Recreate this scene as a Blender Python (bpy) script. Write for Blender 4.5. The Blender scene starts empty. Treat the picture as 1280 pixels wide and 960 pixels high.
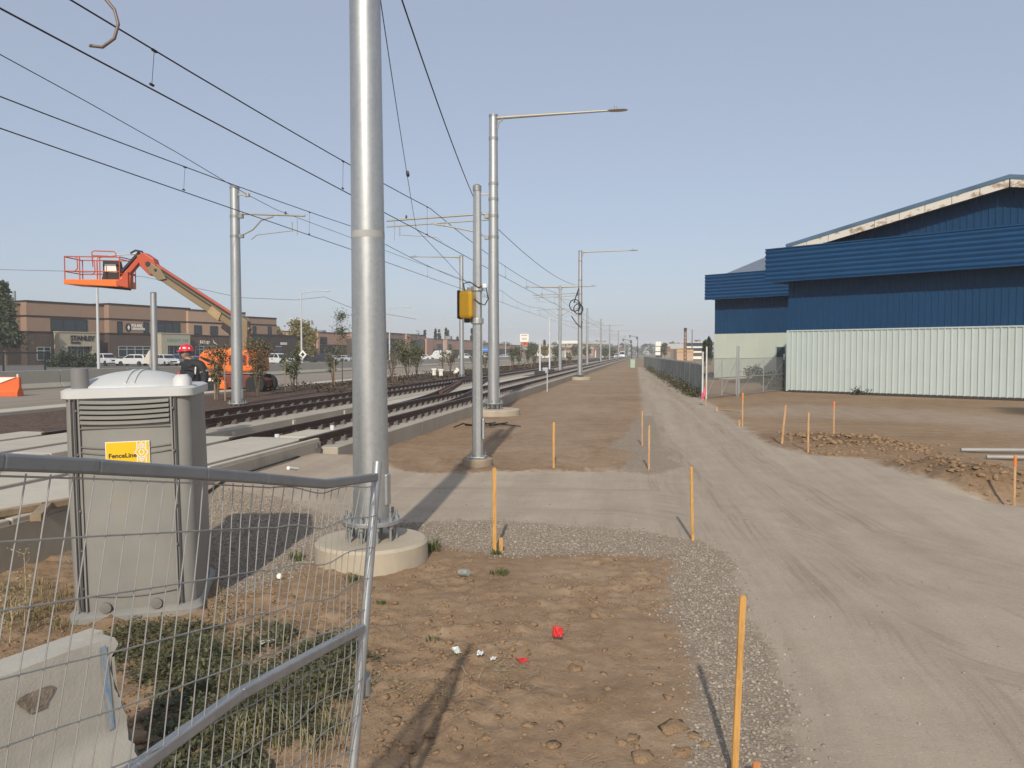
import bpy, math, random
import numpy as np
from mathutils import Vector, Matrix, Quaternion
R = math.radians
rnd = random.Random(11)
PI = math.pi
S = bpy.context.scene
COL = S.collection

# ------------------------------------------------------------------ camera model (used to survey points of the site)
F = 985.0; CAMH = 2.25
PITCH = math.atan(39 / F)
YAW = math.atan(167 / F * math.cos(PITCH))
CY, SY = math.cos(YAW), math.sin(YAW)

def ray(px, py):
    x = (px - 640) / F; u = -(py - 480) / F
    dh = math.cos(PITCH) + math.sin(PITCH) * u
    dz = -math.sin(PITCH) + math.cos(PITCH) * u
    return x / dh, dz / dh

def w2(lat, Z):                       # camera-aligned ground coords -> world xy (world +Y runs along the tracks)
    return (CY * lat - SY * Z, SY * lat + CY * Z)

def at(px, py, Z):
    a, b = ray(px, py)
    x, y = w2(a * Z, Z)
    return Vector((x, y, CAMH + b * Z))

def g(px, py, h=0.0):
    a, b = ray(px, py)
    Z = (h - CAMH) / b
    x, y = w2(a * Z, Z)
    return Vector((x, y, h))

def gx(px, X, h=0.0):                 # point on the line x = X (parallel to the tracks) seen in column px
    a, _ = ray(px, 441)
    dx, dy = w2(a, 1.0)
    t = X / dx
    return Vector((X, dy * t, h))

class Plane:                          # a vertical wall plane through two ground points
    def __init__(s, p0, p1):
        s.p0 = Vector((p0[0], p0[1], 0)); d = Vector((p1[0] - p0[0], p1[1] - p0[1], 0))
        s.L = d.length; s.u = d / s.L; s.rz = math.atan2(s.u.y, s.u.x)
    def uv(s, px, py):
        a, b = ray(px, py)
        dx, dy = w2(a, 1.0)
        det = dx * (-s.u.y) - dy * (-s.u.x)
        t = (s.p0.x * (-s.u.y) - s.p0.y * (-s.u.x)) / det
        uu = (dx * s.p0.y - dy * s.p0.x) / det
        uu = ((Vector((dx * t, dy * t, 0)) - s.p0).dot(s.u))
        return uu, CAMH + b * t
    def U(s, px): return s.uv(px, 441)[0]

# ------------------------------------------------------------------ object helpers
def link(o, parent=None):
    COL.objects.link(o)
    if parent is not None: o.parent = parent
    return o

def tag(o, label=None, cat=None, group=None, kind=None):
    if label: o['label'] = label
    if cat: o['category'] = cat
    if group: o['group'] = group
    if kind: o['kind'] = kind
    return o

def thing(name, label, cat, loc=(0, 0, 0), rz=0.0, group=None):
    o = bpy.data.objects.new(name, None); link(o)
    o.empty_display_size = 0.2
    o.location = loc; o.rotation_euler = (0, 0, rz)
    return tag(o, label, cat, group)

def dup(root, loc, rz=0.0, label=None, group=None, scale=None):
    r = root.copy(); COL.objects.link(r); r.location = loc; r.rotation_euler = (0, 0, rz)
    if scale: r.scale = (scale,) * 3 if not hasattr(scale, '__len__') else scale
    if label: r['label'] = label
    if group: r['group'] = group
    for ch in list(root.children):
        c = ch.copy(); COL.objects.link(c); c.parent = r
        for gch in list(ch.children):
            d = gch.copy(); COL.objects.link(d); d.parent = c
    return r

class MB:
    def __init__(s): s.v = []; s.f = []
    def add(s, vs, fs):
        b = len(s.v); s.v += [tuple(x) for x in vs]; s.f += [tuple(b + i for i in q) for q in fs]; return s
    def box(s, c, d, M=None, rz=0.0):
        x, y, z = d[0] / 2, d[1] / 2, d[2] / 2
        vs = [Vector((i * x, j * y, k * z)) for i in (-1, 1) for j in (-1, 1) for k in (-1, 1)]
        if M is not None: vs = [M @ p for p in vs]
        elif rz: m = Matrix.Rotation(rz, 3, 'Z'); vs = [m @ p for p in vs]
        c = Vector(c); vs = [p + c for p in vs]
        return s.add(vs, [(0, 1, 3, 2), (4, 6, 7, 5), (0, 4, 5, 1), (2, 3, 7, 6), (0, 2, 6, 4), (1, 5, 7, 3)])
    def span(s, lo, hi):
        return s.box([(a + b) / 2 for a, b in zip(lo, hi)], [b - a for a, b in zip(lo, hi)])
    def bar(s, p0, p1, w, h):          # rectangular bar
        p0 = Vector(p0); p1 = Vector(p1); d = p1 - p0
        q = d.to_track_quat('X', 'Z').to_matrix()
        return s.box((p0 + p1) / 2, (d.length, w, h), q)
    def cyl(s, p0, p1, r0, r1=None, n=12, caps=True):
        return s.tube([p0, p1], [r0, r0 if r1 is None else r1], n, caps)
    def tube(s, pts, r, n=6, caps=True):
        pts = [Vector(p) for p in pts]; k = len(pts)
        rs = r if hasattr(r, '__len__') else [r] * k
        t0 = (pts[1] - pts[0]).normalized()
        a = Vector((0, 0, 1)) if abs(t0.z) < .9 else Vector((1, 0, 0))
        nrm = t0.cross(a).normalized()
        vs = []; prev = t0
        for i, p in enumerate(pts):
            t = (pts[min(i + 1, k - 1)] - pts[max(i - 1, 0)]).normalized()
            q = prev.rotation_difference(t); nrm = (q @ nrm).normalized(); prev = t
            bn = t.cross(nrm)
            for j in range(n):
                an = 2 * PI * j / n
                vs.append(p + (nrm * math.cos(an) + bn * math.sin(an)) * rs[i])
        fs = []
        for i in range(k - 1):
            for j in range(n):
                fs.append((i * n + j, i * n + (j + 1) % n, (i + 1) * n + (j + 1) % n, (i + 1) * n + j))
        if caps:
            fs.append(tuple(range(n))[::-1]); fs.append(tuple((k - 1) * n + j for j in range(n)))
        return s.add(vs, fs)
    def rings(s, rings, caps=True, closed=True):   # loft of equal-count loops
        n = len(rings[0]); vs = [p for r_ in rings for p in r_]; fs = []
        for i in range(len(rings) - 1):
            for j in range(n if closed else n - 1):
                fs.append((i * n + j, i * n + (j + 1) % n, (i + 1) * n + (j + 1) % n, (i + 1) * n + j))
        if caps:
            fs.append(tuple(range(n))[::-1]); fs.append(tuple((len(rings) - 1) * n + j for j in range(n)))
        return s.add(vs, fs)
    def lathe(s, prof, c=(0, 0, 0), n=24, caps=True):
        c = Vector(c)
        return s.rings([[c + Vector((r * math.cos(2 * PI * j / n), r * math.sin(2 * PI * j / n), z)) for j in range(n)] for r, z in prof], caps)
    def prism(s, poly, vec):           # poly: planar 3-D loop
        v = Vector(vec); a = [Vector(p) for p in poly]
        return s.rings([a, [p + v for p in a]])
    def sheet(s, grid):                # grid[i][j] of points
        n = len(grid[0]); vs = [p for r_ in grid for p in r_]
        return s.add(vs, [(i * n + j, i * n + j + 1, (i + 1) * n + j + 1, (i + 1) * n + j) for i in range(len(grid) - 1) for j in range(n - 1)])
    def build(s, name, mat=None, parent=None, smooth=None, bevel=0.0, bseg=2, rel=None):
        me = bpy.data.meshes.new(name)
        vs = s.v
        if rel is not None:
            c = Vector(rel); vs = [tuple(Vector(p) - c) for p in vs]
        me.from_pydata(vs, [], s.f)
        fix_normals(me)
        if mat: me.materials.append(mat)
        if smooth is not None:
            me.polygons.foreach_set('use_smooth', [True] * len(me.polygons))
            if smooth < 170: me.set_sharp_from_angle(angle=R(smooth))
        o = bpy.data.objects.new(name, me); link(o, parent)
        if bevel:
            b = o.modifiers.new('bevel', 'BEVEL'); b.width = bevel; b.segments = bseg; b.limit_method = 'ANGLE'; b.angle_limit = R(40)
        return o

def fix_normals(me):
    import bmesh
    if len(me.polygons) > 60000: return
    bm = bmesh.new(); bm.from_mesh(me); bmesh.ops.recalc_face_normals(bm, faces=bm.faces); bm.to_mesh(me); bm.free()

def mesh_np(name, V, Fq, mat=None, parent=None, smooth=False):   # fast: V (n,3), Fq (m,k)
    me = bpy.data.meshes.new(name); V = np.asarray(V, np.float32); Fq = np.asarray(Fq, np.int32)
    k = Fq.shape[1]
    me.vertices.add(len(V)); me.vertices.foreach_set('co', V.ravel())
    me.loops.add(Fq.size); me.loops.foreach_set('vertex_index', Fq.ravel())
    me.polygons.add(len(Fq)); me.polygons.foreach_set('loop_start', np.arange(0, Fq.size, k, dtype=np.int32))
    if smooth: me.polygons.foreach_set('use_smooth', np.ones(len(Fq), bool))
    me.update(calc_edges=True); me.validate()
    if mat: me.materials.append(mat)
    o = bpy.data.objects.new(name, me); link(o, parent); return o

def text_mesh(name, s, size, mat, parent, M, extr=0.01, bold=False, align='LEFT', sx=1.0):
    cu = bpy.data.curves.new('t', 'FONT'); cu.body = s; cu.size = size; cu.extrude = extr; cu.align_x = align; cu.resolution_u = 3
    if bold: cu.offset = size * 0.025
    o = bpy.data.objects.new('t', cu); COL.objects.link(o)
    dg = bpy.context.evaluated_depsgraph_get(); dg.update()
    me = bpy.data.meshes.new_from_object(o.evaluated_get(dg))
    bpy.data.objects.remove(o); bpy.data.curves.remove(cu)
    me.name = name; me.transform(M @ Matrix.Diagonal((sx, 1, 1, 1))); me.materials.clear(); me.materials.append(mat)
    return link(bpy.data.objects.new(name, me), parent)

FACE = Matrix.Rotation(R(90), 4, 'X')      # text plane -> upright, facing local -Y

# ------------------------------------------------------------------ materials
class NT:
    def __init__(s, name):
        s.m = bpy.data.materials.new(name); s.m.use_nodes = True; s.t = s.m.node_tree; s.n = s.t.nodes; s.b = s.n['Principled BSDF']
        s.geo = s.n.new('ShaderNodeNewGeometry'); s.pos = s.geo.outputs['Position']; s.tc = s.n.new('ShaderNodeTexCoord')
    def L(s, a, b):
        s.t.links.new(a, b)
    def put(s, sock, v):
        if isinstance(v, bpy.types.NodeSocket): s.L(v, sock)
        elif v is not None:
            if sock.type == 'RGBA' and hasattr(v, '__len__') and len(v) == 3: v = (*v, 1)
            sock.default_value = v
    def scale(s, vec, sc):
        n = s.n.new('ShaderNodeVectorMath'); n.operation = 'MULTIPLY'; s.L(vec, n.inputs[0]); n.inputs[1].default_value = sc; return n.outputs[0]
    def noise(s, sc, det=4, rough=.55, vec=None, dist=0.0):
        n = s.n.new('ShaderNodeTexNoise'); n.inputs['Scale'].default_value = sc; n.inputs['Detail'].default_value = det
        n.inputs['Roughness'].default_value = rough; n.inputs['Distortion'].default_value = dist
        s.L(vec if vec is not None else s.pos, n.inputs['Vector']); return n.outputs['Fac']
    def voro(s, sc, out='Color', vec=None, feature='F1', rand=1.0):
        n = s.n.new('ShaderNodeTexVoronoi'); n.feature = feature; n.inputs['Scale'].default_value = sc; n.inputs['Randomness'].default_value = rand
        s.L(vec if vec is not None else s.pos, n.inputs['Vector']); return n.outputs[out]
    def math(s, op, a, b=0.0, c=0.0, clamp=False):
        n = s.n.new('ShaderNodeMath'); n.operation = op; n.use_clamp = clamp
        s.put(n.inputs[0], a); s.put(n.inputs[1], b); s.put(n.inputs[2], c); return n.outputs[0]
    def ramp(s, fac, stops):
        n = s.n.new('ShaderNodeValToRGB'); e = n.color_ramp.elements
        while len(e) < len(stops): e.new(.5)
        for k, (p, c) in enumerate(stops): e[k].position = p; e[k].color = (*c, 1) if hasattr(c, '__len__') else (c, c, c, 1)
        s.put(n.inputs[0], fac); return n.outputs[0]
    def mix(s, fac, a, b, mode='MIX'):
        n = s.n.new('ShaderNodeMix'); n.data_type = 'RGBA'; n.blend_type = mode
        s.put(n.inputs[0], fac); s.put(n.inputs[6], a); s.put(n.inputs[7], b); return n.outputs[2]
    def smooth(s, v, lo, hi):
        n = s.n.new('ShaderNodeMapRange'); n.interpolation_type = 'SMOOTHSTEP'; s.put(n.inputs[0], v)
        n.inputs[1].default_value = lo; n.inputs[2].default_value = hi; return n.outputs[0]
    def attr(s, nm):
        n = s.n.new('ShaderNodeAttribute'); n.attribute_name = nm; return n.outputs['Fac']
    def sep(s, vec):
        n = s.n.new('ShaderNodeSeparateXYZ'); s.L(vec, n.inputs[0]); return n.outputs
    def bump(s, h, st=.3, dist=.02, nrm=None):
        n = s.n.new('ShaderNodeBump'); n.inputs['Strength'].default_value = st; n.inputs['Distance'].default_value = dist
        s.L(h, n.inputs['Height'])
        if nrm is not None: s.L(nrm, n.inputs['Normal'])
        return n.outputs[0]
    def out(s, col=None, rough=None, metal=None, nrm=None, **kw):
        s.put(s.b.inputs['Base Color'], col); s.put(s.b.inputs['Roughness'], rough); s.put(s.b.inputs['Metallic'], metal)
        if nrm is not None: s.L(nrm, s.b.inputs['Normal'])
        for k, v in kw.items(): s.put(s.b.inputs[k.replace('_', ' ')], v)
        return s.m

def mul(c, k): return tuple(min(1, x * k) for x in c)

def simple(name, col, rough=.6, metal=0.0, var=.18, sc=3.0, bump=.0, bsc=40.0, dirt=0.0, dirtcol=(.16, .12, .08), obj=False, stretch=None, bd=.01, **kw):
    t = NT(name); vec = t.tc.outputs['Object'] if obj else t.pos
    if stretch: vec2 = t.scale(vec, stretch)
    else: vec2 = vec
    f = t.noise(sc, 6, .6, vec2)
    c = t.ramp(f, [(.25, mul(col, 1 - var)), (.75, mul(col, 1 + var))])
    if dirt:
        d = t.smooth(t.noise(sc * 1.7 + .3, 8, .7, vec), .62 - dirt * .3, .85 - dirt * .3)
        c = t.mix(t.math('MULTIPLY', d, min(1, dirt * 1.5)), c, dirtcol)
    rr = t.math('ADD', rough - .08, t.math('MULTIPLY', t.noise(sc * 4, 3, .5, vec), .16))
    nr = t.bump(t.noise(bsc, 5, .65, vec), bump, bd) if bump else None
    return t.out(c, rr, metal, nr, **kw)

def galv(name, col=(.50, .52, .53), metal=.55, rough=.38):
    t = NT(name); v = t.tc.outputs['Object']
    sp = t.voro(28, 'Color', v); spv = t.sep(sp)[0]
    st = t.noise(2.2, 5, .6, t.scale(v, (5, 5, .35)))
    cl = t.noise(1.1, 3, .5, t.scale(v, (.6, .6, 1.0)))
    k = t.math('ADD', t.math('MULTIPLY', spv, .16), t.math('ADD', t.math('MULTIPLY', st, .5), t.math('MULTIPLY', cl, .34)))
    c = t.ramp(k, [(.30, mul(col, .86)), (.5, col), (.70, mul(col, 1.11))])
    c = t.mix(t.math('MULTIPLY', t.smooth(t.noise(3, 8, .75, t.scale(v, (3, 3, .6))), .60, .74), .35), c, mul(col, .55))
    r_ = t.math('ADD', rough - .1, t.math('MULTIPLY', st, .22))
    return t.out(c, r_, metal, t.bump(t.noise(9, 4, .6, v), .05, .01))

def concrete(name, col=(.40, .37, .31), var=.2, stain=.5, bump=.25):
    t = NT(name); a = t.noise(.8, 6, .6); b = t.noise(9, 6, .65); d = t.noise(70, 3, .6)
    k = t.math('ADD', t.math('MULTIPLY', a, .55), t.math('ADD', t.math('MULTIPLY', b, .3), t.math('MULTIPLY', d, .15)))
    c = t.ramp(k, [(.3, mul(col, 1 - var)), (.55, col), (.75, mul(col, 1 + var * .7))])
    st = t.smooth(t.noise(1.4, 8, .7, t.scale(t.pos, (1.6, 1.6, .5))), .52, .72)
    c = t.mix(t.math('MULTIPLY', st, stain), c, mul(col, .62))
    pit = t.smooth(t.voro(34, 'Distance'), .10, .03)
    c = t.mix(t.math('MULTIPLY', t.math('MULTIPLY', pit, t.smooth(t.noise(6, 3), .5, .6)), .6), c, mul(col, .4))
    h = t.math('SUBTRACT', t.math('ADD', b, t.math('MULTIPLY', d, .5)), t.math('MULTIPLY', pit, .6))
    return t.out(c, .85, 0, t.bump(h, bump, .01))

def leafmat(name, c0, c1, sc=1.5, trans=.25):
    t = NT(name); k = t.math('ADD', t.math('MULTIPLY', t.noise(sc, 3), .5), t.math('MULTIPLY', t.sep(t.voro(14, 'Color'))[0], .5))
    c = t.ramp(k, [(.25, c0), (.75, c1)])
    return t.out(c, .65, 0, None, Transmission_Weight=0.0, Subsurface_Weight=0.0)

GALV = galv('galvanised_steel', (.45, .46, .45), .7, .42)
GALV_D = galv('dull_galvanised_steel', (.30, .31, .30), .5, .5)
ARM = galv('galvanised_arm', (.40, .385, .33), .4, .5)
CONC = concrete('grey_concrete', (.41, .36, .285))
CONC_W = concrete('pale_concrete', (.50, .45, .36), .16, .3)
CONC_PED = concrete('sandy_concrete', (.45, .385, .285), .18, .35)
CONC_BAR = concrete('barrier_concrete', (.43, .40, .335), .14, .3, .35)
BLACK = simple('black_rubber', (.018, .018, .02), .55)
WIRE = simple('dark_cable', (.03, .03, .033), .5, .4)
SMOKE = (1.56, 1.74, 2.14, 1); SKY_STR, SKY_SAT, SUN_E, EXPO = .15, .85, 2.25, 0.6
# ------------------------------------------------------------------ ground: height field and zones
def hash2(i, j, seed):
    h = (i.astype(np.int64) * 374761393 + j.astype(np.int64) * 668265263 + seed * 1442695041) & 0xFFFFFFFF
    h = ((h ^ (h >> 13)) * 1274126177) & 0xFFFFFFFF
    return ((h ^ (h >> 16)) & 0xFFFFFF) / float(0xFFFFFF)

def vnoise(x, y, seed):
    i = np.floor(x); j = np.floor(y); u = x - i; v = y - j
    u = u * u * u * (u * (u * 6 - 15) + 10); v = v * v * v * (v * (v * 6 - 15) + 10)
    a = hash2(i, j, seed); b = hash2(i + 1, j, seed); c = hash2(i, j + 1, seed); d = hash2(i + 1, j + 1, seed)
    return (a * (1 - u) + b * u) * (1 - v) + (c * (1 - u) + d * u) * v - .5

def fbm(x, y, sc, octv, seed, ridge=False):
    s = 0; a = 1.0; tot = 0
    for k in range(octv):
        n = vnoise(x * sc + 13.7 * k, y * sc - 7.1 * k, seed + k)
        if ridge: n = .5 - np.abs(n) * 2
        s = s + n * a; tot += a; a *= .5; sc *= 2.03
    return s / tot

def poly_sd(poly, x, y):               # signed distance, positive inside
    P = np.array(poly); d = np.full(x.shape, 1e9); ins = np.zeros(x.shape, bool)
    for k in range(len(P)):
        ax, ay = P[k]; bx, by = P[(k + 1) % len(P)]
        ex, ey = bx - ax, by - ay
        t = np.clip(((x - ax) * ex + (y - ay) * ey) / (ex * ex + ey * ey + 1e-12), 0, 1)
        d = np.minimum(d, (x - ax - t * ex) ** 2 + (y - ay - t * ey) ** 2)
        c = ((ay > y) != (by > y)) & (x < (ex) * (y - ay) / (ey if abs(ey) > 1e-9 else 1e-9) + ax)
        ins ^= c
    d = np.sqrt(d); return np.where(ins, d, -d)

def gp(lst): return [tuple(g(a, b)[:2]) for a, b in lst]

PATH_PX = [(797, 459), (800, 480), (806, 520), (812, 560), (818, 588), (700, 590), (600, 592), (500, 592), (437, 586), (385, 580), (250, 606), (85, 655), (20, 676),
           (85, 672), (180, 652), (255, 640), (330, 642), (420, 650), (500, 654), (600, 655), (700, 660), (800, 668), (860, 680), (892, 700), (912, 750), (935, 800), (952, 870), (972, 960), (988, 1040), (1020, 1300), (1100, 2400),
           (3200, 2400), (2600, 900), (1500, 668), (1280, 624), (1230, 612), (1180, 600), (1130, 588), (1080, 574), (1040, 572), (1008, 569), (975, 560), (945, 545), (915, 525), (893, 508), (876, 498), (850, 481), (830, 471), (812, 463), (804, 459)]
PATH = gp(PATH_PX)
GRAV1 = gp([(90, 672), (255, 636), (330, 638), (420, 648), (500, 652), (600, 652), (700, 657), (800, 664), (865, 678), (905, 705), (885, 712), (850, 698), (800, 691), (700, 690), (620, 689), (560, 684), (515, 672), (470, 668), (400, 690), (300, 740), (255, 700), (100, 700)])
GRAV2 = gp([(850, 690), (890, 690), (915, 740), (940, 800), (968, 870), (995, 960), (1015, 1050), (1030, 1200), (870, 1200), (866, 1050), (868, 960), (880, 880), (864, 800), (852, 750)])
GRAV3 = gp([(770, 560), (790, 540), (800, 525), (812, 520), (825, 560), (845, 585), (818, 592), (785, 589), (800, 568)])

PALE5 = gp([(885, 512), (1000, 505), (1150, 512), (1290, 522), (1400, 540), (1400, 560), (1280, 540), (1150, 528), (1050, 524), (930, 520)])
DAMP6 = gp([(1240, 509), (1420, 512), (1420, 528), (1300, 521), (1255, 516)])
TRACK = gp([(700, 470), (760, 462), (790, 458), (786, 480), (760, 520), (740, 560), (690, 575), (640, 560), (660, 500)])
WING_G = [(0, 0)]

def ss(x, a, b): 
    t = np.clip((x - a) / (b - a), 0, 1); return t * t * (3 - 2 * t)

def fields(x, y):
    sd = poly_sd(PATH, x, y)
    wob = fbm(x, y, 1.3, 4, 5) * .5
    gv = np.zeros_like(x)
    for P_, soft in ((GRAV1, .35), (GRAV2, .3), (GRAV3, .5)):
        gv = np.maximum(gv, ss(poly_sd(P_, x, y) + wob * .7, -soft, soft * .6))
    pale = ss(poly_sd(PALE5, x, y) + wob * 2, -1.2, 1.2)
    pale = np.maximum(pale, .45 * ss(poly_sd(TRACK, x, y) + wob * 2.2, -1.6, 1.6))
    damp = ss(poly_sd(DAMP6, x, y) + wob, -.6, .6)
    return sd, gv, pale, damp

BERMS = [(g(1215, 597), .7, .17), (g(1170, 586), .7, .15), (g(1252, 604), .55, .16), (g(1100, 563), 1.2, .10), (g(1055, 556), 1.1, .16), (g(1000, 550), 1.1, .07)]
PITS = [(g(1290, 617), .75, -.35), (g(1225, 612), .5, -.06)]

def height(x, y, fine=True, fld=None):
    sd, gv, pale, damp = fld if fld is not None else fields(x, y)
    path = ss(sd + fbm(x, y, 2.0, 3, 31) * .35, -.15, .12)
    dist = np.hypot(x, y)
    z = fbm(x, y, .12, 3, 21) * .05 * ss(dist, 4, 12)
    dirt = (1 - path) * (1 - .75 * gv)
    near = 1 - ss(dist, 12, 32)
    z = z + path * fbm(x, y, .9, 3, 41) * .018 * near
    if fine:
        patch = .5 + fbm(x, y, .7, 3, 77) * 1.6
        patch = np.clip(patch, .12, 1.3)
        cl = fbm(x, y, 1.6, 5, 51) * .085 + np.maximum(fbm(x, y, 5.5, 4, 61), -.02) * .14 * patch + np.maximum(fbm(x, y, 10, 3, 63), -.03) * .12 * patch
        z = z + dirt * near * (cl + .03)
        z = z + gv * (1 - path * .5) * near * (fbm(x, y, 18, 2, 71) * .022)
    rgh = 1 + fbm(x, y, 2.4, 4, 81) * 1.1
    for c, r, h in BERMS: z = z + h * np.exp(-((x - c.x) ** 2 + (y - c.y) ** 2) / (r * r)) * (1 - path) * rgh
    for c, r, h in PITS: z = z + h * np.exp(-((x - c.x) ** 2 + (y - c.y) ** 2) / (r * r))
    # rise behind the gate towards the warehouse wing
    z = z + .38 * ss(x, 3.0, 9.0) * ss(y, 46, 60) * (1 - ss(x, 45, 70))
    # left of the tracks the site is a little higher; under the slabs it drops away
    # gravel ramped up against the crossing panels
    z = z + .31 * (1 - ss(x, -6.3, -3.9)) * ss(y, 8.2, 11.0) * (1 - ss(y, 14.3, 15.6))
    z = z * ss(x, -7.2, -6.4) * 1.0 + (1 - ss(x, -7.2, -6.4)) * (-.25)
    left = 1 - ss(x, -13.6, -13.0)
    z = z * (1 - left) + left * (.16 + .03 * fbm(x, y, .1, 2, 91))
    lot = 1 - ss(x, -62, -55)
    z = z + lot * .12
    return z

def axis(lo, hi, a, b, fine, grow=1.045, cap=60):
    mid = list(np.arange(a, b + 1e-6, fine)); s = fine; p = a; L_ = []
    while p > lo: s = min(s * grow, cap); p -= s; L_.append(p)
    s = fine; p = b; U_ = []
    while p < hi: s = min(s * grow, cap); p += s; U_.append(p)
    return np.array(L_[::-1] + mid + U_)

def ground_material():
    t = NT('site_ground')
    sd, gv, pale, damp = t.attr('sd'), t.attr('grav'), t.attr('pale'), t.attr('damp')
    n1 = t.noise(.22, 5, .6); n2 = t.noise(1.7, 7, .65); n3 = t.noise(9, 6, .65); n4 = t.noise(45, 4, .6); n5 = t.noise(160, 2, .6)
    k = t.math('ADD', t.math('ADD', t.math('MULTIPLY', n1, .28), t.math('MULTIPLY', n2, .26)), t.math('ADD', t.math('MULTIPLY', n3, .22), t.math('ADD', t.math('MULTIPLY', n4, .16), t.math('MULTIPLY', n5, .10))))
    dirt = t.ramp(k, [(.38, (.192, .124, .072)), (.5, (.285, .195, .121)), (.62, (.370, .272, .182))])
    chip = t.smooth(t.voro(38, 'Distance'), .09, .05)
    chipc = t.math('MULTIPLY', chip, t.smooth(t.sep(t.voro(38, 'Color'))[1], .86, .9))
    dirt = t.mix(t.math('MULTIPLY', chipc, .8), dirt, (.42, .37, .30))
    # compacted gravel path
    st = t.noise(.8, 5, .6, t.scale(t.pos, (2.6, .16, 1)))
    k2 = t.math('ADD', t.math('MULTIPLY', st, .42), t.math('ADD', t.math('MULTIPLY', n2, .26), t.math('ADD', t.math('MULTIPLY', n4, .2), t.math('MULTIPLY', n5, .22))))
    path = t.ramp(k2, [(.36, (.290, .235, .175)), (.5, (.365, .300, .228)), (.64, (.435, .365, .282))])
    vs = t.voro(75, 'Distance'); vc = t.sep(t.voro(75, 'Color'))
    peb = t.math('MULTIPLY', t.smooth(vs, .42, .28), t.smooth(vc[0], .66, .74))
    path = t.mix(t.math('MULTIPLY', peb, .75), path, t.ramp(vc[1], [(.0, (.20, .17, .14)), (.6, (.36, .32, .27)), (1, (.55, .50, .43))]))
    # loose gravel
    v2 = t.voro(42, 'Distance'); c2 = t.sep(t.voro(42, 'Color'))
    stone = t.ramp(c2[0], [(0, (.22, .185, .145)), (.45, (.33, .28, .22)), (.8, (.42, .365, .295)), (1, (.58, .52, .44))])
    grav = t.mix(t.smooth(v2, .36, .55), stone, (.215, .17, .125))
    grav = t.mix(.4, grav, t.mix(.35, path, dirt))
    e = t.math('ADD', sd, t.math('ADD', t.math('MULTIPLY', t.math('SUBTRACT', n2, .5), .7), t.math('MULTIPLY', t.math('SUBTRACT', n3, .5), .45)))
    fresh = t.attr('fresh'); e = t.math('SUBTRACT', e, t.math('MULTIPLY', fresh, .35))
    dirt = t.mix(t.math('MULTIPLY', fresh, .75), dirt, t.ramp(n3, [(.35, (.10, .06, .034)), (.65, (.225, .142, .08))]))
    pm = t.smooth(e, -.22, .14)
    c = t.mix(pm, dirt, path)
    c = t.mix(t.math('MULTIPLY', pale, t.math('ADD', .35, t.math('MULTIPLY', n2, .5))), c, t.mix(.25, path, dirt))
    gm = t.smooth(t.math('ADD', gv, t.math('MULTIPLY', t.math('SUBTRACT', n3, .5), 1.1)), .3, .62)
    c = t.mix(gm, c, grav)
    c = t.mix(t.math('MULTIPLY', damp, .8), c, (.07, .06, .045))
    rut = t.attr('rut')
    c = t.mix(t.math('MULTIPLY', t.math('MULTIPLY', rut, pm), t.smooth(st, .38, .6)), c, t.mix(1.0, c, (.86, .845, .83), 'MULTIPLY'))
    cv = t.n.new('ShaderNodeCombineXYZ'); t.put(cv.inputs[0], t.math('MULTIPLY', t.attr('lane'), 16.0)); t.put(cv.inputs[1], t.math('MULTIPLY', t.sep(t.pos)[1], .5)); t.put(cv.inputs[2], t.math('MULTIPLY', t.sep(t.pos)[0], .4))
    tread = t.noise(1.0, 3, .6, cv.outputs[0])
    env = t.math('MULTIPLY', t.math('MULTIPLY', t.math('ADD', .25, rut), pm), t.math('SUBTRACT', 1, gm))
    c = t.mix(t.math('MULTIPLY', env, .75), c, t.mix(1.0, c, t.ramp(tread, [(.36, (.80, .785, .77)), (.52, (1, 1, 1)), (.64, (1.0, 1.0, 1.0))]), 'MULTIPLY'))
    # dry grass and turned soil on the far side
    far = t.attr('far')
    gr = t.ramp(t.noise(.15, 6, .65), [(.35, (.20, .165, .095)), (.55, (.25, .21, .14)), (.7, (.15, .14, .07))])
    c = t.mix(far, c, gr)
    bh = t.math('ADD', t.math('ADD', t.math('MULTIPLY', n3, .9), t.math('MULTIPLY', n4, .45)), t.math('MULTIPLY', t.math('MULTIPLY', gm, t.math('SUBTRACT', .6, v2)), .45))
    bh = t.math('ADD', bh, t.math('MULTIPLY', n5, .2))
    ck = t.smooth(t.voro(11, 'Distance', t.pos, 'DISTANCE_TO_EDGE'), .05, .0)
    bh = t.math('SUBTRACT', bh, t.math('MULTIPLY', ck, t.math('MULTIPLY', t.math('MULTIPLY', t.smooth(t.noise(1.1, 4), .52, .66), t.math('SUBTRACT', 1, pm)), .4)))
    nb = t.bump(t.math('MULTIPLY', bh, t.math('SUBTRACT', 1, t.math('MULTIPLY', pm, .6))), .6, .026)
    return t.out(c, .95, 0, nb, Specular_IOR_Level=.08)

GROUND = ground_material()
xs = axis(-1500, 1500, -6.0, 4.6, .036, 1.05, 70); ys = axis(-60, 1500, 2.6, 10.8, .036, 1.035, 70)
GX, GY = np.meshgrid(xs, ys)
fl = fields(GX, GY)
GZ = height(GX, GY, True, fl)
nx, ny = len(xs), len(ys)
idx = np.arange(nx * ny).reshape(ny, nx)
quads = np.stack([idx[:-1, :-1], idx[:-1, 1:], idx[1:, 1:], idx[1:, :-1]], -1).reshape(-1, 4)
cx = GX.ravel()[quads].mean(1); cy = GY.ravel()[quads].mean(1)
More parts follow.
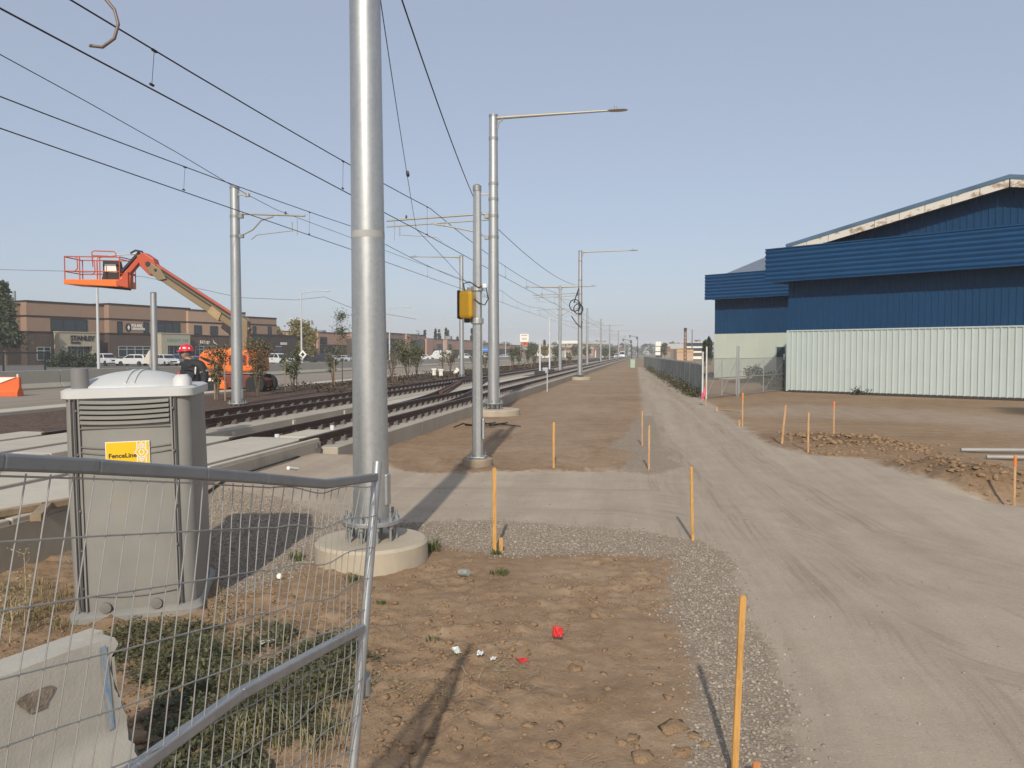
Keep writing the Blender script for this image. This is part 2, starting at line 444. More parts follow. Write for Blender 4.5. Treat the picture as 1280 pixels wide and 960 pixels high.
# the crossing and the main path are one continuous compacted surface, split from the soil along their ragged edge
sdc = fl[0].ravel()[quads].mean(1) + fbm(cx, cy, 1.5, 4, 5) * .35
gvc = fl[1].ravel()[quads].mean(1)
V = np.stack([GX.ravel(), GY.ravel(), GZ.ravel()], -1)
FAR = 1 - ss(GX, -24, -20); FAR = np.maximum(FAR, ss(GY, 140, 220)); FAR = np.maximum(FAR, ss(GX, 40, 70))

LANES = [gp([(800, 470), (830, 500), (870, 545), (930, 600), (1010, 660), (1130, 730), (1300, 810), (1700, 900)]), gp([(815, 500), (860, 570), (930, 660), (1010, 760), (1080, 880), (1130, 1000), (1200, 1300)]), gp([(480, 622), (640, 622), (800, 625), (960, 650), (1100, 690), (1300, 740), (1600, 800)])]
LANE = np.full(GX.shape, 40.0); RUT = np.zeros_like(GX); FRESH = np.clip(sum(np.exp(-((GX - c.x) ** 2 + (GY - c.y) ** 2) / (r * r * 1.1)) * min(1, h * 7) for c, r, h in BERMS), 0, 1)
for k, L_ in enumerate(LANES):
    d = np.full(GX.shape, 1e9)
    for (ax, ay), (bx, by) in zip(L_, L_[1:]):
        ex, ey = bx - ax, by - ay; t_ = np.clip(((GX - ax) * ex + (GY - ay) * ey) / (ex * ex + ey * ey), 0, 1)
        d = np.minimum(d, np.hypot(GX - ax - t_ * ex, GY - ay - t_ * ey))
    d = d + fbm(GX, GY, .4, 3, 55 + k) * .25
    RUT = np.maximum(RUT, np.exp(-((d - .85) / .22) ** 2) * (1, .8, .55)[k]); LANE = np.minimum(LANE, d)

def sub_ground(name, sel):
    q = quads[sel]; used = np.unique(q); remap = np.full(len(V), -1); remap[used] = np.arange(len(used))
    o = mesh_np(name, V[used], remap[q], GROUND, None, True)
    for nm, arr in (('sd', fl[0]), ('grav', fl[1]), ('pale', fl[2]), ('damp', fl[3]), ('far', FAR), ('rut', RUT), ('fresh', FRESH), ('lane', LANE)):
        a = o.data.attributes.new(nm, 'FLOAT', 'POINT'); a.data.foreach_set('value', arr.ravel()[used].astype(np.float32))
    return tag(o, kind='structure')
is_path = sdc > 0
o = sub_ground('ground', ~is_path); o['label'] = 'bare brown soil of the construction site'; o['category'] = 'ground'
o = sub_ground('gravel_path', is_path); o['label'] = 'compacted grey gravel haul path with a branch to the tracks'; o['category'] = 'path'

def gz(x, y):                           # ground height, read off the built sheet
    i = int(min(max(np.searchsorted(xs, x) - 1, 0), nx - 2)); j = int(min(max(np.searchsorted(ys, y) - 1, 0), ny - 2))
    u = (x - xs[i]) / (xs[i + 1] - xs[i]); v = (y - ys[j]) / (ys[j + 1] - ys[j])
    return float((GZ[j, i] * (1 - u) + GZ[j, i + 1] * u) * (1 - v) + (GZ[j + 1, i] * (1 - u) + GZ[j + 1, i + 1] * u) * v)
def on(p): return Vector((p[0], p[1], gz(p[0], p[1])))

# ---- stones and clods, real geometry scattered where the photo shows them
ICO_V = None
def ico():
    global ICO_V
    if ICO_V is None:
        import bmesh
        bm = bmesh.new(); bmesh.ops.create_icosphere(bm, subdivisions=1, radius=1)
        a = np.array([v.co[:] for v in bm.verts]); f = np.array([[v.index for v in q.verts] for q in bm.faces]); bm.free()
        bm = bmesh.new(); bmesh.ops.create_icosphere(bm, subdivisions=2, radius=1)
        a2 = np.array([v.co[:] for v in bm.verts]); f2 = np.array([[v.index for v in q.verts] for q in bm.faces]); bm.free()
        ICO_V = (a, f, a2, f2)
    return ICO_V

def scatter_rocks(name, pts, rad, mat, flat=.6, rough=.28, sub=0, seed=3, sink=.25, smooth=False):
    rs = np.random.RandomState(seed); A = ico(); a, f = (A[0], A[1]) if sub == 0 else (A[2], A[3])
    N = len(pts); k = len(a)
    P = np.repeat(a[None], N, 0)
    if sub: 
        off = rs.rand(N, 1, 1) * 50
        q = P * 1.6 + off
        P = P * (1 + rough * 1.7 * (vnoise(q[..., 0] + q[..., 2], q[..., 1] - q[..., 2] * .7, 3) + .5 * vnoise(2.3 * q[..., 0] - q[..., 2], 2.3 * q[..., 1] + 2 * q[..., 2], 9)))[..., None]
    else: P = P * (1 + rough * (rs.rand(N, k, 1) - .5) * 2)
    sc = np.stack([.7 + .7 * rs.rand(N), .7 + .5 * rs.rand(N), flat * (.7 + .6 * rs.rand(N))], -1)
    P = P * (sc * rad[:, None])[:, None]
    an = rs.rand(N) * 6.28; c, s = np.cos(an)[:, None], np.sin(an)[:, None]
    x = P[..., 0] * c - P[..., 1] * s; y = P[..., 0] * s + P[..., 1] * c
    tl = (rs.rand(N) - .5)[:, None] * .8
    z = P[..., 2] * np.cos(tl) + x * np.sin(tl) * .5
    P = np.stack([x, y, z], -1) + pts[:, None]
    P[..., 2] += (rad * flat * (1 - 2 * sink))[:, None] * .6
    Fc = (f[None] + (np.arange(N) * k)[:, None, None]).reshape(-1, 3)
    return mesh_np(name, P.reshape(-1, 3), Fc, mat, None, smooth)

def sample(n, box, seed, test):
    rs = np.random.RandomState(seed); x = box[0] + (box[1] - box[0]) * rs.rand(n); y = box[2] + (box[3] - box[2]) * rs.rand(n)
    fd = fields(x, y); keep = rs.rand(n) < test(x, y, fd)
    x, y = x[keep], y[keep]; fd = tuple(a[keep] for a in fd)
    return np.stack([x, y, height(x, y, True, fd)], -1)

t = NT('loose_stone'); cc = t.n.new('ShaderNodeObjectInfo')
ri = t.geo.outputs['Random Per Island']
STONE = t.out(t.ramp(ri, [(0, (.20, .165, .125)), (.4, (.29, .24, .186)), (.9, (.36, .305, .24)), (1, (.45, .40, .325))]), .9, 0, t.bump(t.noise(90, 3), .3, .004))
t = NT('soil_clod'); ri = t.geo.outputs['Random Per Island']
n2 = t.noise(14, 6, .65); n3 = t.noise(60, 4, .6)
CLOD = t.out(t.mix(.35, t.ramp(t.math('ADD', t.math('MULTIPLY', n2, .6), t.math('MULTIPLY', n3, .4)), [(.35, (.21, .13, .07)), (.65, (.38, .26, .155))]), t.ramp(ri, [(0, (.24, .15, .085)), (1, (.37, .25, .15))])), .95, 0, t.bump(t.math('ADD', n2, t.math('MULTIPLY', n3, .6)), .8, .03), Specular_IOR_Level=.1)

pts = sample(210000, (-6.2, 3.2, 2.8, 15), 4, lambda x, y, fd: np.clip(fd[1] ** 1.5 * .8 + .10 * (fd[1] > .02) + .005 * (fd[0] > 0), 0, 1) * (1 - .7 * ss(y, 10, 15)))
rs = np.random.RandomState(2)
o = scatter_rocks('gravel', pts, (.0045 + .0115 * rs.rand(len(pts)) ** 2.2), STONE, .65, .3, 0, 5)
tag(o, 'loose pale crushed gravel along the edges of the haul path', 'gravel', kind='stuff')
pts = sample(90000, (-5.5, 2.6, 2.8, 9.5), 14, lambda x, y, fd: (fd[0] < -.1) * (fd[1] < .3) * np.clip(.35 + fbm(x, y, .7, 3, 77) * 2.0, .10, 1) * .6)
rs = np.random.RandomState(3); r = .0035 + .026 * rs.rand(len(pts)) ** 10 + .009 * rs.rand(len(pts)) ** 2
p2 = sample(36000, (3.5, 14, 8, 26), 24, lambda x, y, fd: (fd[0] < -.05) * np.clip(sum(np.exp(-((x - c.x) ** 2 + (y - c.y) ** 2) / (r_ * r_ * 1.1)) for c, r_, h in BERMS), 0, 1) * .6)
r2 = .012 + .075 * np.random.RandomState(5).rand(len(p2)) ** 3
o = scatter_rocks('soil_rubble', np.concatenate([pts, p2]), np.concatenate([r, r2]), CLOD, .5, .42, 0, 6, .42)
tag(o, 'crumbled brown soil lumps scattered over the bare ground', 'soil', kind='stuff')
big = [(842, 917, .13), (868, 925, .07), (803, 955, .085), (776, 935, .07), (738, 925, .06), (838, 800, .06), (718, 838, .09), (790, 930, .06), (700, 910, .05), (822, 862, .05), (850, 945, .11), (880, 935, .06), (760, 870, .05), (660, 910, .06), (690, 940, .07)]
for k, (px, py, rr) in enumerate(big):
    p = on(g(px, py))
    o = scatter_rocks('clod', np.array([[0, 0, 0.0]]), np.array([rr * .68]), CLOD, .34, .5, 1, 40 + k, .42, True); o.location = p
    tag(o, ['large cracked clod of dry soil', 'fist sized dry soil clod'][rr < .09] + ' in the foreground dirt patch', 'soil clod', 'soil clods in the foreground dirt')
    o['label'] = ('broad cracked soil clods in the foreground dirt patch' if rr >= .09 else 'fist sized dry soil clods in the foreground dirt patch')
    o['group'] = 'broad soil clods' if rr >= .09 else 'small soil clods'
# ------------------------------------------------------------------ tramway
YEND = 14.75                                       # crossing panels stop here
SLAB_N, SLAB_F = .38, .41
RUST = simple('rail_steel', (.090, .050, .035), .55, .5, .35, 6, .1)
RUST_RED = simple('rusty_guard', (.14, .045, .028), .75, .2, .35, 4, .2)
RAILTOP = simple('worn_rail_head', (.16, .12, .10), .4, .8, .2, 6)
BOOT = simple('rail_boot', (.05, .038, .032), .7)
CLIP = simple('clip_steel', (.22, .20, .19), .5, .6, .3, 12)

def slab(name, x0, x1, y0, y1, z0, z1, mat, label, seg=6.0):
    m = MB(); y = y0
    while y < y1 - .01:
        e = min(y + seg, y1); m.span((x0, y + .006, z0), (x1, e - .006, z1)); y = e
        if y > 120: seg = 60
    o = m.build(name, mat, bevel=.012, bseg=1); tag(o, label, 'slab', kind='structure'); return o
slab('track_slab', -8.95, -6.0, YEND, 460, -.4, SLAB_N, CONC, 'raised concrete slab under the near track')
slab('track_slab', -13.05, -9.75, YEND, 460, -.4, SLAB_F, CONC, 'raised concrete slab under the far track')
m = MB(); m.span((-9.77, YEND, -.4), (-8.93, 460, .13)); tag(m.build('track_channel', CONC_W), 'concrete gutter between the two track slabs', 'gutter', kind='structure')
# filled turnout deck
m = MB(); m.span((-9.742, 27, .05), (-8.958, 62, .395)); tag(m.build('turnout_deck', CONC_W, bevel=.01), 'pale concrete deck under the crossover rails', 'slab', kind='structure')
for k, (px) in enumerate((289, 366, 430, 495)):
    p = gx(px, -9.75, .3)
    m = MB(); m.box((p.x + .01, p.y, .30), (.07, .16, .12)); tag(m.build('drain_block', CONC_W, bevel=.01), 'small pale drain block on the side of the far track slab', 'drain block', 'drain blocks on the far slab')

def rail_prof(x, zb):
    pr = [(-.07, 0), (.07, 0), (.07, .018), (.012, .035), (.012, .115), (.037, .13), (.037, .165), (-.037, .165), (-.037, .13), (-.012, .115), (-.012, .035), (-.07, .018)]
    return [(x + a, zb + b) for a, b in pr]

def make_track(label, xs_, zb, y0, y1):
    tr = thing('railway_track', label, 'track', (sum(xs_) / 2, y0, zb))
    cx0 = sum(xs_) / 2
    for x in xs_:
        m = MB(); lx = x - cx0
        m.prism([(a, 0, b) for a, b in rail_prof(lx, .055)], (0, y1 - y0, 0)); r_ = m.build('rail', RUST, tr)
        m = MB(); m.span((lx - .034, .02, .2201), (lx + .034, y1 - y0, .2235)); m.build('running_band', RAILTOP, r_)
        m = MB(); m.span((lx - .085, 0, .0), (lx + .085, y1 - y0, .054)); m.build('rail_boot', BOOT, tr)
    f = MB()
    f.box((0, 0, .02), (.40, .17, .04)); 
    for s in (-1, 1): f.box((s * .135, 0, .06), (.09, .10, .05)); f.cyl((s * .16, 0, .05), (s * .16, 0, .12), .022, n=6)
    proto = f.build('rail_clip', CLIP, tr)
    n = 0; rest = MB(); first = True
    for k in range(int((y1 - y0) / .72)):
        for x in xs_:
            y = .4 + k * .72; lx = x - cx0
            if n < 98:
                if first: c = proto; first = False
                else: c = proto.copy(); COL.objects.link(c); c.parent = tr
                c.location = (lx, y, 0); n += 1
            elif y < 150:
                rest.box((lx, y, .04), (.4, .17, .08))
    ro = rest.build('rail_clips', CLIP, tr); tag(ro, kind='stuff')
    return tr
make_track('dark rusty rails of the near track beside the dirt', (-6.50, -7.95), SLAB_N, YEND - .6, 440)
make_track('dark rusty rails of the far track beside the mulch strip', (-10.62, -12.07), SLAB_F, YEND - .6, 440)
# crossover rails
cr = thing('crossover_track', 'rusty crossover rails slanting from the near track to the far track', 'track', (-7.22, 22, .38))
def xo(tp, off):
    s = tp * tp * (3 - 2 * tp); return Vector((-4.12 * s + off, 36 * tp, .03 * tp))
for off in (-.72, .72):
    lo = []; 
    for k in range(41):
        p = xo(k / 40, off); lo.append([Vector((p.x + a, p.y, p.z + b)) for a, b in rail_prof(0, .058)])
    MB().rings(lo).build('rail', RUST, cr)
m = MB()
for k in range(12, 26):
    p = xo(k / 40, -.55); q = xo((k + 1) / 40, -.55); m.bar(p + Vector((0, 0, .15)), q + Vector((0, 0, .15)), .16, .10)
m.build('guard_rail', RUST_RED, cr)
# switch gear on the near slab
bx = thing('switch_box', 'flat pale switch machine cover between the near rails', 'switch box', (-7.25, gx(385, -7.25, .4).y, SLAB_N))
MB().box((0, 0, .06), (.75, 1.5, .12)).build('cover', CONC_W, bx, bevel=.02)
for x, y in ((-.2, -1.1), (.15, .95)): MB().cyl((x, y, 0), (x, y, .2), .05, n=10).build('pipe_stub', simple('white_plastic', (.75, .75, .72), .4), bx)
m = MB(); m.box((0, -1.6, .08), (1.2, .07, .05)); m.box((0, -1.85, .08), (1.2, .07, .05)); m.box((-.3, -1.72, .1), (.25, .35, .16)); m.build('throw_rod', CLIP, bx, bevel=.01)

# crossing panels, each its own precast slab
PANEL = concrete('crossing_panel_concrete', (.50, .45, .365), .2, .35)
def panels(xr, ys_, top, lab, grp):
    for (x0, x1, nm) in xr:
        for k in range(len(ys_) - 1):
            m = MB(); m.span((x0 + .01, ys_[k] + .012, .12), (x1 - .01, ys_[k + 1] - .012, top + rnd.uniform(-.006, .006)))
            o = m.build('crossing_panel', PANEL, bevel=.015)
            tag(o, nm + ', ' + ['under the frame edge end', 'middle one of its row', 'next to the open rails'][min(k, 2)] + ' ' + lab, 'crossing panel', grp)
panels([(-6.46, -5.98 + .0 - .37, 'narrow outer concrete crossing panel'), (-7.86, -6.60, 'wide concrete crossing panel between the rails'), (-8.95, -8.06, 'inner edge concrete crossing panel')], [3.2, 7.0, 10.7, YEND - .03], .56, 'on the near track', 'crossing panels on the near track')
panels([(-10.52, -9.75, 'right edge concrete crossing panel'), (-11.98, -10.74, 'wide concrete crossing panel between rails'), (-13.05, -12.18, 'left edge concrete crossing panel')], [5.0, 8.6, 11.6, YEND - .03], .58, 'on the far track', 'crossing panels on the far track')
m = MB(); m.span((-8.9, 3.0, -.4), (-6.37, YEND - .02, .11)); m.span((-13.0, 4.6, -.4), (-9.8, YEND - .02, .11)); m.span((-6.35 - .02, 3.0, -.4), (-6.345, YEND - .03, .50))
m.span((-9.8, 4.6, -.4), (-8.9, YEND - .02, .42))
tag(m.build('crossing_base', CONC, bevel=.0), 'concrete base of the level crossing', 'base', kind='structure')
# timber pieces left in the flangeways
WOOD_OLD = simple('weathered_timber', (.30, .22, .14), .85, 0, .3, 8, .3, 60)
for k, (px, py, L_) in enumerate(((30, 640, 1.2), (52, 643, .7))):
    p = g(px, py, .57); m = MB(); m.box((0, 0, 0), (.1, L_, .07)); o = m.build('timber_batten', WOOD_OLD, bevel=.006); o.location = (p.x, p.y, .60); o.rotation_euler = (0, 0, R(-18 + 50 * k))
    tag(o, ['long weathered batten lying across the crossing panels', 'short weathered batten lying beside the longer one'][k], 'batten')

# mulch bed, kerb, road
t = NT('bark_mulch'); a = t.noise(2.2, 6, .65); b = t.noise(28, 4, .6); v = t.sep(t.voro(22, 'Color'))[0]
MULCH = t.out(t.ramp(t.math('ADD', t.math('MULTIPLY', a, .4), t.math('ADD', t.math('MULTIPLY', b, .3), t.math('MULTIPLY', v, .3))), [(.3, (.045, .026, .018)), (.5, (.105, .062, .040)), (.72, (.22, .145, .095))]), .95, 0, t.bump(t.math('ADD', b, v), .9, .05))
yy = np.arange(2, 330, .35); xx = np.linspace(-19.55, -13.06, 26)
A, B = np.meshgrid(xx, yy); Zm = .31 + .05 * fbm(A, B, .7, 4, 8) + .05 * fbm(A, B, 4, 2, 18); Zm[:, 0] = .30; Zm[:, -1] = .30
ii = np.arange(A.size).reshape(A.shape); q = np.stack([ii[:-1, :-1], ii[:-1, 1:], ii[1:, 1:], ii[1:, :-1]], -1).reshape(-1, 4)
tag(mesh_np('mulch_bed', np.stack([A.ravel(), B.ravel(), Zm.ravel()], -1), q, MULCH, None, True), 'brown bark mulch strip beside the far track', 'mulch bed', kind='structure')
m = MB(); y = 0
while y < 330: m.span((-20.6, y + .01, -.2), (-19.56, min(y + 4, 330) - .01, .42)); y += 4
tag(m.build('road_kerb', CONC_W, bevel=.02), 'pale concrete kerb between mulch and road', 'kerb', kind='structure')
t = NT('dusty_asphalt'); a = t.noise(.5, 6, .6, t.scale(t.pos, (1.5, .12, 1))); b = t.noise(60, 3)
ROAD = t.out(t.ramp(t.math('ADD', t.math('MULTIPLY', a, .8), t.math('MULTIPLY', b, .2)), [(.3, (.20, .165, .125)), (.7, (.31, .265, .205))]), .9, 0, t.bump(b, .3, .01))
m = MB(); m.sheet([[Vector((x, y, .205)) for x in (-33.3, -20.5)] for y in (-10, 60, 150, 420)]); tag(m.build('road', ROAD), 'dusty traffic lane behind the mulch strip', 'road', kind='structure')
m = MB(); m.sheet([[Vector((x, y, .225)) for x in (-52, -34.7)] for y in (-10, 60, 150, 420)]); tag(m.build('road', ROAD), 'far traffic lanes behind the concrete barrier', 'road', kind='structure')
t = NT('parking_asphalt'); LOT = t.out(t.ramp(t.noise(.4, 6), [(.3, (.09, .085, .075)), (.7, (.15, .14, .125))]), .9)
m = MB(); m.sheet([[Vector((x, y, .33 if x < -60 else .27)) for x in (-125, -62, -58.5)] for y in (40, 100, 300)]); tag(m.build('parking_lot', LOT), 'grey asphalt parking lot in front of the brown building', 'parking lot', kind='structure')
# jersey barrier line in the middle of the road (one precast unit each)
def jersey(L_, h=.85, w=.6, tw=.17):
    pr = [(-w / 2, 0), (w / 2, 0), (w / 2, .08), (w / 2 - .17, .33), (tw / 2, h), (-tw / 2, h), (-w / 2 + .17, .33), (-w / 2, .08)]
    return MB().prism([(a, -L_ / 2, b) for a, b in pr], (0, L_, 0))
root = jersey(6.0, 1.05).build('median_barrier', CONC_BAR, bevel=.012, bseg=1); root.location = (-34, 20, .2); me = root.data
tag(root, 'dusty concrete barrier unit in the road median', 'concrete barrier', 'concrete barriers in the road median')
for k in range(1, 40):
    o = root.copy(); COL.objects.link(o); o.location = (-34, 20 + 6.06 * k, .2)

# ------------------------------------------------------------------ poles
def shaft(m, h, r0, r1, z0): m.tube([(0, 0, z0), (0, 0, z0 + (h - z0) * .5), (0, 0, h)], [r0, (r0 + r1) / 2, r1], 28)
def base_parts(t, r, pr, ph, zp, nb=10):
    if pr:
        MB().lathe([(pr, -.3), (pr, ph - .03), (pr - .03, ph)], n=40).build('foundation', CONC_PED, t, smooth=40)
    MB().lathe([(r * 1.62, zp - .045), (r * 1.62, zp)], n=36).build('base_plate', GALV, t, smooth=40, bevel=.006)
    b = MB()
    for k in range(nb):
        a = 2 * PI * (k + .5) / nb; x, y = r * 1.38 * math.cos(a), r * 1.38 * math.sin(a)
        b.cyl((x, y, ph - .02), (x, y, zp + .09), .016, n=8); b.cyl((x, y, zp), (x, y, zp + .035), .032, n=6); b.cyl((x, y, zp - .085), (x, y, zp - .045), .032, n=6)
    b.build('anchor_bolt', GALV_D, t, smooth=30)
    m = MB(); m.box((r * .99, 0, zp + .32), (.035, .11, .34)); m.build('handhole_cover', GALV, t, bevel=.03, bseg=4)
def collar(t, z, r, name='clamp'):
    MB().lathe([(r + .012, z - .05), (r + .012, z + .05)], n=28).build(name, GALV_D, t, smooth=40)
def lamp_arm(t, h, s, L_=4.05, rise=.06, ar=1.0):
    m = MB(); m.tube([(s * .1, 0, h - .12), (s * L_ * .5, 0, h - .12 + rise * .55), (s * L_, 0, h - .12 + rise)], [.062 * ar, .05 * ar, .038 * ar], 10); 
    m.tube([(s * .14, 0, h - .5), (s * .2, 0, h - .28), (s * .4, 0, h - .13)], [.03, .03, .03], 8)
    m.build('lamp_arm', ARM, t, smooth=50)
    z = h - .12 + rise
    m = MB(); rg = []
    for x, w, hh in ((0, .05, .03), (.1, .13, .06), (.35, .17, .075), (.6, .14, .05), (.7, .06, .02)):
        rg.append([Vector((s * (L_ + x), w * math.cos(a), z - .01 + hh * (math.sin(a) if math.sin(a) > 0 else .35 * math.sin(a)))) for a in [2 * PI * j / 12 for j in range(12)]])
    m.rings(rg); lu = m.build('luminaire', simple('lamp_housing', (.40, .40, .41), .4, .4), t, smooth=50)
    MB().cyl((s * (L_ + .28), 0, z + .05), (s * (L_ + .28), 0, z + .14), .04, n=10).build('photocell', GALV_D, lu, smooth=40)
def cantilever(t, s, L_, z, drop=.55, dbl=True):
    m = MB(); m.tube([(s * .18, 0, z + .1), (s * L_, 0, z - .05)], .036, 8)
    m.build('cantilever_arm', ARM, t, smooth=50)
    if dbl:
        MB().tube([(s * .18, 0, z - .12), (s * L_, 0, z - .27)], .026, 8).build('cantilever_arm', ARM, t, smooth=50)
    bz = z - (.2 if dbl else .02)
    pts = [(s * .2, 0, z - drop), (s * .7, 0, z - drop + .22), (s * L_ * .38, 0, bz - .14), (s * L_ * .55, 0, bz - .02)]
    MB().tube(pts, .03, 8).build('brace', ARM, t, smooth=60)
    m = MB(); m.tube([(s * (L_ - .5), 0, z - .25), (s * (L_ - .5), 0, z - .62), ], .018, 6); m.tube([(s * (L_ - .55), 0, z - .58), (s * (L_ - 1.9), 0, z - .7), (s * (L_ - 2.1), 0, z - .86)], .016, 6)
    m.tube([(s * (L_ - .3), 0, z - .1), (s * (L_ - .3), 0, z - .75)], .012, 6)
    m.build('steady_arm', ARM, t, smooth=50)
    m = MB()
    for zz in (z, z - drop): MB().box((s * .22, 0, zz), (.22, .12, .14)).build('bracket', GALV_D, t, bevel=.01)
    m = MB()
    for k in range(6): m.lathe([(.02, -.05 + .02 * k), (.045, -.042 + .02 * k), (.02, -.034 + .02 * k)], (s * (L_ - .75), 0, z + .06), 10)
    m.build('insulator', GALV_D, t)

def pole(name, label, cat, loc, h, r0, r1, pr=0, ph=0.0, zp=.3, group=None, lean=None):
    t = thing(name, label, cat, loc, 0, group)
    m = MB(); shaft(m, h, r0, r1, zp); m.build('pole_shaft', GALV, t, smooth=50)
    MB().lathe([(r1 + .012, h - .08), (r1 + .012, h), (r1 * .5, h + .03)], n=24).build('pole_cap', GALV_D, t, smooth=40)
    base_parts(t, r0, pr, ph, zp)
    if lean: t.rotation_euler = lean
    return t
# big pole in front
p = on(at(465, 690, 8.42)); big_pole = pole('catenary_pole', 'thick galvanised pole on a round concrete foundation behind the bent fence', 'catenary pole', (p.x, p.y, .0), 9.4, .192, .142, .60, .25, .47, None, (0, R(-.35), YAW - R(14)))
m = MB(); m.lathe([(.1765, 3.46), (.1762, 3.53)], n=28); m.build('tape_band', simple('pale_tape', (.36, .36, .34), .6), big_pole, smooth=60)
# lamp poles on the right of the tracks
def lamp_pole(label, X, px, base_py, h=10.75, cable=False):
    q = gx(px, X); t = pole('street_lamp', label, 'street lamp', (X, q.y, 0), h, .215, .15, .95, .22, .45)
    lamp_arm(t, h, 1); cantilever(t, -1, 4.0, 7.15, .75)
    for z in (9.9, 8.3, 7.75, 7.15, 6.4): collar(t, z, .215 - .065 * z / h)
    m = MB(); m.bar((-.15, 0, 7.95), (-.52, 0, 7.95), .06, .06); m.build('feeder_bracket', ARM, t)
    return t
l1 = lamp_pole('tall lamp pole with right arm and cantilever behind the slim yellow box post', -5.42, 617, 520)
l2 = lamp_pole('tall lamp pole with right arm and a hanging coil of black cable', -5.42, 725, 475)
m = MB()
for k, (cx_, cz, rr, ph) in enumerate(((-.42, 6.2, .44, 0), (-.12, 5.9, .38, 1))):
    m.tube([(cx_ + rr * math.cos(a + ph), -.3 - .05 * k + .05 * math.sin(2 * a), cz + rr * 1.1 * math.sin(a + ph)) for a in [i * .3 for i in range(22)]], .045, 6)
m.tube([(-.1, -.3, 7.6), (-.3, -.32, 7.0), (-.5, -.3, 6.4)], .05, 6); m.tube([(-.7, -.3, 5.3), (-.2, -.34, 4.6), (.15, -.3, 4.4), (.2, -.3, 4.9)], .045, 6)
o = m.build('cable_coil', BLACK, smooth=60); o.location = l2.location; tag(o, 'loose loops of black cable hanging on the second lamp pole', 'cable coil')
# slim mast with the yellow box
q = on(g(597, 583)); mast = thing('signal_mast', 'slim octagonal galvanised mast with a yellow box and round concrete base', 'signal mast', (q.x, q.y, 0))
MB().tube([(0, 0, .2), (0, 0, 1.1), (0, 0, 5.5)], [.112, .108, .078], 8).build('mast_shaft', GALV, mast)
MB().lathe([(.085, 5.41), (.085, 5.51), (.04, 5.54)], n=16).build('mast_cap', GALV_D, mast, smooth=40)
MB().lathe([(.30, -.2), (.30, .15), (.28, .17)], n=32).build('foundation', simple('dirty_concrete', (.30, .24, .17), .9, 0, .25, 5, .3), mast, smooth=40)
MB().box((0, 0, .19), (.34, .34, .03)).build('base_plate', GALV, mast, bevel=.005)
b = MB()
for sx in (-1, 1):
    for sy in (-1, 1): b.cyl((sx * .13, sy * .13, .17), (sx * .13, sy * .13, .27), .014, n=8)
b.build('anchor_bolt', GALV_D, mast)
MB().box((.125, -.02, .75), (.05, .1, .42)).build('handhole_cover', GALV, mast, bevel=.02, bseg=3)
YEL = simple('yellow_paint', (.88, .47, .012), .35, 0, .05, 3)
bxm = MB().box((-.19, -.1, 3.19), (.26, .34, .54)).build('yellow_cabinet', YEL, mast, bevel=.07, bseg=4)
MB().box((-.33, -.07, 3.19), (.05, .36, .56)).build('cabinet_back', BLACK, bxm, bevel=.03)
m = MB(); m.cyl((-.19, -.1, 2.93), (-.19, -.1, 2.84), .06, .05, 12); m.build('cable_gland', BLACK, bxm, smooth=40)
m = MB(); m.bar((-.22, 0, 2.88), (.06, 0, 2.88), .07, .07); m.bar((-.2, 0, 3.5), (.06, 0, 3.5), .07, .07); m.lathe([(.125, 2.82), (.125, 2.93)], n=16); m.lathe([(.12, 3.46), (.12, 3.55)], n=16); m.build('bracket', GALV, mast, bevel=.008)
m = MB(); m.tube([(-.22, -.15, 3.44), (-.24, -.15, 3.6), (-.12, -.15, 3.63), (.05, -.12, 3.52), (.12, -.1, 3.56), (.2, -.1, 3.5), (.24, -.1, 3.3), (.17, -.1, 3.18), (.06, -.1, 3.22), (-.04, -.1, 3.3)], .012, 7); m.build('conduit', BLACK, mast, smooth=60)
m = MB(); m.box((.17, -.1, 3.55), (.09, .07, .09)); m.build('junction_cap', simple('pale_plastic', (.66, .66, .64), .5), mast, bevel=.02)
# OCS poles left of the tracks
q = gx(296, -15.0, .33)
pl = pole('catenary_pole', 'galvanised catenary pole with a cantilever standing in the mulch beside the orange lift', 'catenary pole', (q.x, q.y, .33), 8.05, .215, .165, 0, 0, .06)
cantilever(pl, 1, 2.75, 6.95, .72, False); m = MB(); m.bar((.1, 0, 7.75), (.55, 0, 7.72), .06, .06); m.box((.5, 0, 7.72), (.16, .12, .12)); m.build('feeder_bracket', ARM, pl)
collar(pl, 6.95, .17); collar(pl, 6.22, .175)
q = gx(577, -14.6, .33)
p2_ = pole('street_lamp', 'galvanised lamp pole with a left arm standing in the mulch strip', 'street lamp', (q.x, q.y, .33), 9.7, .21, .15, 0, 0, .06); lamp_arm(p2_, 9.7, -1, 3.6, .1); cantilever(p2_, 1, 2.6, 6.9, .6, False)
# double lamps between the tracks
ctr = None
for k, (px, h, tl) in enumerate(((700, 9.5, 1), (734, 9.3, 0), (751, 9.2, 0), (762, 9.5, 1), (773, 9.9, 1), (781, 9.9, 1), (786, 9.9, 1))):
    q = gx(px, -9.35, .13)
    lab = ['double armed lamp pole between the tracks left of the cable coil', 'bare catenary pole between the tracks just past the cable coil pole', 'bare catenary pole standing between two distant double lamps and the coil pole', 'first of the distant double armed lamps along the tracks', 'second of the distant double armed lamps along the tracks', 'third distant double armed lamp along the tracks', 'farthest double armed lamp along the tracks'][k]
    t_ = pole('street_lamp' if tl else 'catenary_pole', lab, 'street lamp' if tl else 'catenary pole', (q.x, q.y, .13), h, .20, .14, 0, 0, .06, 'poles between the tracks')
    if tl: lamp_arm(t_, h, 1, 3.3, .05, 1.7); lamp_arm(t_, h, -1, 3.3, .05, 1.7)
    cantilever(t_, 1, 2.6, 6.9, .6, False); cantilever(t_, -1, 2.6, 6.9, .6, False)
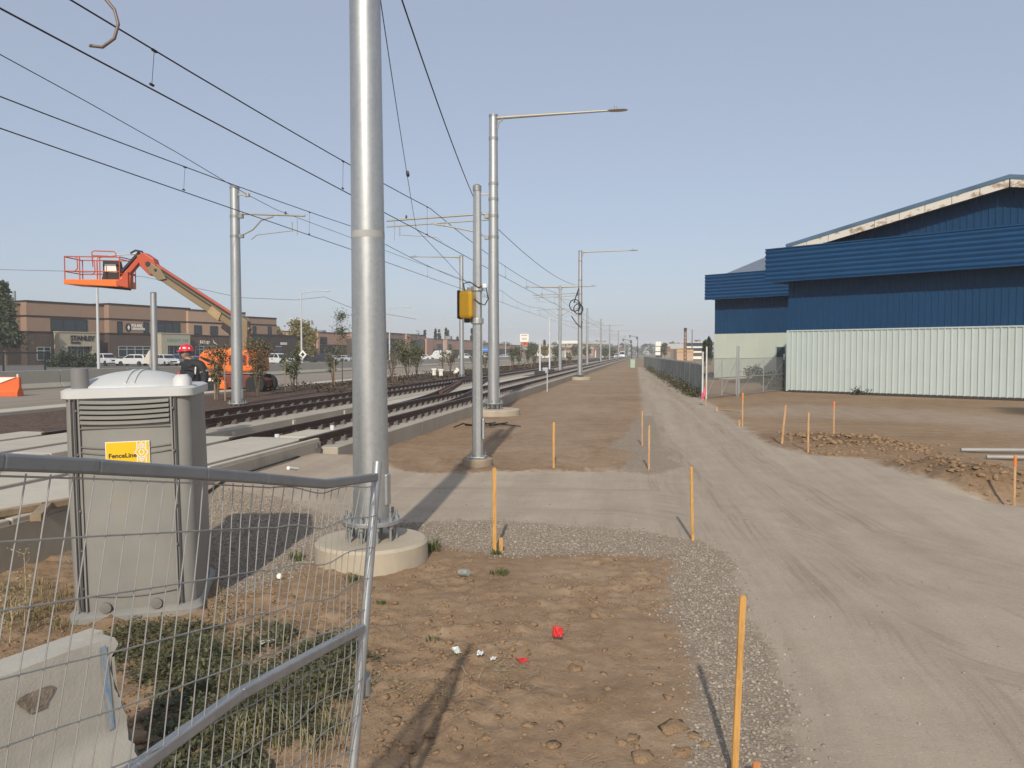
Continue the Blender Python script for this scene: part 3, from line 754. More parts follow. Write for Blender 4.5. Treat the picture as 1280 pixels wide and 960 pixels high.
# small signal posts on black bases
for px, h, hd in ((675, 3.2, 0), (687, 5.5, 0)):
    q = gx(px, -9.35, .38); s_ = thing('signal_post', ['short white signal post on a black base between the tracks', 'taller grey signal post on a black base between the tracks'][px == 687], 'signal post', (q.x, q.y, .13))
    MB().box((0, 0, .25), (.9, .9, .5)).build('post_base', BLACK, s_, bevel=.03)
    MB().cyl((0, 0, .5), (0, 0, h), .09, .07, 12).build('post', simple('white_post', (.66, .67, .67), .4, .2), s_, smooth=40)
    MB().box((0, 0, h), (.5, .1, .08)).build('post_head', GALV, s_)
q = gx(682, -8.9, .38); m = MB(); m.box((0, 0, .35), (.5, .6, .7)); o = m.build('signal_cabinet', GALV, bevel=.03); o.location = (q.x, q.y, .2); tag(o, 'small grey cabinet between the two signal posts', 'cabinet')

# ------------------------------------------------------------------ overhead wires
def wire(name, label, pts, r, parent_parts=None):
    o = MB().tube(pts, r, 6).build(name, WIRE, None, smooth=60, rel=pts[0]); o.location = pts[0]
    return tag(o, label, 'overhead wire')
def span_wire(X, sup, z, sag, dx=0):
    pts = []
    for a, b in zip(sup[:-1], sup[1:]):
        n = 14 if b < 140 else 6
        for i in range(n):
            u = i / n; pts.append(Vector((X + dx * math.sin(PI * u), a + (b - a) * u, z - 4 * sag * u * (1 - u))))
    pts.append(Vector((X, sup[-1], z))); return pts
def zat(sup, z, sag, y):
    for a, b in zip(sup[:-1], sup[1:]):
        if a <= y <= b: u = (y - a) / (b - a); return z - 4 * sag * u * (1 - u)
    return z
SUPN = [-14, 26, 64, 86, 125, 163, 204, 269, 352, 430]; SUPF = [-16, 30, 62, 86, 125, 163, 204, 269, 352, 430]
def ocs(X, sup, zm, sm, zc, nm, skip=()):
    mw = wire('messenger_wire', 'upper messenger wire above the %s track' % nm, span_wire(X, sup, zm, sm), .012)
    cw = wire('contact_wire', 'lower contact wire above the %s track' % nm, span_wire(X, sup, zc, .04), .012)
    y = -4.0; k = 0
    while y < 130:
        z1 = zat(sup, zm, sm, y); d = MB(); d.tube([(X, y, z1), (X + .03, y - .12, zc)], .0045, 5)
        d.tube([(X, y - .05, z1 - .005), (X, y + .05, z1 - .005)], .022, 6); d.tube([(X + .03, y - .16, zc + .01), (X + .03, y - .08, zc + .01)], .02, 6)
        d.build('dropper', WIRE, mw, rel=mw.location); y += 7.4; k += 1
    return mw
mw = ocs(-7.2, SUPN, 7.12, .42, 6.17, 'near'); ocs(-11.35, SUPF, 7.2, .42, 6.28, 'far')
y0 = gx(128, -7.2).y; pts = [(128, -6), (143, 12), (148, 30), (143, 48), (128, 59), (112, 57)]
m = MB(); P_ = [at(a, b, y0 * CY + 7.2 * SY) for a, b in pts]
m.tube(P_, .022, 8); m.build('jumper_loop', simple('tarnished_copper', (.20, .15, .12), .5, .5), mw, smooth=60, rel=mw.location)
p0 = Vector((-15.0 + .5, gx(296, -15.0, .33).y, 8.07))
wire('feeder_wire', 'single feeder wire running to the top of the left catenary pole', [at(-60, 30, 16), at(0, 68, 17), at(110, 128, 20.5), at(220, 190, 25.2), p0, at(345, 262, 36), Vector((-13.9, 62, 7.9))], .011)
A_ = l1.location + Vector((-.5, 0, 7.95)); B_ = l2.location + Vector((-.5, 0, 7.95)); C_ = big_pole.location + Vector((-.18, 0, 7.55))
def cat(a, b, sag, n=16): return [a.lerp(b, i / n) - Vector((0, 0, 4 * sag * (i / n) * (1 - i / n))) for i in range(n + 1)]
wire('feeder_wire', 'feeder wire sagging from the big front pole to the two lamp poles', cat(C_, A_ - Vector((0, 0, .6)), .25) + cat(A_ - Vector((0, 0, .6)), B_, .45)[1:], .013)
cj = gx(521, -7.2); cj.z = 6.17
C2 = big_pole.location + Vector((-.05, .1, 7.0))
pw = wire('pull_off_wire', 'thin pull off wire with an insulator right of the big front pole', cat(C2, cj, .12), .007)
pm = C2.lerp(cj, .62); dv = (cj - C2).normalized(); m = MB(); m.cyl(pm - dv * .14, pm + dv * .14, .04, n=10); m.build('insulator', BLACK, pw, rel=pw.location, smooth=40)
wire('contact_wire', 'slanting contact wire over the crossover rails', [cj, Vector((-8.3, 32, 6.2)), Vector((-10.2, 45, 6.22)), Vector((-11.35, 58, 6.26))], .010)
wire('telephone_wire', 'thin dark wire strung across the street behind the orange lift', [at(-40, 336, 80), at(0, 337, 80), at(83, 339, 82), at(180, 346, 86), at(300, 372, 90), at(370, 375, 92), at(405, 371, 93), at(440, 385, 96), at(520, 399, 108)], .022)
# ------------------------------------------------------------------ portable toilet
p1 = g(88, 781); p2 = g(249, 768); TP = Plane(p1, p2); TW = TP.L; TD = 1.16
TH = 1.93
n_ = Vector((-TP.u.y, TP.u.x, 0)); c = (p1 + p2) / 2 + n_ * TD / 2
toilet = thing('portable_toilet', 'grey portable toilet with a white domed roof and yellow sign', 'portable toilet', (c.x, c.y, 0.0), TP.rz); toilet.rotation_euler = (0, R(-1.1), TP.rz)
PLAST = simple('grey_plastic', (.250, .242, .218), .5, 0, .12, 2.2, .06, 60, .42, (.30, .26, .20), True)
PLAST_D = simple('dark_grey_plastic', (.19, .18, .16), .55, 0, .12, 3, obj=True)
ROOFP = simple('white_plastic_roof', (.56, .56, .535), .5, 0, .07, 2, .03, 30, .15, (.5, .46, .38), True)
hw, hd = TW / 2, TD / 2
def rsq(w, d, r, z, n=6, bow=0.0):
    P_ = []
    for cx_, cy_, a0 in ((w - r, d - r, 0), (-w + r, d - r, 90), (-w + r, -d + r, 180), (w - r, -d + r, 270)):
        for k in range(n + 1):
            a = R(a0 + 90 * k / n); P_.append(Vector((cx_ + r * math.cos(a), cy_ + r * math.sin(a), z)))
    # bow the long sides a little
    res = []
    for k, p in enumerate(P_):
        q_ = P_[(k + 1) % len(P_)]; res.append(p)
        if k % (n + 1) == n:
            for j in range(1, 8): u = j / 8; e = p.lerp(q_, u); d_ = (q_ - p).normalized(); o_ = Vector((d_.y, -d_.x, 0)); res.append(e + o_ * bow * math.sin(PI * u))
    return res
m = MB(); m.rings([rsq(hw - .02, hd - .02, .11, .09, bow=.02), rsq(hw - .012, hd - .012, .11, .16, bow=.02), rsq(hw - .005, hd - .005, .11, 1.0, bow=.025), rsq(hw - .012, hd - .012, .11, TH - .04, bow=.025)])
m.build('cabin_wall', PLAST, toilet, smooth=40)
m = MB(); m.rings([rsq(hw + .03, hd + .05, .1, 0.0), rsq(hw + .03, hd + .05, .1, .06), rsq(hw - .0, hd + .0, .1, .10)]); m.build('base_skid', PLAST, toilet, smooth=40)
def fx(px): return TP.uv(px, 600)[0] - hw
def fz(px, py): return TP.uv(px, py)[1]
# front features
yf = -hd - .016
def fy(x): return -hd + .006 - .025 * max(0, math.cos(PI * x / (2 * hw)))
xl, xr_ = fx(106), fx(220)
m = MB()                                         # louvres over a flat sheet, vent shade painted in as dark colour
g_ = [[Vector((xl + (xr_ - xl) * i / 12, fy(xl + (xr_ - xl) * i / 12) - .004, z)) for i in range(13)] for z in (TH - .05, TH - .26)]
MB().sheet(g_).build('vent_shade_sheet', simple('vent_shadow', (.05, .05, .05), .8), toilet)
for k in range(5):
    z = TH - .068 - .042 * k; rg = []
    for i in range(13):
        x = xl + .01 + (xr_ - xl - .02) * i / 12; y = fy(x); dz = -.02 * math.cos(PI * x / (2 * hw))
        rg.append([Vector((x, y - .002, z + .012 + dz)), Vector((x, y - .024, z - .006 + dz)), Vector((x, y - .024, z - .016 + dz)), Vector((x, y - .002, z - .016 + dz))])
    m.rings(rg)
m.build('louvre', PLAST, toilet)
def seam(zc, dip, x0, x1, nm='panel_seam', mat=PLAST_D, w=.007):
    rg = []
    for i in range(17):
        x = x0 + (x1 - x0) * i / 16; y = fy(x); z = zc - dip * math.cos(PI * x / (2 * hw))
        rg.append([Vector((x, y, z + w)), Vector((x, y - .006, z + w * .5)), Vector((x, y - .006, z - w * .5)), Vector((x, y, z - w))])
    return rg
m = MB()
for z, d_ in ((1.63, .0), (1.50, .05), (1.46, .06), (.26, .05)): m.rings(seam(z, d_, xl, xr_))
m.build('panel_seam', PLAST_D, toilet)
m = MB()                                          # corner channels
for x in (fx(101), fx(226)):
    m.box((x, fy(x) - .002, 1.0), (.016, .012, 1.78))
m.build('corner_groove', simple('seam_dark', (.06, .06, .058), .7), toilet)
m = MB()
for x in (fx(106), fx(221), fx(95)): m.box((x, fy(x) - .004, 1.0), (.014, .016, 1.80))
m.build('corner_trim', PLAST, toilet, bevel=.004)
m = MB()
for x in (fx(93), fx(103), fx(224)):
    for z in (1.8, 1.4, 1.0, .6, .25): m.lathe([(.012, 0), (.008, .006)], (0, 0, 0), 8); 
m = MB()
for x in (fx(103), fx(223)):
    for z in (1.78, 1.42, 1.28, .95, .62, .3):
        m.cyl((x, fy(x) - .0, z), (x, fy(x) - .016, z), .011, .008, 8)
m.build('rivet', CLIP, toilet)
for px, py in ((130, 770), (194, 765)):
    x, z = fx(px), fz(px, py); m = MB(); m.lathe([(.045, 0), (.045, .02), (.02, .024)], n=14); o = m.build('tie_down', PLAST_D, toilet, smooth=30); o.location = (x, fy(x) - .002, .13); o.rotation_euler = (R(90), 0, 0)
# roof: rim, dome, ribs, vent pipe
m = MB(); m.rings([rsq(hw + .008, hd + .008, .12, TH - .06), rsq(hw + .022, hd + .022, .13, TH - .05), rsq(hw + .022, hd + .022, .13, TH + .012), rsq(hw - .01, hd - .01, .13, TH + .03)])
roof = m.build('roof', ROOFP, toilet, smooth=40)
dome = []
for k in range(10):
    s_ = (1, .985, .94, .86, .75, .62, .48, .34, .2, .05)[k]; z = TH + .02 + .125 * (1 - s_ ** 2.4) + (.018 if k else 0)
    dome.append(rsq((hw - .06) * max(s_, .1) , (hd - .03) * max(s_, .1), .30 * max(s_, .1) , z))
dm = MB().rings(dome).build('roof_dome', ROOFP, roof, smooth=60); dm.location = (-.02, 0, 0)
m = MB()
for x, w in ((-.03, .035), (.035, .035)):
    rg = []
    for k in range(13):
        y = -hd + .07 + (2 * hd - .14) * k / 12; u = min(1, abs(y) / (hd - .03)); z = TH + .036 + .125 * (1 - u ** 2.4)
        rg.append([Vector((x - w / 2, y, z - .03)), Vector((x - w / 2 + .005, y, z + .014)), Vector((x + w / 2 - .005, y, z + .014)), Vector((x + w / 2, y, z - .03))])
    m.rings(rg)
m.build('roof_rib', ROOFP, roof, smooth=40)
m = MB(); m.rings([rsq(.075, .11, .06, TH + .01), rsq(.07, .10, .06, TH + .09), rsq(.045, .07, .04, TH + .125)]); o = m.build('roof_boss', ROOFP, roof, smooth=50); o.location = (hw - .09, -hd + .18, 0)
m = MB(); m.lathe([(.068, TH - .02), (.068, TH + .195), (.055, TH + .2)], n=24); o = m.build('vent_pipe', simple('pipe_grey', (.20, .195, .185), .6, 0, .1), toilet, smooth=40); o.location = (-hw + .125, -hd + .10, 0)
# sign
SGY = simple('sign_yellow', (.82, .52, .01), .4, 0, .04); SGW = simple('sign_white', (.80, .77, .68), .45, 0, .03); SGB = simple('sign_blue', (.03, .035, .20), .4); INK = simple('black_ink', (.02, .018, .018), .5)
x0, x1 = fx(138), fx(193); z1, z0 = fz(165, 551), fz(165, 587); ym = min(fy(x0), fy(x1), fy((x0 + x1) / 2)) - .003
sg = MB().span((x0, ym - .006, z0), (x1, ym, z1)).build('company_sign', SGW, toilet)
MB().span((x0 + .006, ym - .0085, z0 + .055), (x1 - .006, ym - .0065, z1 - .006)).build('sign_field', SGY, sg)
MB().span((x0 + .006, ym - .0085, z0 + .006), (x1 - .006, ym - .0065, z0 + .045)).build('sign_band', SGB, sg)
text_mesh('sign_lettering', 'FenceLine', .052, INK, sg, Matrix.Translation((x0 + .022, ym - .0095, z0 + .108)) @ FACE, .0008, True, sx=1.02)
m = MB(); cxs, czs, hh = x1 - .062, (z0 + z1) / 2 + .026, (z1 - z0 - .07) / 2
yy_ = ym - .0098
def seg2(a, b, w=.008): m.bar((a[0], yy_, a[1]), (b[0], yy_, b[1]), .002, w) if False else m.box(((a[0] + b[0]) / 2, yy_, (a[1] + b[1]) / 2), (math.hypot(b[0] - a[0], b[1] - a[1]) + .004, .002, w), Matrix.Rotation(-math.atan2(b[1] - a[1], b[0] - a[0]), 3, 'Y'))
for ox, oz, rx, rz_ in ((0, 0, .052, .062), (0, 0, .022, .03), (0, .055, .022, .026), (0, -.055, .022, .026)):
    q4 = [(cxs + ox + rx, czs + oz), (cxs + ox, czs + oz + rz_), (cxs + ox - rx, czs + oz), (cxs + ox, czs + oz - rz_)]
    for a, b in zip(q4, q4[1:] + q4[:1]): seg2(a, b)
for sx in (-1, 1):
    seg2((cxs + sx * .034, czs + hh), (cxs + sx * .034, czs + .035)); seg2((cxs + sx * .034, czs - hh), (cxs + sx * .034, czs - .035))
m.build('sign_emblem', SGW, sg)

# ------------------------------------------------------------------ bent temporary fence panel
TR = at(472, 594, 3.2); TL = at(0, 577, 1.411); FP = Plane(TR, TL)
def F3(s, h, off=0.0): return Vector((FP.p0.x + FP.u.x * s - FP.u.y * off, FP.p0.y + FP.u.y * s + FP.u.x * off, h))
def uvp(px, py): return FP.uv(px, py)
top = sorted([uvp(a, b) for a, b in ((472, 596), (405, 605), (330, 598), (255, 592), (120, 583), (0, 577))])
mid = sorted([uvp(a, b) for a, b in ((452, 785), (300, 867), (168, 962))])
SMAX = 2.4
def extr(L_): 
    (s0, h0), (s1, h1) = L_[-2], L_[-1]; k = (h1 - h0) / (s1 - s0); return L_ + [(SMAX, h1 + k * (SMAX - s1))]
top = extr(top); mid = extr(mid)
def interp(L_, s):
    if s <= L_[0][0]: return L_[0][1]
    for (a, x), (b, y) in zip(L_, L_[1:]):
        if s <= b: return x + (y - x) * (s - a) / (b - a)
    return L_[-1][1]
base_pt = g(474, 1000)
fence = thing('temporary_fence_panel', 'bent galvanised mesh fence panel leaning in front of the toilet', 'fence panel', tuple(F3(0, 0)), 0)
fl_ = fence.location.copy()
GALV_F = galv('weathered_fence_tube', (.25, .26, .265), .4, .5); GALV_P = galv('bright_fence_tube', (.42, .425, .42), .65, .38); GALV_M = galv('fence_rail_tube', (.36, .365, .365), .5, .45)
m = MB()
for (a, b), (c_, d_) in zip(top, top[1:]): 
    m.bar(F3(a, b), F3(c_ + .004, d_), .026, .033)
m.build('top_rail', GALV_F, fence, bevel=.006, rel=fl_)
m = MB()
for (a, b), (c_, d_) in zip(mid, mid[1:]): m.bar(F3(a, b), F3(c_ + .003, d_), .03, .032)
m.build('middle_rail', GALV_M, fence, bevel=.005, rel=fl_)
sp, hp = uvp(472, 577); sb, hb = uvp(440, 960); k_ = (sb - sp) / (hp - hb); hf = -.02; sf = sp + k_ * (hp - hf)
m = MB(); m.tube([F3(sp, hp), F3(sp + (sf - sp) * .5 - .01, (hp + hf) / 2), F3(sf, hf)], .0185, 14); m.build('end_post', GALV_P, fence, smooth=50, rel=fl_)
sL = SMAX; hL = interp(top, sL); shl = .16; m = MB(); m.tube([F3(sL, hL), F3(sL + shl * 1.8, hL - 1.85)], .0215, 12); m.build('end_post', GALV_P, fence, smooth=50, rel=fl_)
bot = [(sf, .09), (sf + 1.2, interp(top, 1.2) - 1.74), (SMAX + .25, interp(top, SMAX) - 1.76)]
m = MB(); m.tube([F3(s, h) for s, h in bot], .02, 10); m.build('bottom_rail', GALV_F, fence, smooth=50, rel=fl_)
a1, a2 = uvp(45, 588), uvp(0, 930); shearL = (a2[0] - a1[0]) / (a1[1] - a2[1]); shearR = k_
wires = MB()
def wpt(s0, tdown):                  # mesh surface: s along the panel, tdown below the top rail
    f_ = min(1, max(0, s0 / 1.8)); sh = shearR + (shearL - shearR) * f_
    w_ = .012 * math.sin(s0 * 5.3 + tdown * 3) + .010 * math.sin(tdown * 9 + s0 * 11) * (1 - f_)
    bow = .035 * (1 - f_) * math.sin(min(tdown, 1.2) / 1.2 * PI * 2.0) * math.sin(min(1, s0 / .6) * PI)
    return F3(s0 + sh * tdown + bow, interp(top, s0) - .02 - tdown, w_)
s0 = .05; k = 0
while s0 < SMAX - .03:
    wires.tube([wpt(s0, tt * 1.70 / 14) for tt in range(15)], .0017, 5); s0 += .0555
for j in range(14):
    td = .006 if j == 0 else .122 * j
    wires.tube([wpt(.02 + (SMAX - .04) * i / 40, td + (.007 * math.sin(i * .9 + j) if i < 14 else 0)) for i in range(41)], .0021, 5)
wires.build('wire_mesh', galv('mesh_wire', (.36, .355, .335), .45, .45), fence, rel=fl_)
s_, h_ = uvp(455, 858); m = MB(); m.tube([F3(s_, h_), F3(s_ - .02, h_ + .006, -.02), F3(s_ - .075, h_ - .0, -.03), F3(s_ - .1, h_ + .012, -.02)], .009, 8); m.tube([F3(s_ + .0, h_ - .03), F3(s_, h_ + .03)], .027, 10)
m.build('fence_clamp', GALV_D, fence, smooth=50, rel=fl_)
s_, h_ = uvp(366, 588); m = MB(); m.tube([F3(s_ - .03, h_ + .0), F3(s_ + .03, h_ + .012)], .006, 6); m.build('zip_tie', SGW, fence, rel=fl_)
# ------------------------------------------------------------------ concrete barrier in the corner
e1 = g(139, 795, .81); e0 = g(0, 846, .81); dv = (e1 - e0).normalized(); nv = Vector((-dv.y, dv.x, 0))
ang = math.atan2(dv.y, dv.x); bc = e1 + nv * .10 + dv * .05
barr = thing('concrete_barrier', 'chipped concrete barrier with a blue paint stripe behind the fence', 'concrete barrier', (bc.x, bc.y, 0), ang - R(90))
LB = 2.6
pr = [(-.30, 0), (.30, 0), (.30, .08), (.155, .34), (.10, .81), (-.10, .81), (-.155, .34), (-.30, .08)]
secs = []
NS = 60
def dense(pr, n=9):
    out = []
    for a, b in zip(pr, pr[1:] + pr[:1]):
        for i in range(n): out.append((a[0] + (b[0] - a[0]) * i / n, a[1] + (b[1] - a[1]) * i / n))
    return out
pd = dense(pr)
for i in range(NS + 1):
    y = -LB + LB * (i / NS); row = []
    for x, z in pd:
        e = 0.0
        if i == NS: e = -.05 * noise_(x * 9, z * 9) if False else -.035 * abs(float(vnoise(np.array(x * 14.), np.array(z * 14.), 3))) * 2 - (.05 if abs(z - .62) < .1 and x > .05 else 0)
        n = float(vnoise(np.array(y * 7 + x * 3), np.array(z * 7.), 5)) * .003
        ch = 0.0
        if z > .78 and x > 0: ch = -.012 * max(0, float(vnoise(np.array(y * 9.), np.array(1.5), 7)) + .2) * (1 + 2 * (y > -.25))
        row.append(Vector((x + n * (1 if x > 0 else -1) + ch, y + e, z + ch)))
    secs.append(row)
BARC = CONC_BAR
bb = MB().rings(secs).build('barrier_body', BARC, barr, smooth=35)
m = MB(); m.sheet([[Vector((.1565 - (z - .34) * .055 / .47 + .004, y, z)) for y in (-.122, -.086)] for z in np.linspace(.36, .775, 16)])
t = NT('blue_spray_paint'); m.build('paint_stripe', t.out(t.mix(t.smooth(t.noise(16, 6, .75, t.scale(t.pos, (1.5, 1.5, .3))), .38, .62), (.40, .385, .34), (.13, .26, .42)), .8), barr)
hx = g(27, 880, .55)
loc = Matrix.Rotation(-(ang - R(90)), 3, 'Z') @ (Vector((hx.x, hx.y, 0)) - barr.location)
BPl = Plane(e0, e1); s_h, h_h = BPl.uv(28, 880); yh = -(BPl.L - s_h) ; zh = max(.45, min(.66, h_h))
spall = []
for rr, dp in ((.075, .004), (.06, -.004), (.035, -.02), (.02, -.045)):
    spall.append([Vector((.1565 - (zh + rr * math.sin(a) * .8 - .34) * .117 + .002 + dp, yh + rr * math.cos(a) * (1 + .35 * math.sin(3 * a)), zh + rr * .85 * math.sin(a) * (1 + .3 * math.cos(2 * a)))) for a in [2 * PI * j / 18 for j in range(18)]])
MB().rings(spall, caps=True).build('lifting_hole', simple('broken_concrete', (.24, .195, .145), .95, 0, .5, 30, .8, 60), barr)

# ------------------------------------------------------------------ survey stakes
def stakewood(nm, c): 
    t = NT(nm); v = t.tc.outputs['Object']; a = t.math('ADD', t.math('MULTIPLY', t.noise(9, 6, .6, t.scale(v, (8, 8, .7))), .6), t.math('MULTIPLY', t.noise(5, 6, .7), .4))
    return t.out(t.ramp(a, [(.33, mul(c, .55)), (.5, c), (.68, mul(c, 1.25))]), .75, 0, t.bump(a, .2, .004))
LATH = stakewood('fresh_lath', (.56, .30, .085)); LATH2 = stakewood('weathered_lath', (.50, .30, .15)); ORANGE = simple('orange_paint', (.72, .22, .05), .6)
def stake(px, pyb, pyt, label, lean=0.0, w=.042, mat=LATH, tip=True, sh=0.0, pxt=None):
    p = on(g(px, pyb)); Z = (Vector((p.x, p.y, 0))).length
    depth = -SY * p.x + CY * p.y
    h = (pyb - pyt) / F * depth * 1.0
    pxt = px if pxt is None else pxt; lx = (pxt - px) / F * depth
    s_ = thing('survey_stake', label, 'stake', (p.x, p.y, p.z - .02), YAW + R(rnd.uniform(-25, 25)) * 0 + R(12), 'survey stakes along the haul path')
    m = MB(); th = .014
    bx_ = lambda f: (lx * f, 0)
    m.rings([[Vector((lx * f + sx * w / 2 * k, sy * th / 2, h * f - (.06 if f == 0 else 0))) for sx, sy in ((-1, -1), (1, -1), (1, 1), (-1, 1))] for f, k in ((0, 1), (.5, 1), (.985, 1), (1.0, .6))])
    m.build('lath', mat, s_)
    if tip:
        m = MB(); m.rings([[Vector((lx * f + sx * (w / 2 + .0015), sy * (th / 2 + .0015), h * f)) for sx, sy in ((-1, -1), (1, -1), (1, 1), (-1, 1))] for f in (.80, .99)]); m.build('painted_tip', ORANGE, s_)
    return s_
stake(618, 691, 580, 'tall yellow wooden stake with a stub beside the big pole foundation', tip=False, mat=LATH)
stake(692, 586, 527, 'yellow wooden stake at the far edge of the crossing path', tip=False, mat=LATH)
stake(811, 588, 531, 'pale stake at the corner of the gravel pile and crossing path', tip=False, mat=LATH2, w=.035)
stake(802.5, 558, 513, 'pale thin stake just behind the corner stake by the gravel pile', tip=False, mat=LATH2, w=.032)
stake(866, 674, 578, 'orange brown stake where crossing path meets the main path', mat=LATH, tip=False, pxt=863, w=.034)
stake(917, 978, 735, 'tallest leaning stake in the coarse gravel at the front', mat=LATH, tip=False, pxt=927, w=.034)
stake(928, 533, 490, 'stake in the bare soil nearest the mesh gate', mat=LATH2)
stake(977, 558, 508, 'leaning stake on the right edge of the haul path', mat=LATH2, pxt=982, tip=False, w=.05)
stake(1010, 567, 516, 'upright stake beside the leaning one at the path edge', mat=LATH2, tip=False)
stake(1042, 546, 502, 'orange tipped stake in the soil in front of the white wall', mat=LATH2)
stake(1268, 617, 545, 'orange tipped stake beside the pit and the grey pipes', mat=LATH2)
fs_ = stake(882, 507, 478, 'stake with a pink ribbon beside the fence corner post', mat=LATH2, tip=False)
m = MB(); m.sheet([[Vector((-.02 - .07 * i + .03 * math.sin(j), -.03 + .03 * math.sin(i * 2 + j), .86 - .11 * j - .13 * i)) for i in range(4)] for j in range(4)]); m.build('pink_ribbon', simple('pink_plastic', (.55, .10, .16), .5), fs_)
stake(626, 690, 669, 'short yellow stub beside the tall yellow stake', tip=False)
stake(924, 533, 524, 'short stub in the soil beside the gate side stake', tip=False, mat=LATH2, w=.06)
stake(896, 514, 508, 'short stub near the lying lath by the path', tip=False, mat=LATH2, w=.06)
st_ = stake(945, 985, 949, 'short orange stub with black letters in the coarse gravel', tip=False, mat=stakewood('orange_stub', (.55, .22, .08)), w=.038)
text_mesh('stub_lettering', 'no', .026, INK, st_, Matrix.Translation((0, -.009, .085)) @ FACE, .0006, True, 'CENTER')
p, q = on(g(899, 513)), on(g(926, 516)); m = MB(); m.bar(p + Vector((0, 0, .04)), q + Vector((0, 0, .05)), .06, .03); tag(m.build('lying_lath', LATH2, rel=p), 'pale lath lying flat on the soil near the gate', 'lath').location = p

# ------------------------------------------------------------------ grey pipes by the pit
for k, (a, b, lab) in enumerate((((1201, 567), (1420, 571), 'upper grey plastic pipe lying on the soil near the pit'), ((1233, 576), (1440, 581), 'lower grey plastic pipe lying nearer the pit'))):
    p, q = on(g(*a)), on(g(*b)); p.z += .05; q.z += .05
    m = MB(); m.tube([p, p.lerp(q, .5) + Vector((0, 0, .03)), q], .042, 16, True); o = m.build('plastic_pipe', simple('grey_pvc', (.33, .32, .30), .5, 0, .15, 3), smooth=50, rel=p); o.location = p
    tag(o, lab, 'pipe')

# ------------------------------------------------------------------ litter, cable, weeds
def scrap(name, px, py, w, h, col, label, cat, seed, fold=.5, stand=0.0):
    rs = np.random.RandomState(seed); p = on(g(px, py)); m = MB(); n = 7
    G_ = [[Vector(((i / (n - 1) - .5) * w + .02 * rs.randn() * w * 4, (j / (n - 1) - .5) * h * (1 - stand) + .02 * rs.randn() * h * 4, .01 + stand * h * j / (n - 1) + abs(rs.randn()) * fold * min(w, h) * .45)) for i in range(n)] for j in range(n)]
    m.sheet(G_); o = m.build(name, simple(name + '_mat', col, .6, 0, .2, 20), smooth=80); o.location = p; o.rotation_euler = (0, 0, rs.rand() * 3 * (stand == 0))
    md = o.modifiers.new('s', 'SOLIDIFY'); md.thickness = .003; md = o.modifiers.new('ss', 'SUBSURF'); md.levels = 1; md.render_levels = 2
    return tag(o, label, cat)
scrap('red_rag', 697, 806, .08, .12, (.55, .02, .02), 'crumpled upright red plastic scrap in the dirt', 'plastic scrap', 1, 1.1, .6)
scrap('red_rag', 653, 831, .10, .06, (.52, .03, .025), 'flat red plastic scrap left of the upright one', 'plastic scrap', 2)
scrap('paper_scrap', 570, 822, .10, .06, (.60, .62, .55), 'whitish crumpled wrapper in the dirt left of the red scraps', 'wrapper', 3, .8)
scrap('paper_scrap', 600, 829, .07, .05, (.66, .64, .6), 'small whitish paper scrap beside the crumpled wrapper', 'paper', 4, .8)
scrap('paper_scrap', 617, 833, .06, .035, (.62, .6, .55), 'tiny whitish paper scrap nearest the flat red one', 'paper', 5, .8)
scrap('paper_scrap', 333, 818, .12, .05, (.62, .60, .55), 'torn pale paper among the weeds under the fence', 'paper', 7, .7)
p = on(g(580, 724)); m = MB(); m.lathe([(.03, -.06), (.033, -.05), (.033, .05), (.03, .06)], n=14); o = m.build('drink_can', simple('can_paint', (.40, .42, .38), .4, .4, .4, 40), smooth=40); o.location = p + Vector((0, 0, .035)); o.rotation_euler = (R(80), 0, R(60)); tag(o, 'small crushed green and silver can near the pole foundation', 'can')
p = on(g(350, 726)); m = MB(); m.lathe([(.018, 0), (.025, .055), (.026, .06)], n=14); o = m.build('paper_cup', SGW, smooth=40); o.location = p + Vector((0, 0, .03)); o.rotation_euler = (R(75), 0, R(20)); tag(o, 'white paper cup on the soil behind the fence mesh', 'cup')
cb = [g(408, 577, .02), g(390, 582, .03), g(360, 596, .04), g(320, 610, .05), g(285, 622, .05), g(262, 634, .05), g(230, 648, .05), g(190, 655, .05)]
o = MB().tube([Vector((p.x, p.y, gz(p.x, p.y) + .035)) for p in cb], .018, 6).build('black_cable', BLACK, smooth=60, rel=cb[0]); o.location = cb[0]; tag(o, 'black cable lying from the crossing panel towards the toilet', 'cable')
cb = [on(g(a, b)) + Vector((0, 0, .03 + .05 * abs(math.sin(a)))) for a, b in ((566, 537), (580, 535), (592, 537), (605, 534), (618, 536), (634, 533), (644, 535))]
rs = np.random.RandomState(12); m = MB()
for k in range(4): m.tube([q_ + Vector((rs.randn() * .12, rs.randn() * .12, rs.rand() * .04)) for q_ in cb[(0, 1, 3, 4)[k]:(4, 6, 7, 7)[k]]], .012 + .012 * rs.rand(), 5)
o = m.build('black_tarp_strip', BLACK, smooth=60, rel=cb[0]); o.location = cb[0]; tag(o, 'strip of torn black sheeting at the foot of the first lamp pole', 'sheeting')
o = scatter_rocks('black_rubble', np.array([list(on(g(a, b)) + Vector((0, 0, .04))) for a, b in ((648, 478), (652, 474), (656, 479), (661, 476), (645, 480), (666, 473))]), np.array([.25, .2, .2, .22, .16, .18]), simple('dark_rubble', (.12, .10, .08), .9), .6, .5, 0, 8); tag(o, 'broken dark concrete rubble beside the coil pole foundation', 'rubble', kind='stuff')

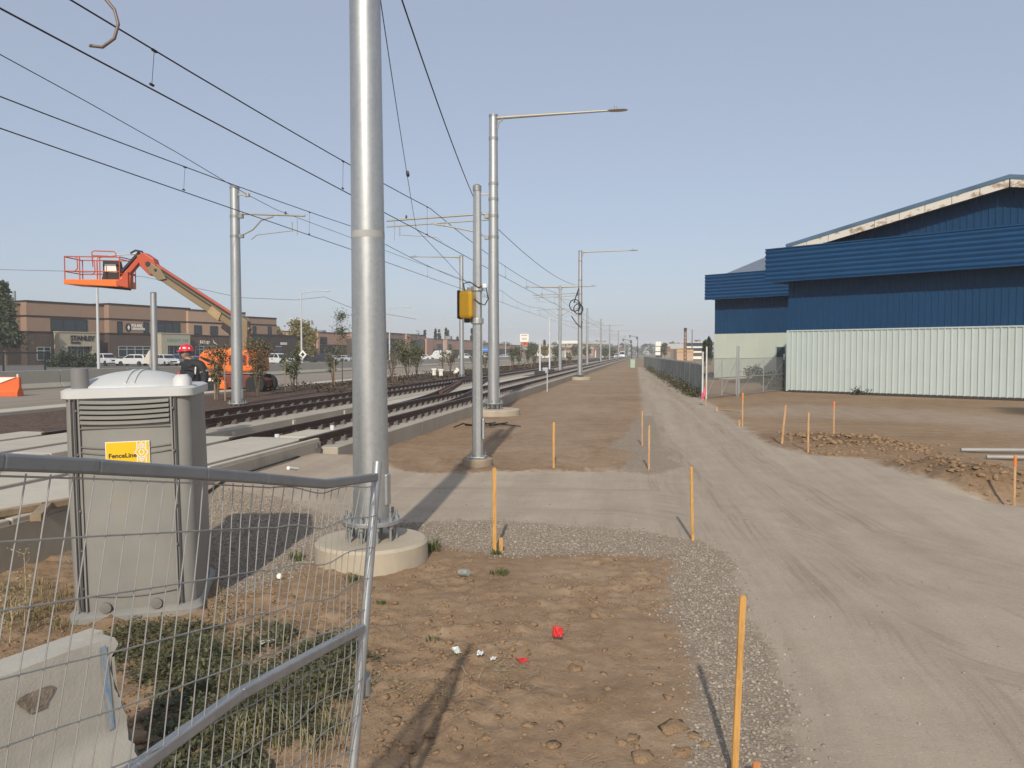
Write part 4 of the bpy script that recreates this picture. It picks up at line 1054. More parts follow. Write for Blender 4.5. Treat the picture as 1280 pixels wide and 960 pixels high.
GRASS = leafmat('grass_blade', (.045, .065, .018), (.13, .14, .05)); DRYG = leafmat('dry_straw', (.30, .23, .12), (.46, .38, .24)); WEED = leafmat('weed_leaf', (.045, .050, .020), (.115, .115, .050), 3)
def blades(m, c, n, h, spread, rs, w=.006):
    for _ in range(n):
        a = rs.rand() * 6.28; r_ = spread * rs.rand() ** .7; b = Vector((c[0] + r_ * math.cos(a), c[1] + r_ * math.sin(a), c[2])); hh = h * (.5 + .7 * rs.rand()); le = (.3 + .7 * rs.rand()) * hh * .8; a2 = a + rs.randn() * .6
        d = Vector((math.cos(a2), math.sin(a2), 0)); s_ = Vector((-d.y, d.x, 0)) * w
        p1_ = b + d * le * .3 + Vector((0, 0, hh * .65)); p2_ = b + d * le + Vector((0, 0, hh * .85))
        m.add([b - s_, b + s_, p1_ + s_ * .8, p1_ - s_ * .8, p2_], [(0, 1, 2, 3), (3, 2, 4)])
for k, (px, py, n, h, sp_, lab) in enumerate(((540, 692, 70, .16, .10, 'green grass tuft at the right side of the big foundation'), (518, 700, 40, .13, .07, 'small grass tuft in front of the big foundation'), (625, 722, 50, .07, .10, 'low grass tuft behind the drink can'), (620, 694, 40, .07, .06, 'grass tuft at the foot of the tall yellow stake'), (442, 728, 40, .08, .08, 'grass tuft behind the fence post'), (478, 757, 30, .05, .06, 'sparse grass tuft just right of the fence post'), (540, 805, 20, .04, .05, 'tiny grass tuft in the middle of the dirt patch'), (372, 700, 50, .1, .09, 'grass tuft left of the big foundation'))):
    rs = np.random.RandomState(100 + k); p = on(g(px, py)); m = MB(); blades(m, (0, 0, 0), n, h, sp_, rs); o = m.build('grass_tuft', GRASS); o.location = p; tag(o, lab, 'grass tuft', 'grass tufts on the bare soil')
# straw lying on the dirt
m = MB(); rs = np.random.RandomState(8)
for cx_, cy_, n, sp_ in ((625, 845, 90, .28), (520, 880, 40, .35), (600, 880, 30, .3), (470, 870, 40, .25), (330, 910, 90, .35), (520, 790, 20, .3), (720, 740, 14, .4), (300, 930, 120, .3)):
    c_ = g(cx_, cy_)
    for _ in range(n):
        x, y = c_.x + rs.randn() * sp_ * .5, c_.y + rs.randn() * sp_ * .5; z = gz(x, y) + .012; a = rs.rand() * 3.14; L_ = .04 + .11 * rs.rand(); d = Vector((math.cos(a), math.sin(a), rs.randn() * .12)) * L_
        b = Vector((x, y, z)); s_ = Vector((-d.y, d.x, 0)).normalized() * .0018; e = Vector((0, 0, .0))
        m.add([b - s_, b + s_, b + d + s_, b + d - s_], [(0, 1, 2, 3)])
tag(m.build('straw', DRYG), 'dry straw stalks lying on the soil', 'straw', kind='stuff')
# weeds between barrier and fence
WPOLY = gp([(140, 790), (200, 782), (270, 784), (300, 800), (345, 790), (350, 830), (440, 800), (440, 900), (400, 930), (340, 950), (330, 1010), (170, 1010), (172, 900), (160, 850)])
rs = np.random.RandomState(17); VV = []; FF = []
bb_ = np.array(WPOLY); N = 9500
x = bb_[:, 0].min() + (bb_[:, 0].max() - bb_[:, 0].min()) * rs.rand(N); y = bb_[:, 1].min() + (bb_[:, 1].max() - bb_[:, 1].min()) * rs.rand(N)
sdw = poly_sd(WPOLY, x, y) + fbm(x, y, 1.2, 3, 9) * .9; den = np.clip(.8 + fbm(x, y, 2.2, 3, 19) * 2.2, 0, 1)
fenceline = np.array([(x[i] - FP.p0.x) * (-FP.u.y) + (y[i] - FP.p0.y) * FP.u.x for i in range(N)])
keep = (sdw > .02) & (rs.rand(N) < den)
m = MB()
for xx_, yy_2, s_ in zip(x[keep], y[keep], sdw[keep]):
    z0_ = gz(xx_, yy_2); hh = min(.30, .05 + s_ * .35) * (.4 + .8 * rs.rand())
    for L_i in range(5):
        a = rs.rand() * 6.28; zz = z0_ + hh * rs.rand(); L_ = .016 + .028 * rs.rand(); d = Vector((math.cos(a), math.sin(a), .5 * rs.randn())).normalized() * L_; s2 = Vector((-d.y, d.x, rs.randn() * .01)).normalized() * L_ * .3
        b = Vector((xx_ + rs.randn() * .02, yy_2 + rs.randn() * .02, zz)); m.add([b, b + d * .5 + s2, b + d, b + d * .5 - s2], [(0, 1, 2, 3)])
    b = Vector((xx_, yy_2, z0_ - .01)); m.add([b + Vector((-.002, 0, 0)), b + Vector((.002, 0, 0)), b + Vector((rs.randn() * .03, rs.randn() * .03, hh))], [(0, 1, 2)])
tag(m.build('weeds', WEED), 'low green weeds between the barrier and the fence', 'weeds', kind='stuff')
m = MB(); rs = np.random.RandomState(5)
for _ in range(110):
    px, py = 290 + 150 * rs.rand(), 860 + 95 * rs.rand(); p = on(g(px, py)); blades(m, p, 6, .12, .04, rs, .003)
for _ in range(150):
    px, py = -20 + 110 * rs.rand(), 735 + 60 * rs.rand(); p = on(g(px, py)); blades(m, p, 5, .09, .05, rs, .003)
tag(m.build('dry_grass', leafmat('dry_grass_blade', (.10, .09, .03), (.34, .28, .14))), 'dry yellowing grass around the barrier and fence', 'grass', kind='stuff')
def stalk(px, py, h, label, seed, pal):
    rs = np.random.RandomState(seed); p = on(g(px, py)); t_ = thing('weed_plant', label, 'plant', tuple(p)); m = MB(); br = MB()
    br.tube([(0, 0, -.02), (.02, .01, h * .5), (.0, .02, h)], [.006, .005, .002], 5)
    for k in range(16):
        z = h * (.25 + .75 * rs.rand()); a = rs.rand() * 6.28; L_ = .05 + .12 * rs.rand(); e = Vector((L_ * math.cos(a), L_ * math.sin(a), z + L_ * .7)); br.tube([(0.01, .01, z), tuple(e)], [.0025, .001], 4)
        for _ in range(14):
            b = Vector((.01, .01, z)).lerp(e, .3 + .7 * rs.rand()) + Vector((rs.randn(), rs.randn(), rs.randn())) * .014; d = Vector((rs.randn(), rs.randn(), rs.randn())).normalized() * .016; s2 = d.cross(Vector((0, 0, 1))).normalized() * .007
            m.add([b, b + d * .5 + s2, b + d, b + d * .5 - s2], [(0, 1, 2, 3)])
    br.build('stem', DRYG, t_); m.build('foliage', pal, t_); return t_
stalk(30, 792, .62, 'tall dried weed standing left of the toilet behind the fence', 3, DRYG)
stalk(12, 805, .35, 'short dried weed beside the tall one left of the toilet', 4, DRYG)
stalk(275, 790, .22, 'green weed at the right front corner of the toilet', 6, WEED)
# ------------------------------------------------------------------ blue and white warehouse on the right
BLUE = simple('blue_cladding', (.006, .046, .115), .6, .0, .10, .6, .03, 8, .12, (.03, .065, .12), Specular_IOR_Level=.25)
BLUE_L = simple('blue_fascia', (.007, .054, .140), .6, .0, .10, .8, 0, 8, .15, (.035, .07, .13), Specular_IOR_Level=.25)
WHITE = simple('white_cladding', (.47, .53, .50), .5, .05, .05, .5, 0, 8, .18, (.42, .40, .34))
PALEG = simple('pale_green_cladding', (.50, .54, .45), .6, 0, .06, .7, 0, 8, .2, (.38, .36, .28))
t = NT('peeling_trim'); pk = t.smooth(t.noise(1.6, 8, .7, t.scale(t.pos, (1, 1, 1.6))), .515, .565)
TRIM = t.out(t.mix(pk, (.66, .62, .54), t.ramp(t.noise(5, 4), [(.3, (.28, .19, .11)), (.7, (.50, .44, .36))])), .7, 0)
ROOFB = simple('weathered_blue_roof', (.10, .17, .24), .5, .3, .3, .6)
a = g(982, 490); a_l, a_z = ray(983, 441)[0] * 45, 45
A0 = Vector((*w2(15.72, 45.0), 0)); ud = Vector((*w2(.707, -.707), 0)); WP = Plane(A0, A0 + ud)
wh = thing('warehouse', 'blue and white corrugated warehouse with a peeling white gable trim', 'warehouse', tuple(A0), WP.rz)
# local frame: x along the gable wall (to the right), y into the building
def corr_v(x0, x1, z0, z1, y, pitch=.30, dp=.04, rib=.10, z1f=None):
    pts = []; x = x0
    while x < x1 - 1e-6:
        for dx, yy_ in ((0, 0), (pitch - rib, 0), (pitch - rib * .75, -dp), (pitch - rib * .25, -dp)):
            if x + dx <= x1: pts.append((x + dx, y + yy_))
        x += pitch
    pts.append((x1, y)); 
    zf = z1f or (lambda q: z1)
    return MB().sheet([[Vector((p[0], p[1], z0)) for p in pts], [Vector((p[0], p[1], zf(p[0]))) for p in pts]])
def corr_h(x0, x1, z0, z1, y, pitch=.30, dp=.05):
    pts = []; z = z0
    while z < z1 - 1e-6:
        for dz, yy_ in ((0, 0), (pitch * .45, -dp), (pitch * .62, -dp), (pitch * .9, 0)):
            if z + dz <= z1: pts.append((z + dz, y + yy_))
        z += pitch
    pts.append((z1, y)); return pts
ZW = 3.46
WLEN = 24.0
corr_v(0, WLEN, .12, ZW, 0, .305, .045, .09).build('lower_wall', WHITE, wh)
m = MB(); m.box((0.02, -.03, (ZW + .1) / 2), (.12, .07, ZW - .05)); m.span((-.03, -.055, ZW), (WLEN, -.0, ZW + .07)); m.build('wall_trim', WHITE, wh)
MB().span((.05, -.02, -.4), (WLEN, .2, .14)).build('plinth', simple('dark_plinth', (.05, .045, .04), .9), wh)
XP = 11.0
def gab(x): return 7.95 + (2.2) * (1 - abs(x - XP) / XP) - .12
corr_v(.0, WLEN, ZW + .075, 6.4, .03, .305, .035, .09).build('upper_wall', BLUE, wh)
corr_v(.0, 22, 8.05, 9, .06, .305, .04, .12, gab).build('gable_wall', BLUE, wh)
pts = corr_h(0, 1, 6.28, 8.06, -.95, .255, .06)
m = MB(); m.sheet([[Vector((x, y, z)) for z, y in pts] for x in (-.9, 8, 16, WLEN)])
pe = corr_h(0, 1, 6.28, 8.06, -.9, .255, .06)
m.sheet([[Vector((y, yy_, z)) for z, y in pe] for yy_ in (-.95, .0, 12)])
fas = m.build('fascia_band', BLUE_L, wh)
m = MB(); m.span((-.93, -1.02, 8.06), (WLEN, -.9, 8.12)); m.span((-.93, -1.02, 6.22), (WLEN, -.9, 6.28)); m.build('fascia_trim', BLUE_L, fas)
MB().sheet([[Vector((x, y, 6.281)) for y in (-.94, .1)] for x in (-.9, WLEN)]).build('soffit', simple('soffit_blue', (.02, .05, .12), .6), wh)
MB().sheet([[Vector((x, y, 8.02 + .0)) for y in (-.94, .1)] for x in (-.9, WLEN)]).build('fascia_cap', BLUE_L, wh)
# gable roof with peeling barge boards
OV = .75
def roofz(x): return 8.1 + 2.2 * (1 - abs(x - XP) / XP)
m = MB()
for xa, xb in ((.2, XP), (XP, 23)):
    lo, hi = [], []
    for x in np.linspace(xa, xb, 3):
        lo.append([Vector((x, -OV, roofz(x))), Vector((x, 40, roofz(x)))]); 
    m.sheet(lo)
roof_ = m.build('roof', ROOFB, wh); md = roof_.modifiers.new('s', 'SOLIDIFY'); md.thickness = .1
m = MB(); bd = .40
for k in range(9):
    xa = .2 + 10.8 * k / 9; xb = .2 + 10.8 * (k + 1) / 9 - .03
    m.prism([(xa, -OV - .04, roofz(xa) - .03), (xb, -OV - .04, roofz(xb) - .03), (xb, -OV - .04, roofz(xb) - bd), (xa, -OV - .04, roofz(xa) - bd)], (0, .05, 0))
for k in range(8):
    xa = XP + .03 + 11.5 * k / 8; xb = XP + 11.5 * (k + 1) / 8
    m.prism([(xa, -OV - .04, roofz(xa) - .03), (xb, -OV - .04, roofz(xb) - .03), (xb, -OV - .04, roofz(xb) - bd), (xa, -OV - .04, roofz(xa) - bd)], (0, .05, 0))
m.build('barge_board', TRIM, wh)
m = MB()
for xa, xb in ((.2, XP), (XP, 23)): m.prism([(xa, -OV - .07, roofz(xa) - .03), (xb, -OV - .07, roofz(xb) - .03), (xb, -OV - .07, roofz(xb) + .17), (xa, -OV - .07, roofz(xa) + .17)], (0, .3, 0))
m.build('roof_flashing', ROOFB, wh)
# back wing, further left and deeper
o0 = Vector((*w2(15.9, 62.0), 0)) - A0; wx = o0.dot(WP.u); wy = o0.dot(Vector((-WP.u.y, WP.u.x, 0)))
gh = .42
corr_v(wx, .2, gh - .2, 3.72, wy, .9, .012, .04).build('wing_lower_wall', PALEG, wh)
corr_v(wx, .2, 3.74, 6.5, wy + .03, .305, .04, .1).build('wing_upper_wall', BLUE, wh)
m = MB(); pts = corr_h(0, 1, 6.42, 8.24, wy - .85, .255, .06); m.sheet([[Vector((x, y, z)) for z, y in pts] for x in (wx - .35, wx + 6, .5)]); 
pe = corr_h(0, 1, 6.42, 8.24, wx - .35, .255, .06); m.sheet([[Vector((y, yy_, z)) for z, y in pe] for yy_ in (wy - .85, wy + 9)])
f2 = m.build('fascia_band', BLUE_L, wh)
m = MB(); m.span((wx - .38, wy - .9, 8.24), (.5, wy - .8, 8.30)); m.span((wx - .38, wy - .9, 6.36), (.5, wy - .8, 6.42)); m.build('fascia_trim', BLUE_L, f2)
MB().sheet([[Vector((x, y, 6.425)) for y in (wy - .84, wy + .1)] for x in (wx - .3, .5)]).build('soffit', simple('soffit_wing', (.02, .05, .12), .6), wh)
m = MB(); rr = []
for k in range(16):
    x = wx + .9 + (13.0 - .9) * k / 15; rr.append([Vector((x + (.03 if k % 2 else 0), wy - .6, 8.2 + (.06 if k % 2 else 0))), Vector((x + 2.1, wy + 7, 11.0 + (.06 if k % 2 else 0)))])
m.sheet(rr); m.build('wing_roof', simple('grey_metal_roof', (.20, .23, .27), .5, .4, .15, 2), wh)
MB().sheet([[Vector((wx + .01, wy, gh - .3)), Vector((wx + .01, wy + 14, gh - .3))], [Vector((wx + .01, wy, 8.2)), Vector((wx + .01, wy + 14, 8.2))]]).build('wing_side_wall', WHITE, wh)
# door beside the corner
WPw = Plane((A0 + WP.u * wx + Vector((-WP.u.y, WP.u.x, 0)) * wy), (A0 + WP.u * (wx + 5) + Vector((-WP.u.y, WP.u.x, 0)) * wy))
u0, z1 = WPw.uv(971, 446)
d0 = MB().span((wx + u0, wy - .06, gh), (wx + u0 + 1.25, wy - .02, gh + 2.25)).build('door', simple('dark_green_door', (.035, .065, .065), .5), wh, bevel=.02)
MB().span((wx + u0 + .55, wy - .085, gh + 1.3), (wx + u0 + .9, wy - .062, gh + 1.75)).build('notice', SGW, d0)
m = MB(); m.span((wx + u0 - .08, wy - .05, gh), (wx + u0 - .005, wy - .012, gh + 2.33)); m.span((wx + u0 - .08, wy - .05, gh + 2.255), (wx + u0 + 1.33, wy - .012, gh + 2.33)); m.build('door_frame', WHITE, wh)
# weeds at the wall foot
def shrub(name, label, loc, rx, ry, rz_, n, leaf, mat, seed, cat='shrub', group=None, twig=True):
    t_ = thing(name, label, cat, tuple(loc), 0, group); rs = np.random.RandomState(seed); m = MB(); tw = MB()
    cl = [(rs.randn() * rx * .42, rs.randn() * ry * .42, rz_ * (.25 + .6 * rs.rand()), .30 + .3 * rs.rand()) for _ in range(9)]
    for _ in range(n):
        c_ = cl[rs.randint(9)]; r_ = c_[3]
        p = Vector((c_[0] + rs.randn() * r_ * rx * .55, c_[1] + rs.randn() * r_ * ry * .55, max(.02, c_[2] + rs.randn() * r_ * rz_ * .5)))
        d = Vector((rs.randn(), rs.randn(), rs.randn() * .8)).normalized() * leaf; s_ = d.cross(Vector((rs.randn(), rs.randn(), 1))).normalized() * leaf * .45
        m.add([p, p + d * .5 + s_, p + d, p + d * .5 - s_], [(0, 1, 2, 3)])
    for c_ in cl[:5]: tw.tube([(0, 0, -.1), (c_[0] * .6, c_[1] * .6, c_[2] * .6), (c_[0], c_[1], c_[2])], [.03, .02, .008], 5)
    if twig: tw.build('stem', simple('twig_bark', (.10, .075, .05), .9), t_)
    m.build('foliage', mat, t_); return t_
SAGE = leafmat('dark_weed', (.04, .055, .028), (.12, .13, .07), 2)
for k, (px, py, lab) in enumerate(((893, 473, 'weed clump at the left end of the pale green wall'), (930, 474, 'weed clump behind the gate posts by the wall'), (945, 478, 'dark weed clump behind the right gate leaf'), (960, 480, 'dense weed clump left of the green door'), (975, 486, 'weed clump in the corner by the white wall'))):
    p = g(px, py, .1); p.z = gz(p.x, p.y); shrub('weed_clump', lab, p, .9, .7, .55 + .15 * (k % 3), 420, .13, SAGE, 60 + k, 'weeds', 'weed clumps along the pale wall', False)
p = on(g(1072, 494)); shrub('weed_clump', 'lone small weed at the foot of the white wall', p, .35, .3, .35, 80, .12, SAGE, 70, 'weeds', None, False)

# ------------------------------------------------------------------ chain link fence with privacy slats, gate
SLAT = simple('green_grey_slat', (.25, .27, .24), .6, 0, .25, 1.5, 0)
fpts = [on(g(878, 497)), on(g(862, 489)), on(g(846, 480.5)), on(g(826, 469.5)), on(g(812, 462.5)), on(g(805, 458.3))]
ch = thing('chain_link_fence', 'long chain link fence with grey green slats along the haul path', 'fence', tuple(fpts[0])); cl0 = ch.location.copy()
FH = 1.72
m = MB(); rl = MB(); 
for a, b in zip(fpts, fpts[1:]):
    d = b - a; L_ = d.length; u = d / L_; pitch = .088 if a.y < 75 else .35; n = int(L_ / pitch); nn = Vector((-u.y, u.x, 0))
    for k in range(n):
        c_ = a + u * (k + .5) * pitch; w = pitch * .84; tl = rnd.uniform(-.012, .012); hh = FH - .08 + rnd.uniform(-.04, .03)
        q0 = c_ - u * w / 2 + nn * tl; q1 = c_ + u * w / 2 - nn * tl
        m.add([q0 + Vector((0, 0, .04)), q1 + Vector((0, 0, .04)), q1 + Vector((0, 0, hh)), q0 + Vector((0, 0, hh))], [(0, 1, 2, 3)])
    rl.tube([a + Vector((0, 0, FH)), b + Vector((0, 0, FH))], .022, 8)
o = m.build('slat', SLAT, ch, rel=cl0); md = o.modifiers.new('s', 'SOLIDIFY'); md.thickness = .006
rl.build('top_rail', GALV, ch, smooth=50, rel=cl0)
for a, b in zip(fpts, fpts[1:]):
    d = b - a; n = max(1, int(d.length / 3.1)) if a.y < 90 else 3
    for k in range(n):
        p = a + d * k / n; MB().cyl((p.x, p.y, p.z - .1), (p.x, p.y, p.z + FH + .05), .03, n=10).build('post', GALV, ch, smooth=50, rel=cl0)
gp0, gp2 = on(g(879.5, 499)), on(g(982, 489)); gp0.z = 0; 
gate = thing('chain_link_gate', 'double chain link gate of pipe frames closing the yard beside the white wall', 'gate', tuple(gp0)); gl0 = gate.location.copy()
um = Plane(gp0, gp2); mid_s = um.U(922.5); GH = 1.95
def G3(s, h): return gp0 + um.u * s + Vector((0, 0, h))
for nm, s_, r_, h_ in (('corner_post', -.12, .045, 2.3), ('corner_post', .28, .04, 2.55), ('meeting_post', mid_s - .10, .035, 2.6), ('meeting_post', mid_s + .10, .035, 2.6), ('hinge_post', um.L - .05, .045, 2.6)):
    MB().cyl(G3(s_, -.1), G3(s_, h_), r_, n=10).build(nm, simple('white_pipe', (.62, .62, .60), .45, .2) if nm == 'corner_post' else GALV, gate, smooth=50, rel=gl0)
for s0_, s1_ in ((.34, mid_s - .2), (mid_s + .2, um.L - .12)):
    m = MB(); sm = (s0_ + s1_) / 2
    for pp in (((s0_, .08), (s1_, .12)), ((s0_, GH), (s1_, GH + .03)), ((s0_, 1.0), (s1_, 1.0)), ((sm, .1), (sm, GH)), ((s0_, .1), (s0_, GH)), ((s1_, .1), (s1_, GH)), ((s0_, .15), (sm, GH - .1)), ((sm, .15), (s1_, GH - .1))):
        m.tube([G3(*pp[0]), G3(*pp[1])], .024 if pp[0][1] == pp[1][1] or pp[0][0] == pp[1][0] else .012, 8)
    lf = m.build('gate_leaf', GALV, gate, smooth=50, rel=gl0)
    m = MB(); k = s0_ - GH
    while k < s1_:
        for sg in (1, -1):
            a_, b_ = (k, .1), (k + GH, GH)
            if sg < 0: a_, b_ = (k, GH), (k + GH, .1)
            ta = max(0, (s0_ - a_[0]) / GH); tb = min(1, (s1_ - a_[0]) / GH)
            if tb > ta: m.tube([G3(a_[0] + GH * ta, a_[1] + (b_[1] - a_[1]) * ta), G3(a_[0] + GH * tb, a_[1] + (b_[1] - a_[1]) * tb)], .0035, 3, False)
        k += .085
    m.build('wire_mesh', GALV_D, lf, rel=gl0)
# weeds along the slatted fence
m = MB(); rs = np.random.RandomState(31)
for _ in range(3600):
    k = rs.randint(0, 4); p = fpts[k].lerp(fpts[k + 1], rs.rand()); p = p + Vector((-.12 - abs(rs.randn()) * .28, 0, 0)); z0_ = gz(p.x, p.y); den = .3 * math.sin(p.y * .9) * math.sin(p.y * .37 + 1)
    hh = max(.05, .38 + den * 1.6) * rs.rand(); c_ = Vector((p.x, p.y, z0_ + hh)); L_ = .07 + .09 * rs.rand(); d = Vector((rs.randn(), rs.randn(), .8 * rs.randn())).normalized() * L_; s_ = d.cross(Vector((.3, .2, 1))).normalized() * L_ * .4
    m.add([c_, c_ + d * .5 + s_, c_ + d, c_ + d * .5 - s_], [(0, 1, 2, 3)])
tag(m.build('fence_weeds', leafmat('fence_weed', (.05, .05, .02), (.17, .15, .07), 1.0)), 'scrubby weeds growing along the slatted fence', 'weeds', kind='stuff')

# ------------------------------------------------------------------ brown commercial buildings on the left
TAN = simple('tan_stucco', (.31, .205, .14), .8, 0, .06, .5, .05, 20); TAN2 = simple('light_tan_stucco', (.44, .29, .19), .8, 0, .06, .5, .05, 20)
BRICK = NT('dark_brown_brick'); bk = BRICK.n.new('ShaderNodeTexBrick'); BRICK.L(BRICK.tc.outputs['Object'], bk.inputs['Vector']); bk.inputs['Scale'].default_value = 2.2
for nm, v in (('Color1', (.085, .060, .046, 1)), ('Color2', (.105, .074, .056, 1)), ('Mortar', (.065, .048, .038, 1))): bk.inputs[nm].default_value = v
BRICK = BRICK.out(bk.outputs['Color'], .85)
BAND = simple('dark_band', (.035, .022, .018), .7); CREAM = simple('cream_stucco', (.42, .37, .27), .8, 0, .06)
t = NT('tinted_glass'); GLASS = t.out((.020, .035, .045), .08, 0, None, Specular_IOR_Level=.6); MULL = simple('dark_mullion', (.02, .02, .022), .5)
PALEGL = simple('pale_glass_frame', (.40, .43, .42), .4)
BP = Plane(at(22, 441, 127), at(345, 441, 178)); ZL = .33
bld = thing('office_building', 'two storey brown office building with cream entrance portals behind the parked cars', 'office building', (BP.p0.x, BP.p0.y, ZL), BP.rz)
def bu(px, off=0.0):                      # local x of column px on the plane shifted towards the viewer by off
    nn = Vector((BP.u.y, -BP.u.x, 0)); P2 = Plane(BP.p0 + nn * off, BP.p0 + nn * off + BP.u); return P2.U(px)
def bz(px, py, off=0.0):
    nn = Vector((BP.u.y, -BP.u.x, 0)); P2 = Plane(BP.p0 + nn * off, BP.p0 + nn * off + BP.u); return P2.uv(px, py)[1] - ZL
ztop = 10.1; zb1 = bz(80, 397); zb2 = bz(80, 416)
secs = [(-70, 24, 0.0, ztop - .5), (34, 131, 1.6, ztop), (137, 231, 2.9, ztop + .25), (236, 301, 3.5, ztop), (311, 346, 5.2, ztop - 1.3 + .4)]
for k, (pa, pb, off, zt) in enumerate(secs):
    xa = bu(pa, off); xb = bu(pb, off) + (1.4 if k < 4 else 0); 
    MB().span((xa, -off, 0), (xb, 26, zb2)).build('lower_wall', BRICK, bld)
    MB().span((xa, -off - .02, zb2), (xb, 26, zt)).build('upper_wall', TAN2 if k == 3 else TAN, bld)
    m = MB(); m.span((xa - .06, -off - .09, zb2 - .12), (xb, 26.0, zb2 + .12)); m.span((xa - .06, -off - .09, zb1 - .16), (xb, 26.03, zb1 + .12)); m.span((xa - .08, -off - .12, zt), (xb, 26, zt + .28)); m.build('cornice_band', BAND, bld)
def win(pa, pb, ya, yb, off, n=1, proud=.0, fr=None, trans=0):
    xa, xb = bu(pa, off), bu(pb, off); z1, z0 = bz((pa + pb) / 2, ya, off), bz((pa + pb) / 2, yb, off); y = -off - .03 - proud
    w_ = MB().span((xa, y - .04, z0), (xb, y, z1)).build('window', GLASS, bld)
    m = MB(); e = .10
    for k in range(n + 1): x = xa + (xb - xa) * k / n; m.span((x - e / 2, y - .09, z0), (x + e / 2, y - .041, z1))
    for z in ([z0, z1] + ([z0 + (z1 - z0) * .72] if trans else [])): m.span((xa, y - .10, z - e / 2), (xb, y - .042, z + e / 2))
    m.build('mullion', fr or MULL, w_)
win(64, 109, 399, 415.5, 1.6, 3); win(46, 63, 434, 450, 1.6, 2, 0, PALEGL, 1)
win(147, 153, 402, 416.5, 2.9); win(180, 186, 403, 417, 2.9); win(197, 225, 403.5, 417, 2.9, 3)
win(148, 188, 433, 446, 2.9, 4, 0, PALEGL, 1); win(243, 252, 407, 418, 3.5); win(263, 272, 408, 418, 3.5); win(244, 264, 433, 446, 3.5, 4, 0, PALEGL, 1); win(316, 320, 408, 419, 5.2); win(335, 339, 408.5, 419, 5.2)
def portal(pa, pb, ya, off, da, db, dy, nm):
    xa, xb = bu(pa, off), bu(pb, off); z1 = bz((pa + pb) / 2, ya, off); xda, xdb = bu(da, off), bu(db, off); zd = bz((da + db) / 2, dy, off)
    m = MB(); m.span((xa, -off, 0), (xda, -off + 1.4, z1)); m.span((xdb, -off, 0), (xb, -off + 1.4, z1)); m.span((xda, -off, zd), (xdb, -off + 1.4, z1)); m.span((xa - .1, -off - .1, z1), (xb + .1, -off + 1.45, z1 + .18))
    p_ = m.build('entrance_portal', CREAM, bld)
    MB().span((xda, -off + .9, 0), (xdb, -off + 1.0, zd)).build('entrance_door', GLASS, p_)
    m = MB()
    for k in range(5): x = xda + (xdb - xda) * k / 4; m.span((x - .06, -off + .82, 0), (x + .06, -off + .89, zd))
    m.build('door_frame', PALEGL, p_); return p_, xa, xb, z1
pt, xa, xb, z1 = portal(74.5, 123, 416, 3.6, 85, 116, 433, 'a')
tl = lambda px, py, off: Matrix.Translation((bu(px, off), -off - .06, bz(px, py, off))) @ FACE
text_mesh('lettering', 'STANLEY', 1.12, INK, pt, tl(88.2, 425.2, 3.6), .06, True, sx=.93)
text_mesh('lettering', 'Security', .52, INK, pt, tl(88.6, 429.2, 3.6), .05, True, sx=1.0)
pt, xa, xb, z1 = portal(202, 238, 417.5, 5.0, 210, 232, 432, 'b')
TEAL = simple('teal_letters', (.06, .34, .31), .5)
rs = np.random.RandomState(4); m = MB(); x = bu(208.5, 5.0); xe = bu(235, 5.0); zt = bz(222, 426.5, 5.0)
k = 0
while x < xe:                               # worn unreadable teal lettering: loose strokes only
    w = .22 + .12 * rs.rand(); 
    if k not in (7,): m.box((x + w / 2, -5.03, zt + .2), (w * .35, .06, .5 + .1 * rs.rand())); m.box((x + w / 2 + .06, -5.03, zt + (.06 if k % 2 else .32)), (w * .8, .06, .12))
    x += w + .14; k += 1
m.build('lettering', TEAL, pt)
# round emblem and name board on the upper floor
xa, xb = bu(154, 2.9), bu(179, 2.9); z1, z0 = bz(166, 403, 2.9), bz(166, 416, 2.9)
sb = MB().span((xa, -3.06, z0), (xb, -2.94, z1)).build('sign_panel', TAN, bld)
m = MB(); cx_, cz = bu(160.5, 2.9), bz(160.5, 409.5, 2.9); m.prism([(cx_ + .62 * math.cos(a), -3.1, cz + .78 * math.sin(a)) for a in [2 * PI * j / 20 for j in range(20)]], (0, .03, 0)); m.build('emblem', INK, sb)
m = MB(); m.prism([(cx_, -3.13, cz + .5), (cx_ + .26, -3.13, cz), (cx_, -3.13, cz - .5), (cx_ - .26, -3.13, cz)], (0, .02, 0)); m.build('emblem_diamond', SGW, sb)
text_mesh('lettering', 'POLARIS', .78, SGW, sb, Matrix.Translation((bu(164, 2.9), -3.12, bz(164, 409, 2.9))) @ FACE, .03, True, sx=.75)
text_mesh('lettering', 'Laboratories', .74, SGW, sb, Matrix.Translation((bu(164, 2.9), -3.12, bz(164, 412.2, 2.9))) @ FACE, .03, True, sx=.72)
# pale unreadable sign on the dark wall
m = MB(); x0_ = bu(250.5, 3.5); zz = bz(254, 429, 3.5)
for k in range(6): m.box((x0_ + .42 * k, -3.62, zz + .25 - .03 * k), (.26, .06, .62 - .05 * (k % 2))); 
m.build('wall_sign', SGW, bld); m = MB(); m.prism([(x0_ + 3.0, -3.65, zz + .75), (x0_ + 3.5, -3.65, zz + .2), (x0_ + 4.3, -3.65, zz - .35), (x0_ + 3.3, -3.65, zz - .05)], (0, .06, 0))
m.build('sign_swoosh', SGW, bld)
m = MB(); m.span((bu(54, 1.6) - .3, 6, ztop), (bu(54, 1.6) + .3, 6.5, ztop + 1.0)); m.cyl((bu(55, 1.6), 6, ztop), (bu(55, 1.6), 6, ztop + 2.2), .18, n=8); m.build('roof_vent', GALV_D, bld)
m = MB(); m.span((bu(113, 1.6), 5, ztop), (bu(128, 1.6), 9, ztop + .55)); m.span((bu(212, 3), 8, ztop), (bu(220, 3), 10, ztop + .7)); m.build('roof_unit', PALEGL, bld)
